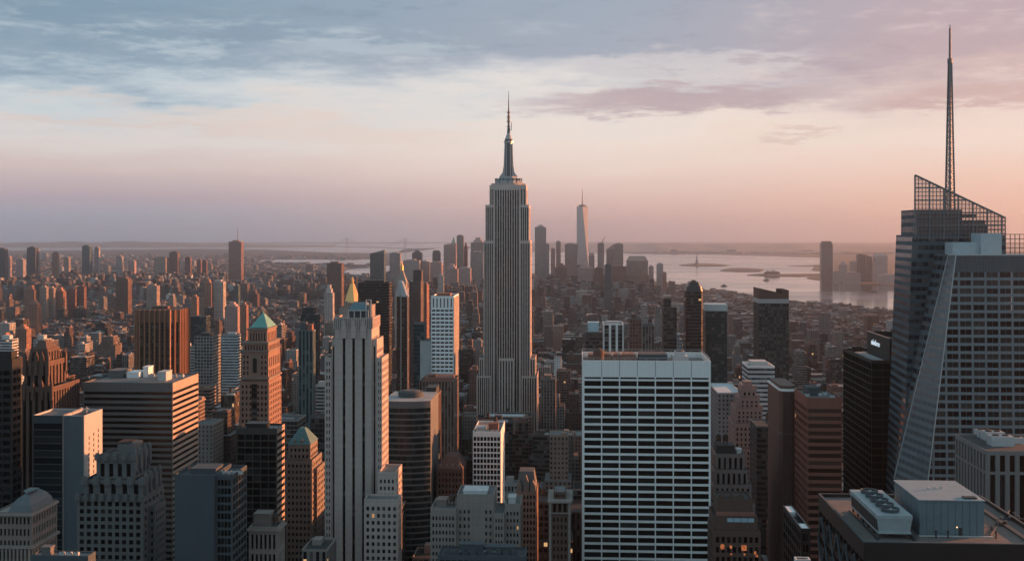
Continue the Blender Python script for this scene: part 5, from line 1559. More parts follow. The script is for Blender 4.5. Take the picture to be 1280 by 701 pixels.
def crystal():
    Y = 560
    b = Bld('crystal_tower', 'faceted glass skyscraper with slanted lattice screen top and tall mast at right', 'skyscraper', X(1200, Y), Y, 'the faceted glass skyscraper')
    YA = 592
    # rear volume carrying the raking screen wall
    zA = lambda y, px: zp(y, px, YA)
    aL_top, aR = X(1143.5, YA), X(1256.5, YA)
    xl = lambda z: X(1143.5 + (219 - (HY - (z - EYE) * F / dep(X(1140, YA), YA))) * (15.5 / 381.0), YA)    # leaning left edge
    DA = 40
    zs1, zs2 = zA(219, 1143.5), zA(272.5, 1256.5)
    zsol = [(1143.5, 1203, 262), (1203, 1233, 280), (1233, 1256.5, 294)]
    z262, z0 = zA(262, 1150), 0
    glassA = facademat('crystal_glass', 0.90, 0.52, (0.07, 0.11, 0.135), glass=(0.012, 0.024, 0.032), blind=0.3, lit=0.0, rough=0.1)
    steel = plain('crystal_steel', (0.13, 0.15, 0.16), 0.5, 0.3)
    # body of the rear volume, left edge leaning outward towards the ground
    zmid = zA(294, 1200)
    levels = [0, 80, 150, 200, 250, zmid]
    mb = MB()
    for a_, c_ in zip(levels, levels[1:]):
        p = lambda z: [(xl(z), YA), (aR, YA), (aR, YA + DA), (xl(z) + 3, YA + DA)]
        nb_, nv = 24, max(1, round((c_ - a_) / 4.2))
        mb.prism(p(a_), a_, c_, 3.0, 4.2, top=(c_ == zmid), poly2=p(c_))
    b.part('rear_wall', mb, glassA)
    # solid stages behind the screen
    mb = MB()
    zb = zmid
    mb.box(X(1146.5, YA + 1), X(1233, YA + 1), YA + 1, YA + 30, zmid, zA(280, 1190), 4.0, 4.2)
    mb.box(X(1146.0, YA + 1), X(1203, YA + 1), YA + 1.2, YA + 29, zA(280, 1190) + .01, z262, 4.0, 4.2)
    b.part('upper_stage', mb, glassA)
    mb = MB()
    for (pa, pb, y) in ((1167, 1221, 270), (1167, 1221, 286), (1180, 1232, 277.5)):
        mb.box(X(pa, YA), X(pb, YA), YA + 0.35, YA + 0.95, zA(y + 2.4, 1190), zA(y - 2.4, 1190))
    b.part('louvre_band', mb, M_black)
    # raking lattice: vertical and horizontal members of a real screen, front and flank
    fr = MB()
    zt_at = lambda x: zs1 + (zs2 - zs1) * (x - aL_top) / (aR - aL_top)
    nn = 25
    for k in range(nn + 1):
        x = aL_top + (aR - aL_top) * k / nn
        fr.bar((x, YA - 0.3, zA(300, 1200)), (x, YA - 0.3, zt_at(x)), 0.16 if k % 4 else 0.34)
    fr.bar((aL_top, YA - 0.3, zs1), (aR, YA - 0.3, zs2), 0.45)
    z = zA(297, 1200)
    j = 0
    while z < zs1 - 1:
        xr = aR if z < zs2 else aL_top + (z - zs1) / (zs2 - zs1) * (aR - aL_top)
        fr.bar((xl(z), YA - 0.3, z), (xr, YA - 0.3, z), 0.16 if j % 3 else 0.36)
        z += 2.15; j += 1
    b.part('screen_lattice', fr, steel)
    fr = MB()
    for k in range(9):
        yy = YA - 0.3 + DA * k / 8
        fr.bar((aR, yy, zA(300, 1200)), (aR, yy, zs2 - 2 * k * 0.4), 0.2)
    for z_ in np.arange(zA(298, 1200), zs2, 2.2):
        fr.bar((aR, YA - 0.3, z_), (aR, YA + DA, z_), 0.16)
    b.part('screen_lattice', fr, steel)
    # tinted glass filling the screen, so that the sky shows through it
    mg, ng = newmat('screen_glass')
    tr = ng.n('ShaderNodeBsdfTransparent'); ng.put(tr.inputs[0], (0.66, 0.60, 0.58, 1))
    gl = ng.n('ShaderNodeBsdfGlossy'); ng.put(gl.inputs[0], (0.8, 0.85, 0.9, 1)); gl.inputs['Roughness'].default_value = 0.1
    mx_ = ng.n('ShaderNodeMixShader'); mx_.inputs[0].default_value = 0.08
    ng.t.links.new(tr.outputs[0], mx_.inputs[1]); ng.t.links.new(gl.outputs[0], mx_.inputs[2])
    oo = ng.n('ShaderNodeOutputMaterial'); ng.t.links.new(mx_.outputs[0], oo.inputs[0])
    mb = MB(); mb.q([(aL_top, YA - 0.1, zmid), (aR, YA - 0.1, zmid), (aR, YA - 0.1, zs2), (aL_top, YA - 0.1, zs1)])
    b.part('screen_glazing', mb, mg)
    # front volume with its leaning chamfer
    zf = zp(318.5, 1195, Y)
    zlow = 150.0
    T1 = (X(1195, Y), Y); T0 = (X(1186, Y + 10), Y + 10)
    pyl = HY - (zlow - EYE) * F / dep(X(1160, Y), Y)
    B1 = (X(1195 - 31 / 248 * (pyl - 319), Y - 3), Y - 3)
    B0 = (X(1185.5 - 57.5 / 255 * (pyl - 315), YA - 2), YA - 2)
    xr = X(1345, Y)
    b.part('chamfer_facet', MBq([(*B0, zlow), (*B1, zlow), (*T1, zf), (*T0, zf)], 7, 29), facademat('facet_glass', 0.92, 0.5, (0.17, 0.205, 0.225), glass=(0.105, 0.13, 0.145), rough=0.2, blind=0.25, lit=0.0))
    body = MB()
    body.q([(T1[0], Y + 40, zf), (T0[0], T0[1], zf), (T1[0], T1[1], zf), (xr, Y, zf), (xr, Y + 40, zf)][::1])
    b.part('front_roof', MB().prism([T1, (xr, Y), (xr, YA - 0.5), (T0[0], YA - 0.5), T0], zf - 1.5, zf - 0.6), M_roofp)
    flank = MBq([(B0[0], YA, zlow), (*B0, zlow), (*T0, zf), (T0[0], YA, zf)], 3, 26)
    b.part('flank', flank, glassA)
    lower = MB().prism([B0, B1, (xr, Y - 3), (xr, YA), (B0[0], YA)], 0, zlow - 0.01, 4.0, 4.2)
    b.part('base_block', lower, glassA)
    # front face: blank louvred head, then storeys of six metre bays as real openings
    zh = zp(340, 1195, Y)
    lean = lambda z: B1[0] + (T1[0] - B1[0]) * (z - zlow) / (zf - zlow)
    leany = lambda z: B1[1] + (T1[1] - B1[1]) * (z - zlow) / (zf - zlow)
    head = MBq([(lean(zh), leany(zh), zh), (xr, leany(zh), zh), (xr, Y, zf), (*T1, zf)], 40, 8)
    b.part('louvred_head', head, facademat('louvre_head', 0.75, 0.35, (0.115, 0.135, 0.15), glass=(0.06, 0.07, 0.08), blind=0.0, lit=0))
    nf = 27
    fh = (zh - zlow) / nf
    sp_m = wallmat('crystal_spandrel', (0.15, 0.195, 0.22), var=0.08, rough=0.25)  # blue-grey lightened in place of sky reflection on the panels
    for k in range(nf):
        za = zh - fh * (k + 1); zb = zh - fh * k
        zw = za + fh * 0.36
        ya, yb = leany(za), leany(zw)
        b.part('spandrel', MBq([(lean(za), ya, za), (xr, ya, za), (xr, yb, zw), (lean(zw), yb, zw)], 0, 0), sp_m)
        if k < 20:
            pass
    # window panes: one per bay and storey, the nearest hundred by themselves
    wins = MB(); cnt = 0
    bay = 6.4
    gm = glassmat('crystal_window', (0.008, 0.011, 0.013), 0.32, 0.0, rough=0.08, blindcol=(0.05, 0.046, 0.043))
    mull = MB()
    for k in range(nf):
        za = zh - fh * (k + 1) + fh * 0.36; zb = zh - fh * k
        ya, yb = leany(za) + 0.35, leany(zb) + 0.35
        x = T1[0] + 1.2 - bay * 8
        while x < xr:
            xa, xb = x + 0.5, x + bay - 0.5
            la = max(xa, lean(za) + 0.4)
            if xb > la + 1:
                quad = [(la, ya, za), (xb, ya, za), (xb, yb, zb), (max(xa, lean(zb) + 0.4), yb, zb)]
                if proj(la, Y, za)[0] < 1280 and k < 23 and cnt < 100:
                    mq = MB(); mq.q(quad); b.part('window', mq, gm); cnt += 1
                else:
                    wins.q(quad)
                for xm in ((xb + xa) / 2,):
                    if xm > la: mull.box(xm - 0.05, xm + 0.05, ya - 0.1, ya + 0.1, za, zb)
            # pier between bays
            xp0, xp1 = max(x - 0.5, lean(za) + 0.0), x + 0.5
            if xp1 > lean(zb) + 0.3 and xp1 > xp0:
                mull.q([(xp0, ya - 0.35, za), (xp1, ya - 0.35, za), (xp1, yb - 0.35, zb), (max(x - 0.5, lean(zb)), yb - 0.35, zb)])
            x += bay
    b.part('window', wins, gm, kind='stuff')
    b.part('mullion', mull, sp_m)
    b.part('edge_trim', MB().bar((*B1, zlow), (*T1, zf), 0.2).bar((*T1, zf), (xr, Y, zf), 0.4).bar((*T0, zf), (*T1, zf), 0.4).bar((*B0, zlow), (*T0, zf), 0.35), M_metal)
    # rooftop boxes on the front volume
    px_ = plain('pale_blue_box', (0.36, 0.45, 0.50), 0.6)
    b.part('plant_box', MB().box(X(1191, Y + 12), X(1226, Y + 12), Y + 12, Y + 24, zf - 1, zp(303, 1200, Y + 12)), px_)
    b.part('plant_box', MB().box(X(1226, Y + 10) + .05, X(1252, Y + 10), Y + 10, Y + 24, zf - 1, zp(291.5, 1240, Y + 10)), px_)
    b.part('screen_lattice', lattice(X(1257, YA + 10), X(1330, YA + 10), YA + 10, zf - 2, zp(293, 1300, YA + 10), 2.4, 0.18), steel)
    # mast: guyed lattice, then a slim pole
    xm, ym = X(1187.5, YA + 18), YA + 18
    zb_ = zp(262, 1187, ym); zt1 = zp(76, 1186, ym); zt2 = zp(31, 1186, ym)
    st = plain('mast_steel', (0.16, 0.165, 0.18), 0.5, 0.3)
    tri = lambda r: [(xm + r * math.cos(2.3 + 2.094 * k), ym + r * math.sin(2.3 + 2.094 * k)) for k in range(3)]
    legs = MB(); brace = MB()
    nseg = 26
    rr = lambda f: 2.7 - 1.9 * f
    for s in range(nseg):
        f0, f1 = s / nseg, (s + 1) / nseg
        A0, A1 = tri(rr(f0)), tri(rr(f1))
        h0, h1 = zb_ + (zt1 - zb_) * f0, zb_ + (zt1 - zb_) * f1
        for k in range(3):
            legs.bar((*A0[k], h0), (*A1[k], h1), 0.38)
            j = (k + 1) % 3
            brace.bar((*A0[k], h0), (*A1[j], h1), 0.16)
            brace.bar((*A1[k], h1), (*A1[j], h1), 0.2)
    o = b.part('mast', legs, st)
    b.part('mast_bracing', brace, st, o)
    b.part('mast_core', MB().cyl(xm, ym, zb_, zt1, 0.8, 0.5, 10), st, o)
    b.part('mast_pole', MB().cyl(xm, ym, zt1 - 1, zt2 - 2, 0.75, 0.55, 10).cyl(xm, ym, zt2 - 2, zt2, 0.25, 0.2, 8), st, o)
    b.part('mast_collar', MB().cyl(xm, ym, zt1 - 1.5, zt1 + 1.0, 1.4, 1.4, 10), st, o)
    b.boxes.append((X(1116, YA), xr, Y - 4, YA + DA, zf)); b.register(620)

def MBq(q, nu, nv):
    mb = MB(); mb.q(q, [(0, 0), (nu, 0), (nu, nv), (0, nv)] if nu else None)
    return mb
def lattice(x0, x1, y, z0, z1, step, r):
    mb = MB()
    for x in np.arange(x0, x1, step): mb.bar((x, y, z0), (x, y, z1), r)
    for z in np.arange(z0, z1 + 0.1, step): mb.bar((x0, y, z), (x1, y, z), r)
    return mb
crystal()

def near_roof():
    Y = 300
    b = Bld('near_roof_building', 'nearest dark tower at lower right with gravel roof carrying cooling plant', 'skyscraper', X(1180, Y), Y, 'the near gravel roof')
    zt = zp(677.5, 1080, Y)
    x0, x1 = X(1080, Y), X(1321, Y)
    D = 55.0
    b.tier(x0, x1, Y, Y + D, 0, zt, S(bw=4.6, fh=4.0, wx=0.9, wy=0.72, mt=5), S(bw=4.6, fh=4.0, wx=0.86, wy=0.55, mt=4), rec=0.5, par=0.9, reg=True)
    b.part('coping', MB().box(x0 - .15, x1 + .15, Y - .15, Y + .5, zt + .004, zt + .22, bottom=True).box(x0 - .15, x0 + .5, Y + .5, Y + D, zt + .004, zt + .22, bottom=True)
           .box(x1 - .5, x1 + .15, Y + .5, Y + D, zt + .004, zt + .22, bottom=True).box(x0 + .5, x1 - .5, Y + D - .5, Y + D + .15, zt + .004, zt + .22, bottom=True), M_slate)
    b.part('roof_gutter', MB().box(x1 - 5.5, x1 - 3.5, Y + 1, Y + D - 1, zt - .89, zt - .3), M_slate)
    # diagonal bracing on the left flank
    br = MB()
    for k in range(11):
        for j in range(9):
            y_, z_ = Y + D * k / 11, zt - 6 - 7.4 * j
            s_ = 1 if (k + j) % 2 else -1
            br.bar((x0 - .12, y_, z_ - (7.4 if s_ > 0 else 0)), (x0 - .12, y_ + D / 11, z_ - (0 if s_ > 0 else 7.4)), 0.28)
    b.part('diagonal_brace', br, M_slate)
    for (p, yy) in ((1185, 666), (1170, 668), (1245, 660)):
        gx = p
        Yv = 309
        b.part('vent_pipe', MB().cyl(X(gx, Yv), Yv, zt - 1, zt + 0.7, 0.22, 0.22, 10).cyl(X(gx, Yv), Yv, zt + .7, zt + 1.1, 0.38, 0.3, 10), M_dark)
    for k, (xa_, ya_, xb_, yb_) in enumerate(((1100, 303, 1310, 303), (1145, 306, 1145, 345), (1238, 312, 1262, 340), (1090, 338, 1112, 338), (1245, 330, 1300, 330))):
        b.part('conduit', MB().bar((X(xa_, ya_), ya_, zt - .7), (X(xb_, yb_), yb_, zt - .7), 0.14), M_slate)
    for k in range(7):
        xx_ = X(1240 + 9 * k, 318 + 3 * (k % 3)); yy_ = 318 + 3 * (k % 3) + 2 * k
        b.part('roof_vent', MB().cyl(xx_, yy_, zt - 1, zt - .1, .3, .3, 10).cyl(xx_, yy_, zt - .1, zt + .2, .5, .4, 10), M_slate)
    b.part('roof_hatch', MB().box(X(1252, 322), X(1252, 322) + 1.6, 322, 324, zt - 1, zt - .3), M_dark)
    b.done(M_black, M_gravel, M_glassd, 701)
    # ---- cooling tower: a thing of its own on the roof
    zr = zt - 0.9
    def yat(py, z):      # depth at which height z appears on image row py
        return (EYE - z) * F / (py - HY)
    zu = zr + 1.5
    c = Bld('cooling_tower', 'long pale cooling unit with five round fans standing on the near gravel roof', 'cooling tower', X(1118, 310), 310)
    y0 = yat(660.5, zu); x_a, x_b = X(1098, y0), X(1139, y0)
    h = 5.0
    y1 = y0 + 30
    body = MB().prism([(x_a, y0), (x_b, y0), (x_b, y1), (x_a, y1)], zu, zu + h * 0.12).prism([(x_a + .25, y0 + .3), (x_b - .25, y0 + .3), (x_b - .25, y1 - .3), (x_a + .25, y1 - .3)], zu + h * .12, zu + h * .8, poly2=[(x_a - .25, y0 - .1), (x_b + .25, y0 - .1), (x_b + .25, y1 + .1), (x_a - .25, y1 + .1)])
    body.box(x_a - .35, x_b + .35, y0 - .2, y1 + .2, zu + h * .8, zu + h)
    c.part('casing', body, plain('cooling_casing', (0.30, 0.36, 0.385), 0.55, 0.1))
    lv = MB()
    for k in range(14):
        yy = y0 + 1 + (y1 - y0 - 2) * k / 14
        lv.box(x_a - .28, x_a - .12, yy, yy + 1.5, zu + .8, zu + h * .74)
    c.part('louvre', lv, M_dark)
    for k in range(5):
        yy = y0 + 4.6 + k * 5.4
        xm = (x_a + x_b) / 2
        r_ = 2.35
        n_ = 24
        ringm = MB()
        for i in range(n_):
            a0, a1 = 2 * math.pi * i / n_, 2 * math.pi * (i + 1) / n_
            pts = lambda r, z: [(xm + r * math.cos(a0), yy + r * math.sin(a0), z), (xm + r * math.cos(a1), yy + r * math.sin(a1), z)]
            o0, o1 = pts(r_, zu + h), pts(r_ * 1.08, zu + h + .9)
            i0, i1 = pts(r_ * .9, zu + h), pts(r_ * .95, zu + h + .9)
            ringm.q([o0[0], o0[1], o1[1], o1[0]]); ringm.q([o1[0], o1[1], i1[1], i1[0]]); ringm.q([i1[0], i1[1], i0[1], i0[0]])
        o = c.part('fan_ring', ringm, M_slate)
        fan = MB()
        fan.cyl(xm, yy, zu + h + .02, zu + h + .06, r_ * .9, r_ * .9, n_)
        c.part('fan_well', fan, plain('fan_black', (0.008, 0.009, 0.01), 0.9), o)
        bl = MB().cyl(xm, yy, zu + h + .1, zu + h + .6, .35, .35, 10)
        for i in range(6):
            a0 = math.pi * i / 3
            d_ = Vector((math.cos(a0), math.sin(a0), 0)); s_ = Vector((-d_.y, d_.x, 0))
            p0 = Vector((xm, yy, zu + h + .35))
            bl.q([tuple(p0 + d_ * .3 - s_ * .15), tuple(p0 + d_ * 2.0 - s_ * .35 + Vector((0, 0, -.12))), tuple(p0 + d_ * 2.0 + s_ * .35 + Vector((0, 0, .12))), tuple(p0 + d_ * .3 + s_ * .15)])
        c.part('fan_blade', bl, M_metal, o)
    for k in range(6):
        for xx in (x_a + .5, x_b - .5):
            yy = y0 + .6 + k * (y1 - y0 - 1.2) / 5
            c.part('leg', MB().box(xx - .2, xx + .2, yy - .2, yy + .2, zr, zu), M_dark)
    c.part('pipe', MB().bar((x_b + 1.2, y0 + 2, zr + .6), (x_b + 1.2, y1 - 1, zr + .6), .35).bar((x_b + 1.2, y0 + 2, zr + .6), (x_b - .2, y0 + 2, zu + .5), .3), M_slate)
    c.part('skid', MB().box(x_a - .6, x_a - .2, y0 - 1.2, y1 + .5, zr, zr + .35).box(x_b + .2, x_b + .6, y0 - 1.2, y1 + .5, zr, zr + .35), M_dark)
    # ---- roof plant room
    y0 = yat(662, zr); x_a, x_b = X(1149.5, y0), X(1230, y0)
    p = Bld('plant_room', 'plain blue grey plant room with door and roof hatch on the near gravel roof', 'plant room', (x_a + x_b) / 2, y0)
    zt2 = zp(624.5, 1190, y0)
    y1 = y0 + 24
    p.part('wall', MB().box(x_a, x_b, y0, y1, zr, zt2 - .25), plain('blue_grey_panel', (0.115, 0.165, 0.19), 0.7))
    p.part('roof', MB().box(x_a - .3, x_b + .3, y0 - .3, y1 + .3, zt2 - .249, zt2, bottom=True), plain('plant_roof', (0.24, 0.31, 0.345), 0.75))
    sm = MB()
    for k in range(1, 9):
        xx = x_a + (x_b - x_a) * k / 9
        sm.box(xx - .05, xx + .05, y0 - .04, y0 + .05, zr + .1, zt2 - .3)
    for k in range(1, 10):
        yy = y0 + (y1 - y0) * k / 10
        sm.box(x_a - .04, x_a + .05, yy - .05, yy + .05, zr + .1, zt2 - .3)
    p.part('panel_seam', sm, M_slate)
    d_ = p.part('door', MB().box(X(1198, y0), X(1198, y0) + 1.1, y0 - .05, y0 + .05, zr + .15, zr + 2.3), M_dark)
    p.part('handle', MB().box(X(1198, y0) + .85, X(1198, y0) + .95, y0 - .12, y0 - .05, zr + 1.1, zr + 1.3), M_metal, d_)
    p.part('lamp', MB().box(X(1197, y0) - .35, X(1197, y0) - .05, y0 - .2, y0, zr + 2.3, zr + 2.6), plain('small_lamp', (0.8, 0.6, 0.4), 0.5, 0, (1, .6, .3), 0.8))
    xh = X(1215, y0)
    p.part('hatch', MB().box(xh - 1.6, xh + 1.8, y0 + 1.2, y0 + 3.4, zt2, zt2 + .4), M_dark)
    for k in range(3): p.part('roof_vent', MB().cyl(x_a + 6 + 2.2 * k, y0 + 12 + k, zt2, zt2 + .7, .35, .35, 10), M_metal)
    p.part('sill', MB().box(x_a - .4, x_b + 2.2, y0 - .9, y0 - .301, zr, zr + .2), M_pale)
M_gravel = roofmat('gravel_roof', (0.155, 0.135, 0.13), 0.4)
near_roof()

def fin_block():
    Y = 450
    b = Bld('finned_building', 'grey building of tall vertical fins with roof machines at right edge', 'office building', X(1260, Y), Y, 'the tall-finned block')
    zt = zp(563, 1233, Y)
    x0, x1 = X(1233, Y), X(1360, Y)
    D = abs(back(1233, 1193.6, Y))
    zbelt = zp(589, 1233, Y)
    sp = S(bw=3.6, strip=1, wx=0.55, wy=1, mt=1.8, mu=0.6)
    b.tier(x0, x1, Y, Y + D, zbelt + 0.0, zt, sp, S(bw=3.6, strip=1, wx=0.55, wy=1, mt=1.8, mu=0.6), rec=0.9, par=0.9)
    b.tier(x0, x1, Y, Y + D, 0, zbelt, dict(sp, mt=1.2), dict(sp, mt=1.2), rec=0.9, par=0)
    rg = random.Random(4)
    for (p, yy, w, h) in ((1240, 14, 9, 4), (1232, 26, 8, 3.6), (1224, 33, 6, 3), (1262, 20, 6, 2.5)):
        xx = X(p, Y + yy)
        m_ = MB().box(xx, xx + w, Y + yy, Y + yy + 6, zt - 1, zt - 1 + h)
        o = b.part('air_conditioner', m_, M_metal)
        for k in range(2): b.part('fan', MB().cyl(xx + w * (.28 + .44 * k), Y + yy + 3, zt - 1 + h, zt - .6 + h, 1.3, 1.3, 14), M_dark, o)
    b.part('dish', MB().cyl(X(1275, Y), Y + 24, zt - 1, zt + 1.4, 0.2, 0.2, 8).cyl(X(1275, Y), Y + 24, zt + 1.2, zt + 2.0, .6, 2.0, 16), M_slate)
    b.done(M_grey2, M_roofd, M_glassd, 650, 'window_strip')
M_grey2 = wallmat('fin_concrete', (0.17, 0.17, 0.172))
fin_block()

def well_roof():
    Y = 430
    b = Bld('well_roof_building', 'dark building with pale rimmed roof well beside the round-cornered tower foot', 'building', X(998, Y), Y, 'the pale-rimmed roof well')
    zt = zp(660, 1003, Y)
    x0, x1 = X(1001, Y), X(1013, Y)
    D = 36
    b.tier(x0, x1, Y, Y + D, 0, zt, S(nb=2, fh=4, wx=.8, wy=.7), S(nb=8, fh=4, wx=.8, wy=.7), rec=.3, par=2.0)
    b.part('roof_rim', MB().box(x0 + .46, x1 - .46, Y + .46, Y + 8, zt - 1.99, zt - .2).box(x0 + .46, x1 - .46, Y + 26, Y + D - .46, zt - 1.99, zt - .2), M_conc)
    b.done(M_black, M_roofd, M_glassd, 701)
    Y = 360
    b = Bld('pale_roof_block', 'sliver of pale roof with dark skylight at the bottom edge below the roof well', 'building', X(1004, Y), Y, 'the pale sliver roof')
    zt = zp(699, 1004, Y)
    b.tier(X(995, Y), X(1013.5, Y), Y, Y + 3.2, 0, zt, S(nb=2, fh=4), par=.4)
    b.part('skylight', MB().box(X(998, Y), X(1009, Y), Y + 1, Y + 2.2, zt - .4, zt - .1), M_dark)
    b.done(M_conc, M_roofp, M_glassd, 701)
well_roof()
simple('dark_office', 'dark slab in shadow between the tapering building and round-cornered tower', 'office building', 'the shadowed dark slab', 770, 946, 975, 976, 534, 640, F_ribbon, M_roofd, D=30, color=(0.045, 0.05, 0.052), tank=True)

# ------------------------------------------------------------------ far towers
F_far = facademat('far_facade', 0.5, 0.55, src='obj', lit=0.0)
F_farstrip = facademat('far_strip_facade', 0.5, 0.98, src='obj', lit=0.0)
F_farglass = facademat('far_glass_facade', 0.92, 0.8, src='obj', glass=(0.05, 0.065, 0.075), lit=0.0)
PAL = dict(rose=(0.44, 0.31, 0.29), grey=(0.38, 0.34, 0.34), dark=(0.07, 0.07, 0.072), tan=(0.36, 0.29, 0.25), red=(0.19, 0.105, 0.09), pale=(0.46, 0.43, 0.41), teal=(0.07, 0.12, 0.13), brown=(0.15, 0.09, 0.07), orange=(0.32, 0.17, 0.12), white=(0.6, 0.6, 0.6))  # downtown rose and grey paled towards pink, with haze put into them

def far(name, label, cat, Y, p0, p1, yt, yb, col='grey', fac=None, top=None, D=None, group=None, vb=None):
    x0, x1 = X(p0, Y), X(p1, Y)
    zt = zp(yt, (p0 + p1) / 2, Y)
    D = D or max(18, min(48, (x1 - x0) * 0.8))
    b = Bld(name, label, cat, (x0 + x1) / 2, Y, None, group)
    w = x1 - x0
    mb = MB()
    zw = zt
    if top and top[0] in ('pyramid', 'step', 'slant', 'chamfer'):
        zw = zp(top[1], (p0 + p1) / 2, Y)
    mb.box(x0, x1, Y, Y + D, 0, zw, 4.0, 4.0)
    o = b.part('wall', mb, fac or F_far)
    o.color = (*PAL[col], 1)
    mr = wallmat('far_' + col, PAL[col])
    rm = MB()
    if not top:
        rm.box(x0 + w * .2, x1 - w * .25, Y + D * .2, Y + D * .7, zt, zt + 5)
        b.part('roof_house', rm, mr)
    elif top[0] == 'pyramid':
        b.part('pyramid_roof', rm.pyr(x0 + w * .1, x1 - w * .1, Y, Y + D, zw, zt, 0.04), M_copper if len(top) > 2 else mr)
    elif top[0] == 'step':
        rm.box(x0 + w * .18, x1 - w * .18, Y + D * .1, Y + D * .9, zw, (zw + zt) / 2).box(x0 + w * .32, x1 - w * .32, Y + D * .2, Y + D * .8, (zw + zt) / 2, zt)
        b.part('stepped_top', rm, mr)
    elif top[0] == 'chamfer':
        q = [(x0, Y), (x1, Y), (x1, Y + D), (x0, Y + D)]
        b.part('sloped_top', rm.prism(q, zw, zt, poly2=[(x0 + w * .14, Y + 3), (x1 - w * .14, Y + 3), (x1 - w * .14, Y + D - 3), (x0 + w * .14, Y + D - 3)]), mr)
    elif top[0] == 'slant':
        i = len(rm.v)
        s_ = top[2] if len(top) > 2 else 1
        a_, c_ = (zw, zt) if s_ > 0 else (zt, zw)
        f = [(x0, Y, zw), (x1, Y, zw), (x1, Y, c_), (x0, Y, a_)]
        g = [(x, y + D, z) for x, y, z in f]
        rm.q(f); rm.q(g[::-1]); rm.q([f[3], f[2], g[2], g[3]]); rm.q([f[1], g[1], g[2], f[2]]); rm.q([f[0], f[3], g[3], g[0]])
        b.part('slanted_top', rm, mr)
    elif top[0] == 'antenna':
        b.part('roof_house', rm.box(x0 + w * .25, x1 - w * .25, Y + D * .25, Y + D * .7, zt, zt + 8), mr)
        xm = x0 + w * top[2]
        b.part('antenna', MB().cyl(xm, Y + D / 2, zt, zp(top[1], p0, Y), 2.2, 0.8, 6), M_rust)
    elif top[0] == 'crane':
        b.part('roof_house', rm.box(x0 + w * .2, x1 - w * .3, Y + D * .2, Y + D * .7, zt, zt + 5), mr)
        xm = x0 + w * .85
        zj = zp(301.5, p1, Y)
        b.part('crane', MB().bar((xm, Y + 10, zt), (xm, Y + 10, zj), 1.6).bar((xm - 6, Y + 10, zj - 6), (xm + 10, Y + 10, zj + 22), 1.3), M_red)
    b.boxes.append((x0, x1, Y, Y + D, zt))
    b.register(vb or yb)
    b.short = None
    HEROES[-1]['short'] = None
    return b

DT = 'tower of the hazy downtown cluster'
# downtown, right of the great tower
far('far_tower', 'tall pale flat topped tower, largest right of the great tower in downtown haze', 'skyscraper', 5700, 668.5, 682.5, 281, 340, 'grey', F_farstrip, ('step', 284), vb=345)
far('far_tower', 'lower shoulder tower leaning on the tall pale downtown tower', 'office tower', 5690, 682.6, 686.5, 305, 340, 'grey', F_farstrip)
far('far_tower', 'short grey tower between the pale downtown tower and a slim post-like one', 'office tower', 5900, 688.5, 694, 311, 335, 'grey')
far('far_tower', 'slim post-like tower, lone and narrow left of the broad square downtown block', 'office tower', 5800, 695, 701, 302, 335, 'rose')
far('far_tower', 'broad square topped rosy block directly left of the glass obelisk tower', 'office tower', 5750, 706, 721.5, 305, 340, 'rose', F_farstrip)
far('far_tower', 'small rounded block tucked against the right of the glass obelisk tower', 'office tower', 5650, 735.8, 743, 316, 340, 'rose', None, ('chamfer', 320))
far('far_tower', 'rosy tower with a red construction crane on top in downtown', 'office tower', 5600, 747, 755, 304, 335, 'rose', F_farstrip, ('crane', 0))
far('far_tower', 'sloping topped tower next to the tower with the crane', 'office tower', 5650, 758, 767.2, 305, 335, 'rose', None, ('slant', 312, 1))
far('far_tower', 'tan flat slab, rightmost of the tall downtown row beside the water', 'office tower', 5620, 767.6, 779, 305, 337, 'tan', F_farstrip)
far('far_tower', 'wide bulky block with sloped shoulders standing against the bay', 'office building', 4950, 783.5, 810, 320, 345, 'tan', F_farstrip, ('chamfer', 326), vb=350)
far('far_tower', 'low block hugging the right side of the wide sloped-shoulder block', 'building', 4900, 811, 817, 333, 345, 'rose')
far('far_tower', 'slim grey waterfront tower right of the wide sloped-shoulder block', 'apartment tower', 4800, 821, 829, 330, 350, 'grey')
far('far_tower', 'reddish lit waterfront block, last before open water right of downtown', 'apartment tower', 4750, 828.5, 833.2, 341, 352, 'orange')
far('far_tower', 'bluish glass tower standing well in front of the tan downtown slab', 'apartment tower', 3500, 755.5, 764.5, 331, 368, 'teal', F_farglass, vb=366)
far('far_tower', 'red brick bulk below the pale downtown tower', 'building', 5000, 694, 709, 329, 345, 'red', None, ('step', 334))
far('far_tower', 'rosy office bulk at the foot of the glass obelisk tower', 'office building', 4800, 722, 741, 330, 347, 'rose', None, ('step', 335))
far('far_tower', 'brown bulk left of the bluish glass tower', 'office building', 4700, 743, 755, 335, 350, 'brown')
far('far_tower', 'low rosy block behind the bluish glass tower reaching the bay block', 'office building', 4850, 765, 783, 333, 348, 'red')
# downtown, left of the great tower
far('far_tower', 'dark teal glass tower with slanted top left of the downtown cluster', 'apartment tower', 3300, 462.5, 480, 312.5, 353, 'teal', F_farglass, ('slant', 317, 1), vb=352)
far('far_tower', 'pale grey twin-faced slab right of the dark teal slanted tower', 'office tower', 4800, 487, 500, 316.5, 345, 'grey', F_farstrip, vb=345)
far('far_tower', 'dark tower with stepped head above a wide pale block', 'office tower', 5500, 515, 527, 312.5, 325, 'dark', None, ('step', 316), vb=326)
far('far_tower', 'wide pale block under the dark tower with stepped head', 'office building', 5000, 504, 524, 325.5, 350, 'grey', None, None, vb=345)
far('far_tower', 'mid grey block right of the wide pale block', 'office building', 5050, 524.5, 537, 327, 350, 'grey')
far('far_tower', 'dark rounded-shoulder tower alone between pale blocks and the pinnacled tower', 'office tower', 5600, 540.5, 550, 313, 330, 'dark', None, ('chamfer', 316))
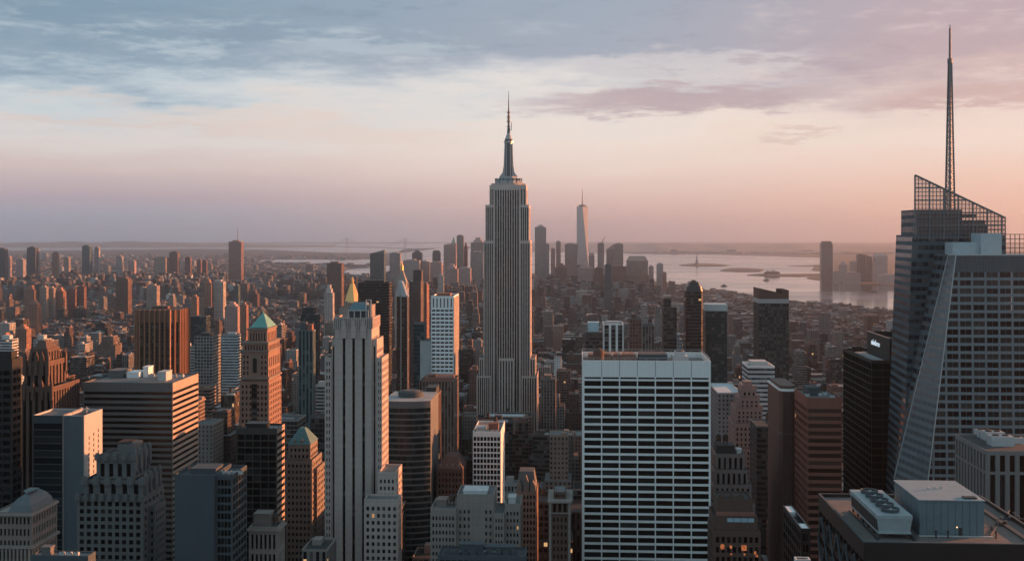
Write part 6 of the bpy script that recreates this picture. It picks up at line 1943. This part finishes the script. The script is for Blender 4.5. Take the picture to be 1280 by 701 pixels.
far('far_tower', 'rosy broad tower carrying a sharp green pinnacle in downtown', 'office tower', 5800, 554.5, 570, 306, 330, 'rose')
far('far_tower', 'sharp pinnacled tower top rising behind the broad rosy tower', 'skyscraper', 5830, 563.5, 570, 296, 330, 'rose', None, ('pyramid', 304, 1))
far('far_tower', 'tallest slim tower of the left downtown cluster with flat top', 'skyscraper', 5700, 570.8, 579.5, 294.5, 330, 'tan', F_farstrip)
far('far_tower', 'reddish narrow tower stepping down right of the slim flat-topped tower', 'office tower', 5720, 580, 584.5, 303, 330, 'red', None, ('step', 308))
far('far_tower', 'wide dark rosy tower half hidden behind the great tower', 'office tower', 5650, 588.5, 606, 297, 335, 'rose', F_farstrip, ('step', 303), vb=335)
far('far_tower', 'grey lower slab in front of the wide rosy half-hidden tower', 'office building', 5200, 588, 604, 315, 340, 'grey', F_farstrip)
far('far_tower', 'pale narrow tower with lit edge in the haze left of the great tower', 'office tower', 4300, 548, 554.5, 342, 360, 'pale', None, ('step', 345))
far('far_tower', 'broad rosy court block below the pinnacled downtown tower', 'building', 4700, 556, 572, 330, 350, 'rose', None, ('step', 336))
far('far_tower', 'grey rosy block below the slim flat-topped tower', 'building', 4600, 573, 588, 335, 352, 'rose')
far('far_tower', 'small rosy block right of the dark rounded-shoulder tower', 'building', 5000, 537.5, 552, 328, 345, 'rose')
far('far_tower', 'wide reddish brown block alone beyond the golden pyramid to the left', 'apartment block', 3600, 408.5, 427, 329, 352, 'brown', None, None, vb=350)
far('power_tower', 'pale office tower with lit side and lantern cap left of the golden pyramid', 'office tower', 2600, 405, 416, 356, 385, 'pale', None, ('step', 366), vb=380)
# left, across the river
far('far_tower', 'lone tall orange topped tower with antenna on the left horizon', 'skyscraper', 6200, 285.8, 301.5, 302, 350, 'orange', F_farstrip, ('antenna', 283, 0.62), vb=350)
for i, (p0, p1, yt, col, lab) in enumerate((
        (-4, 6, 311, 'dark', 'dark blunt tower touching the left edge of the view'), (33.5, 44, 309.5, 'dark', 'dark broad slab, tallest near the left edge on the far shore'),
        (44.5, 47.5, 313, 'rose', 'pinkish sliver tower joined to the dark broad far slab'), (65, 71.5, 316, 'orange', 'pink lit slim tower right of the dark broad far slab'),
        (102.5, 112, 307.5, 'teal', 'dark teal far tower with notched top on the left skyline'), (118, 123.5, 309, 'grey', 'small grey far tower right of the notched teal one'),
        (145, 152, 320, 'grey', 'dull far block below the skyline right of the small grey tower'), (192, 207, 322, 'tan', 'broad tan far block midway to the orange topped tower'),
        (211.5, 222, 315.5, 'brown', 'brown far slab left of a red lit pair'), (231, 238, 322, 'red', 'single red lit far block beyond the brown slab'),
        (246, 251, 325, 'red', 'left one of two reddish far blocks before the orange topped tower'), (252, 258, 326, 'brown', 'right one of two reddish far blocks before the orange topped tower'),
        (8, 13, 321, 'rose', 'short rosy far block right of the dark blunt edge tower'), (20, 29, 324, 'grey', 'squat grey far block left of the dark broad far slab'),
        (80, 86, 322, 'tan', 'small tan far block left of the notched teal tower'), (160, 168, 326, 'rose', 'low rosy far block left of the broad tan far block'))):
    far('far_tower', lab, 'apartment tower', 5200 + 37 * i, p0, p1, yt, 340, col, vb=330)
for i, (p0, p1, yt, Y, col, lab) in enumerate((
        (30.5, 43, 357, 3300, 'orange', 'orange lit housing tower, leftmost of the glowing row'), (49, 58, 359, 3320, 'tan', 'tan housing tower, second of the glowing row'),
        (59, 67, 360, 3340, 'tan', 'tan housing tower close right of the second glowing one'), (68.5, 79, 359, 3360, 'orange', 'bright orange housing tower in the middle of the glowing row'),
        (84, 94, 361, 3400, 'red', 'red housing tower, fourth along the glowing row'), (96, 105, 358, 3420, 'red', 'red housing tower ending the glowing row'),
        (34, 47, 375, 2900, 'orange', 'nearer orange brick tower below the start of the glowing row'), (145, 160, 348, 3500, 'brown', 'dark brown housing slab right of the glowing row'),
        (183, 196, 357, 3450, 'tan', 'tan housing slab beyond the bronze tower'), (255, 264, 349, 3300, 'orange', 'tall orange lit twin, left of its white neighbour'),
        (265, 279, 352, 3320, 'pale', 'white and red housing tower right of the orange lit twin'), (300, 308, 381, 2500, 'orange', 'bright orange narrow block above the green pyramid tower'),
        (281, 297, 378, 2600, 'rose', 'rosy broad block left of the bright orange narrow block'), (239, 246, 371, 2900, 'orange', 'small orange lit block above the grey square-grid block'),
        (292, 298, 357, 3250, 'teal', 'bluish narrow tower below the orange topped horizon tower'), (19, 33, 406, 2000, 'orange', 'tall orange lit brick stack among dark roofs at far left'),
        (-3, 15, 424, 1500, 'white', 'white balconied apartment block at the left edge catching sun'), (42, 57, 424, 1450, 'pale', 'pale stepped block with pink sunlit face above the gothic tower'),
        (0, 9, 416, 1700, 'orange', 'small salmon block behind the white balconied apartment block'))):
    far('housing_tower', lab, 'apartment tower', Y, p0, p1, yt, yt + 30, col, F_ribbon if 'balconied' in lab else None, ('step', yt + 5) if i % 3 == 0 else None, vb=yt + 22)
# jersey city
b = far('far_tower', 'tallest far tower across the river at right with tapering crown', 'skyscraper', 6450, 1027, 1041, 301.5, 350, 'dark', F_farglass, ('chamfer', 306), vb=352)
for (p0, p1, yt, col, top, lab) in ((1050, 1059, 327, 'grey', ('step', 331), 'small stepped tower, first right of the tallest far riverside tower'), (1063, 1071, 327, 'rose', None, 'small flat tower, second right of the tallest far riverside tower'),
                               (1072, 1080.5, 318.5, 'dark', None, 'dark narrow slab, left of the riverside trio at right'), (1081.5, 1090, 318.5, 'dark', ('slant', 321, -1), 'dark narrow slab with slanted head in the riverside trio'),
                               (1090.5, 1094, 327, 'rose', None, 'low link block in the middle of the riverside trio'), (1094, 1109.5, 316.5, 'grey', ('chamfer', 320), 'wide chamfered tower closing the riverside trio'),
                               (1042, 1049, 339, 'rose', None, 'low block at the foot of the tallest far riverside tower'), (1056, 1076, 341, 'rose', None, 'low wide riverside block under the two small towers'), (1100, 1126, 344, 'grey', None, 'low terminal block on the far riverbank at right')):
    far('far_tower', lab, 'office tower', 6350 if yt < 330 else 6100, p0, p1, yt, 350, col, None, top, vb=352)

def obelisk():
    Y = 5750
    b = Bld('obelisk_tower', 'tall tapering glass obelisk with needle above the downtown cluster', 'skyscraper', X(728, Y), Y, None)
    zz = lambda y: zp(y, 728, Y)
    x0, x1 = X(720.8, Y), X(735.2, Y)
    w = x1 - x0
    mx, my = (x0 + x1) / 2, Y + w / 2
    h = w / 2
    zb, zt = zz(331), zz(258.5)
    base = [(mx - h, my - h), (mx + h, my - h), (mx + h, my + h), (mx - h, my + h)]
    top = [(mx, my - h * .98), (mx + h * .98, my), (mx, my + h * .98), (mx - h * .98, my)]
    b.part('base', MB().prism(base, 0, zb), M_slate)
    gm = facademat('obelisk_glass', 0.97, 0.9, (0.52, 0.47, 0.46), glass=(0.46, 0.42, 0.42), blind=0.0, lit=0, rough=0.12)  # pale pinkish base colour stands in for sky reflected in the glass
    for k in range(4):
        j = (k + 1) % 4
        a = MB(); a.q([(*base[k], zb), (*base[j], zb), (*top[k], zt)], [(0, 0), (20, 0), (10, 80)]); b.part('glass_facet', a, gm)
        c = MB(); c.q([(*top[k], zt), (*base[j], zb), (*top[j], zt)], [(0, 80), (10, 0), (20, 80)]); b.part('glass_facet', c, gm)
    b.part('roof', MB().prism(top, zt - .5, zt + 2), M_slate)
    b.part('ring', MB().cyl(mx, my, zt + 4, zt + 10, 20, 20, 16).cyl(mx, my, zt, zt + 4, 6, 6, 8), M_slate)
    b.part('needle', MB().cyl(mx, my, zt + 8, zz(246), 3.4, 2.2, 8).cyl(mx, my, zz(246), zz(236), 2.0, 0.8, 8), M_rust)
    b.boxes.append((x0, x1, Y, Y + w, zt)); b.register(345); HEROES[-1]['short'] = None
obelisk()

def bridge():
    t1, t2 = ground(433.5, 314.6), ground(506.5, 317.0)
    b = Bld('suspension_bridge', 'faint suspension bridge with two tall towers on the hazy left horizon', 'bridge', *t1)
    st = plain('bridge_steel', (0.30, 0.33, 0.36), 0.7)
    A, B_ = Vector((*t1, 0)), Vector((*t2, 0))
    u = (B_ - A).normalized(); s = Vector((-u.y, u.x, 0))
    def twr(p):
        m_ = MB()
        for k in (-1, 1): m_.bar(tuple(p + s * 14 * k), tuple(p + s * 12 * k + Vector((0, 0, 207))), 4.0)
        for z in (70, 135, 200): m_.bar(tuple(p - s * 14 + Vector((0, 0, z))), tuple(p + s * 14 + Vector((0, 0, z))), 4.0)
        b.part('tower', m_, st)
    twr(A); twr(B_)
    L = (B_ - A).length
    zd = 70
    a0, b0 = A - u * 450, B_ + u * 450
    dk = MB(); dk.bar(tuple(a0 + Vector((0, 0, zd))), tuple(b0 + Vector((0, 0, zd))), 4); b.part('deck', dk, st)
    for k in (-1, 1):
        c = MB(); N_ = 24
        pt = lambda f: A + u * L * f + s * 12 * k + Vector((0, 0, 80 + 127 * (2 * f - 1) ** 2))
        for i in range(N_): c.bar(tuple(pt(i / N_)), tuple(pt((i + 1) / N_)), 1.0)
        c.bar(tuple(a0 + s * 12 * k + Vector((0, 0, zd))), tuple(pt(0)), 1.0); c.bar(tuple(pt(1)), tuple(b0 + s * 12 * k + Vector((0, 0, zd))), 1.0)
        b.part('cable', c, st)
        h_ = MB()
        for i in range(1, N_): h_.bar(tuple(pt(i / N_)), tuple(A + u * L * i / N_ + s * 12 * k + Vector((0, 0, zd))), 0.4)
        b.part('hanger', h_, st)
bridge()

def statue():
    x, y = ground(871, 331.2)
    b = Bld('statue', 'tiny standing statue on a tall pedestal upon a low wooded island', 'statue', x, y)
    cp = plain('verdigris', (0.10, 0.17, 0.15), 0.8)
    b.part('fort', MB().cyl(x, y, 4, 12, 32, 30, 11), M_land)
    b.part('pedestal', MB().box(x - 12, x + 12, y - 12, y + 12, 12, 22).prism([(x - 10, y - 10), (x + 10, y - 10), (x + 10, y + 10), (x - 10, y + 10)], 22, 47, poly2=[(x - 7, y - 7), (x + 7, y - 7), (x + 7, y + 7), (x - 7, y + 7)]), M_grey)
    f = MB().cyl(x, y, 47, 66, 6.5, 5.0, 10).cyl(x, y, 66, 76, 5.0, 4.4, 10).cyl(x, y, 76, 79, 2.0, 1.8, 8).cyl(x, y, 79, 84, 2.6, 2.0, 8)
    f.bar((x + 3.5, y, 75), (x + 6.5, y - 1, 90), 1.5)
    f.bar((x - 4, y, 74), (x - 6, y - 2, 68), 1.4)
    b.part('figure', f, cp)
    b.part('torch', MB().cyl(x + 6.7, y - 1, 89, 94, 1.6, 0.4, 8), M_gold)
statue()

def island_house():
    x, y = ground(963, 344)
    b = Bld('hall_building', 'low hall with domed corner towers on the thin island spit', 'building', x, y)
    b.part('wall', MB().box(x - 40, x + 60, y - 12, y + 12, 3.5, 18, 6, 6), F_far).color = (0.3, 0.14, 0.1, 1)
    b.part('roof', MB().pyr(x - 42, x + 62, y - 14, y + 14, 18, 27, 0.6), M_red)
    for k in (-22, 22): b.part('dome', MB().cyl(x + k * .8, y, 18, 32, 5, 5, 8).cyl(x + k * .8, y, 32, 40, 5, 0.5, 8), M_copper)
island_house()

def boat(px, py, label, L=42):
    x, y = ground(px, py)
    b = Bld('ferry_boat', label, 'boat', x, y, None, 'small boats on the bay')
    hull = [(x - L / 2, y), (x - L * .4, y - 4.5), (x + L * .35, y - 4.5), (x + L / 2, y), (x + L * .35, y + 4.5), (x - L * .4, y + 4.5)]
    b.part('hull', MB().prism([(a * .94 + x * .06, c * .8 + y * .2) for a, c in hull], 0.7, 4.5, poly2=hull), M_dark)
    b.part('cabin', MB().box(x - L * .25, x + L * .2, y - 3, y + 3, 4.5, 9).box(x - L * .05, x + L * .12, y - 2, y + 2, 9, 11.5), M_slate)
    b.part('funnel', MB().cyl(x - L * .12, y, 9, 13, 1.2, 1.0, 8), M_red)
boat(958, 350.8, 'small dark boat on the bay below the thin island spit')
boat(1090.5, 365.2, 'dark boat mid river below the riverside trio at right', 52)
boat(1131, 366.5, 'dark boat on the river beside the glass skyscraper edge', 50)
boat(905, 358, 'tiny boat on open water left of the speckled dark tower', 36)

# ------------------------------------------------------------------ the mass of the city
PALETTE = [((0.20, 0.14, 0.125), 'rosy brick'), ((0.16, 0.09, 0.075), 'red brick'), ((0.10, 0.075, 0.066), 'brown brick'), ((0.28, 0.245, 0.225), 'tan stone'), ((0.24, 0.235, 0.235), 'grey'),
           ((0.45, 0.44, 0.43), 'pale'), ((0.075, 0.08, 0.085), 'dark glass'), ((0.30, 0.22, 0.185), 'buff brick'), ((0.16, 0.17, 0.18), 'slate grey')]
PW = np.array([.18, .14, .11, .15, .10, .13, .06, .09, .04]); PW = PW / PW.sum()
avenues = [-2600, -2400, -2180, -1960, -1740, -1500, -1260, -1010, -740, -585, -430, -290, -150, 112, 360, 610, 860, 1110, 1360, 1600]
def free(x0, x1, y0, y1, gap=2.0):
    for (a, c, e, f, z) in FOOT:
        if x0 < c + gap and x1 > a - gap and y0 < f + gap and y1 > e - gap: return False
    return True
POLYS_WATER = [bay] + [gpoly([(402, 345), (452, 349), (500, 347), (500, 331), (462, 334), (430, 338), (404, 341)]), gpoly([(360, 329), (455, 330.5), (478, 330), (470, 324), (440, 325), (385, 324.5), (300, 325)])]
def in_poly(p, x, y):
    c = False
    for (x0, y0), (x1, y1) in zip(p, p[1:] + p[:1]):
        if (y0 > y) != (y1 > y) and x < (x1 - x0) * (y - y0) / (y1 - y0) + x0: c = not c
    return c
rg = random.Random(21)
LOTS = []     # (x0,x1,y0,y1,z,palette index)
def cap_height(x0, x1, y0, y1, z, slack=1.0):
    """no filler may hide more of a known tower than the photograph shows hidden"""
    pa, pb = proj(x0, y0, z)[0], proj(x1, y0, z)[0]
    lo, hi = min(pa, pb) - 1, max(pa, pb) + 1
    lim = 0
    for h in HEROES:
        if h['Y'] > y0 and h['px1'] > lo and h['px0'] < hi and h['vb'] < 690: lim = max(lim, h['vb'])
    if lim:
        dd = dep((x0 + x1) / 2, y0)
        z = min(z, EYE - (lim - HY) * dd / F - slack)
    return z
def hill_noise(x, y): return 0.5 + 0.5 * math.sin(x * 0.0031 + 1.3) * math.sin(y * 0.0027 + 0.4)
y = 300.0
while y < 5600:
    for a, c in zip(avenues, avenues[1:]):
        for (ya, yb) in ((y, y + 30), (y + 31, y + 61)):
            x = a + 13
            while x < c - 22:
                w = rg.choice((12, 16, 20, 24, 30, 38)) if y > 1400 else rg.choice((18, 22, 28, 34, 42))
                w = min(w, c - 12 - x)
                if w < 9: break
                x0, x1 = x, x + w - rg.choice((0.0, 0.0, 1.5))
                x += w
                px, py, dd = proj((x0 + x1) / 2, ya, 0)
                if not -140 < px < 1420: continue
                if y < 430 and 120 < px < 1010: continue
                if any(in_poly(P_, (x0 + x1) / 2, ya) for P_ in POLYS_WATER): continue
                g = rg.random()
                if y < 1250: z = 40 + 70 * g * g + 25 * rg.random()
                elif y < 1900: z = 28 + 72 * g ** 2.2
                elif y < 4300: z = 12 + (12 if px < 580 else 22) * g ** 1.5 + (20 + 45 * rg.random() if rg.random() < (0.14 if y < 2700 else 0.02 if px < 580 else 0.06) else 0)
                else: z = 24 + 60 * g ** 1.6
                if px > 815 and y > 2900: z = min(z, 9 + 16 * g)
                if px < 330 and 1250 < y < 2600: z *= 0.85
                if not free(x0, x1, ya, yb): continue
                z = cap_height(x0, x1, ya, yb, z)
                if z < 8: z = max(z, 6 + 3 * rg.random())
                if rg.random() < 0.05: continue
                LOTS.append((x0, x1, ya + rg.random() * 1.5, yb, z, int(np.searchsorted(np.cumsum(PW), rg.random()))))
    y += 80
# across the river and far down the island: coarser and lower, thinning with distance
rgf = np.random.default_rng(5)
def scatter(n, ymin, ymax, pmin, pmax, zmin, zmax, wmin, wmax, tall=0.03, tallz=60):
    u = rgf.random(n)
    ys = 1 / (1 / ymin + u * (1 / ymax - 1 / ymin))
    ps = pmin + rgf.random(n) * (pmax - pmin)
    for Y, p_ in zip(ys, ps):
        x_ = X(p_, Y)
        w_, d_ = wmin + (wmax - wmin) * rgf.random(), wmin + (wmax - wmin) * rgf.random()
        z_ = zmin + (zmax - zmin) * rgf.random() ** 2 + (tallz * rgf.random() if rgf.random() < tall else 0)
        pi = int(np.searchsorted(np.cumsum(PW), rgf.random())); pi = min(pi, 8)
        if any(in_poly(P_, x_, Y) for P_ in POLYS_WATER): continue
        if not free(x_ - w_ / 2, x_ + w_ / 2, Y, Y + d_, 1): continue
        z_ = max(5, cap_height(x_ - w_ / 2, x_ + w_ / 2, Y, Y + d_, z_))
        LOTS.append((x_ - w_ / 2, x_ + w_ / 2, Y, Y + d_, z_, pi))
scatter(5200, 3400, 8200, -60, 560, 7, 17, 14, 34, 0.012, 50)
scatter(2200, 6000, 13500, -60, 470, 7, 16, 24, 60, 0.02, 50)
scatter(900, 3600, 5600, 560, 860, 12, 40, 16, 40, 0.06, 60)
scatter(260, 5900, 7200, 1040, 1160, 8, 25, 20, 60, 0.05, 40)
scatter(420, 14500, 19000, 780, 1150, 8, 18, 60, 160)
LOTS = [l for l in LOTS]
NL = len(LOTS)

# how much of each lot the camera sees (coarse painter's pass, nearest first)
GW, GH = 640, 351
grid = np.zeros((GH, GW), bool)
items = [(l[2], i, l[:5]) for i, l in enumerate(LOTS)] + [(h[2], -1, h) for h in FOOT]
items.sort(key=lambda q: q[0])
seen = np.zeros(NL)
ctr = {}
for yy, i, (x0, x1, y0, y1, z) in items:
    P8 = [proj(a, c, zz) for a in (x0, x1) for c in (y0, y1) for zz in (0, z)]
    pa, pb = min(p[0] for p in P8), max(p[0] for p in P8)
    qa, qb = min(p[1] for p in P8), max(p[1] for p in P8)
    a0, a1 = max(0, int(pa / 2)), min(GW, int(math.ceil(pb / 2)))
    b0, b1 = max(0, int(qa / 2)), min(GH, int(math.ceil(qb / 2)))
    if a1 <= a0 or b1 <= b0: continue
    sub = grid[b0:b1, a0:a1]
    if i >= 0:
        n_ = (~sub).sum()
        seen[i] = n_ * 4 * min(1.0, (pb - pa) * (qb - qa) / max(1, (a1 - a0) * (b1 - b0) * 4))
        if n_:
            ry, rx = np.nonzero(~sub)
            ctr[i] = ((a0 + rx.mean()) * 2, (b0 + ry.mean()) * 2)
    sub[:] = True
order = np.argsort(-seen)
N_SINGLE = 292
single = [int(i) for i in order[:N_SINGLE] if seen[i] > 6]
single_set = set(single)

def lot_boxes(l, r, detail=True):
    """main box plus the set-backs, stair heads and bulkheads of one building"""
    x0, x1, y0, y1, z, pi = l
    out = [(x0, x1, y0, y1, 0, z)]
    w, d_ = x1 - x0, y1 - y0
    k = r.random()
    if z > 45 and k < 0.55:
        f, g = 0.1 + 0.12 * r.random(), 0.1 + 0.15 * r.random()
        z1 = z * (0.72 + 0.15 * r.random())
        out = [(x0, x1, y0, y1, 0, z1), (x0 + w * f, x1 - w * g, y0 + d_ * .15, y1 - d_ * .1, z1, z)]
    return out

def roof_bits(l, bx, r):
    x0, x1, y0, y1, _, z = bx[-1]
    w, d_ = x1 - x0, y1 - y0
    o = []
    if r.random() < 0.75 and w > 6:
        a, e = r.random() * .5, r.random() * .5
        o.append((x0 + w * (.08 + a), x0 + w * (.08 + a) + min(7, w * .36), y0 + d_ * (.1 + e), y0 + d_ * (.1 + e) + min(7, d_ * .36), z, z + 2.5 + 2.5 * r.random()))
    if r.random() < 0.5 and w > 10:
        o.append((x0 + w * .62, x0 + w * .88, y0 + d_ * .1, y0 + d_ * .3, z, z + 1.5 + r.random()))
    return o

STY = [(0.42, 0.5), (0.5, 0.55), (0.36, 0.5), (0.5, 0.98), (1.0, 0.48), (0.72, 0.65), (0.92, 0.8)]
# --- the stuff mesh: everything that is not built singly
V, Fc, UV, CC, WS = [], [], [], [], []
rs = random.Random(77)
def add_boxes(boxes, col, ws, bw=3.2, fh=3.6, blank=False):
    for (x0, x1, y0, y1, z0, z1) in boxes:
        i = len(V)
        c = [(x0, y0), (x1, y0), (x1, y1), (x0, y1)]
        for k in range(4):
            a, b2 = c[k], c[(k + 1) % 4]
            wd = abs(a[0] - b2[0]) + abs(a[1] - b2[1])
            V.extend([(*a, z0), (*b2, z0), (*b2, z1), (*a, z1)])
            nu, nv = (0, 0) if blank else (max(1, round(wd / bw)), max(1, round((z1 - z0) / fh)))
            UV.extend([0, 0, nu, 0, nu, nv, 0, nv])
        V.extend([(*p, z1) for p in c]); UV.extend([0] * 8)
        for k in range(5): Fc.append((i + 4 * k, i + 4 * k + 1, i + 4 * k + 2, i + 4 * k + 3))
        CC.extend([col] * 20); WS.extend([ws] * 20)
for i, l in enumerate(LOTS):
    if i in single_set: continue
    r = random.Random(i * 13 + 5)
    bx = lot_boxes(l, r)
    col = np.array(PALETTE[min(l[5], 8)][0]) * np.array((0.84, 0.98, 1.06)) * (0.3 + 1.25 * r.random() ** 1.7)
    st_ = r.choice(STY) if l[5] != 6 else (0.92, 0.8)
    ws = (st_[0], st_[1], r.random())
    add_boxes(bx, tuple(col), ws)
    if l[2] < 4200: add_boxes(roof_bits(l, bx, r), tuple(col * 0.9), ws, blank=True)
me = bpy.data.meshes.new('city_blocks')
me.from_pydata(V, [], Fc)
me.uv_layers.new(name='UVMap').data.foreach_set('uv', np.array(UV, np.float32))
at = me.attributes.new('wallcol', 'FLOAT_COLOR', 'POINT')
at.data.foreach_set('color', np.hstack([np.array(CC, np.float32), np.ones((len(CC), 1), np.float32)]).ravel())
at = me.attributes.new('winspec', 'FLOAT_VECTOR', 'POINT')
at.data.foreach_set('vector', np.array(WS, np.float32).ravel())
me.update()
o = bpy.data.objects.new('city_blocks', me)
o.data.materials.append(facademat('city_facade', 0, 0, src='attr', lit=0.0015))
o['kind'] = 'stuff'
COL.objects.link(o)

# --- the buildings showing largest, each by itself
F_STY = [facademat('lot_facade_%d' % k, a, c, src='obj', lit=0.004) for k, (a, c) in enumerate(STY)]
ref = [h for h in HEROES if h['short']]
descr = []
for i in single:
    l = LOTS[i]
    r = random.Random(i * 13 + 5)
    bx = lot_boxes(l, r)
    jit = 0.5 + 0.45 * r.random()
    si = r.randrange(len(STY)) if l[5] != 6 else 6
    w, d_ = l[1] - l[0], l[3] - l[2]
    cxp, cyp = ctr[i]
    tank = l[2] < 1900 and r.random() < 0.42 and bx[-1][1] - bx[-1][0] > 7
    size = ('narrow ' if w < 17 else 'broad ' if w > 33 else '') + ('low' if l[4] < 26 else 'tall' if l[4] > 75 else 'mid-height')
    name = 'city_building'
    rb = roof_bits(l, bx, r)
    feat = 'with water tank' if tank else 'with set-back top' if len(bx) > 1 else 'with roof hut' if rb else 'with flat roof'
    h = min(ref, key=lambda h: math.hypot((min(max(cxp, h['px0']), h['px1']) - cxp), (min(max(cyp, h['ytop']), h['vb']) - cyp)) + 0.012 * abs(h['Y'] - l[2]))
    rel = 'before' if l[2] < h['Y'] - 25 and h['px0'] - 4 < cxp < h['px1'] + 4 else 'left of' if cxp < (h['px0'] + h['px1']) / 2 and cxp < h['px0'] + 3 else 'right of' if cxp > h['px1'] - 3 else 'beyond'
    descr.append(dict(i=i, l=l, bx=bx, rb=rb, jit=jit, si=si, tank=tank, name=name, size=size, feat=feat, rel=rel, h=h, c=(cxp, cyp), wall=PALETTE[min(l[5], 8)][1]))
def lab(q):
    tail = q['rel'] + ' ' + q['h']['short']
    for s, f in ((q['size'], q['feat']), (q['size'].split()[-1], q['feat']), ('', q['feat']), ('', '')):
        k = ' '.join(f"{s} {q['wall']} building {f}, {tail}".replace(' ,', ',').split())
        if len(k.split()) <= 14: return k
    return k
groups = {}
for q in descr: groups.setdefault(lab(q), []).append(q)
ORD = ['nearest', 'second', 'third', 'fourth', 'fifth', 'sixth', 'seventh', 'eighth', 'ninth', 'tenth', 'eleventh', 'twelfth', 'thirteenth', 'fourteenth']
for key, qs in groups.items():
    qs.sort(key=lambda q: q['l'][2])
    for k, q in enumerate(qs):
        q['label'] = key if len(qs) == 1 else f"{key}, {ORD[min(k, 13)]} such"
for q in descr:
    l, bx = q['l'], q['bx']
    lb = q['label']
    b = Bld(q['name'], lb, 'building', (l[0] + l[1]) / 2, l[2], None, 'ordinary buildings of the city blocks')
    wl = MB()
    for x0, x1, y0, y1, z0, z1 in bx: wl.box(x0, x1, y0, y1, z0, z1, 3.2, 3.6)
    col = tuple(c * q['jit'] for c in PALETTE[min(l[5], 8)][0])
    o = b.part('wall', wl, F_STY[q['si']]); o.color = (*col, 1)
    x0, x1, y0, y1, z0, z1 = bx[-1]
    wmat = wallmat('lot_wall_%d' % min(l[5], 8), PALETTE[min(l[5], 8)][0])
    if l[2] < 2600:
        pm = MB()
        for (a, c, e, f) in ((x0, x1, y0, y0 + .5), (x0, x1, y1 - .5, y1), (x0, x0 + .5, y0 + .5, y1 - .5), (x1 - .5, x1, y0 + .5, y1 - .5)):
            pm.box(a, c, e, f, z1 - .003, z1 + 1.0)
        b.part('parapet', pm, wmat)
    for k, (a, c, e, f, g0, g1) in enumerate(q['rb']):
        pm = MB().box(a, c, e, f, g0 - .1, g1)
        b.part('roof_hut' if k == 0 else 'air_conditioner', pm, wmat if k == 0 else M_metal)
    if q['tank']: water_tank(b, x0 + (x1 - x0) * .3, y1 - min(4, (y1 - y0) * .3), z1, 0.75)

# trees of a far park, one mass
tv, tf = [], []
rt = random.Random(8)
for k in range(4200):
    if k < 900: px_, py_ = rt.uniform(8, 165), rt.gauss(391, 3.2)
    else: px_, py_ = rt.uniform(-20, 1130), rt.uniform(338, 430)
    x_, y_ = ground(px_, py_ + 2)
    if k >= 900 and (math.sin(x_ * .004) * math.sin(y_ * .0035 + 1) < -0.1 or not free(x_ - 6, x_ + 6, y_ - 6, y_ + 6) or any(in_poly(P_, x_, y_) for P_ in POLYS_WATER)): continue
    r_ = rt.uniform(5, 10)
    i = len(tv)
    n_ = 6
    for j in range(n_):
        a_ = 2 * math.pi * j / n_
        tv.append((x_ + r_ * math.cos(a_) * rt.uniform(.7, 1.2), y_ + r_ * math.sin(a_) * rt.uniform(.7, 1.2), rt.uniform(7, 12)))
    tv.append((x_, y_, rt.uniform(15, 24))); tv.append((x_, y_, 1))
    for j in range(n_): tf.append((i + j, i + (j + 1) % n_, i + n_)); tf.append((i + (j + 1) % n_, i + j, i + n_ + 1))
me = bpy.data.meshes.new('park_trees'); me.from_pydata(tv, [], tf); me.update()
o = bpy.data.objects.new('park_trees', me); o['kind'] = 'stuff'
m, nt = newmat('park_foliage')
a = nt.noise(nt.n('ShaderNodeNewGeometry').outputs['Position'], 0.05, 4)
bsdf(nt, nt.mix(a, (0.02, 0.035, 0.018), (0.06, 0.075, 0.035)), 0.9)
me.materials.append(m); COL.objects.link(o)

# ------------------------------------------------------------------ air
HAZE = 5.0e-5
m = bpy.data.materials.new('haze'); m.use_nodes = True
nt = NT(m.node_tree)
pv = nt.n('ShaderNodeVolumePrincipled')
pv.inputs['Color'].default_value = (0.92, 0.93, 1.0, 1)
pv.inputs['Density'].default_value = HAZE
pv.inputs['Anisotropy'].default_value = 0.92
oo = nt.n('ShaderNodeOutputMaterial'); nt.t.links.new(pv.outputs[0], oo.inputs['Volume'])
hz = MB().box(-34000, 34000, -34000, 34000, -1.0, 560.0, bottom=True)
o = hz.build('haze', m, kind='stuff')
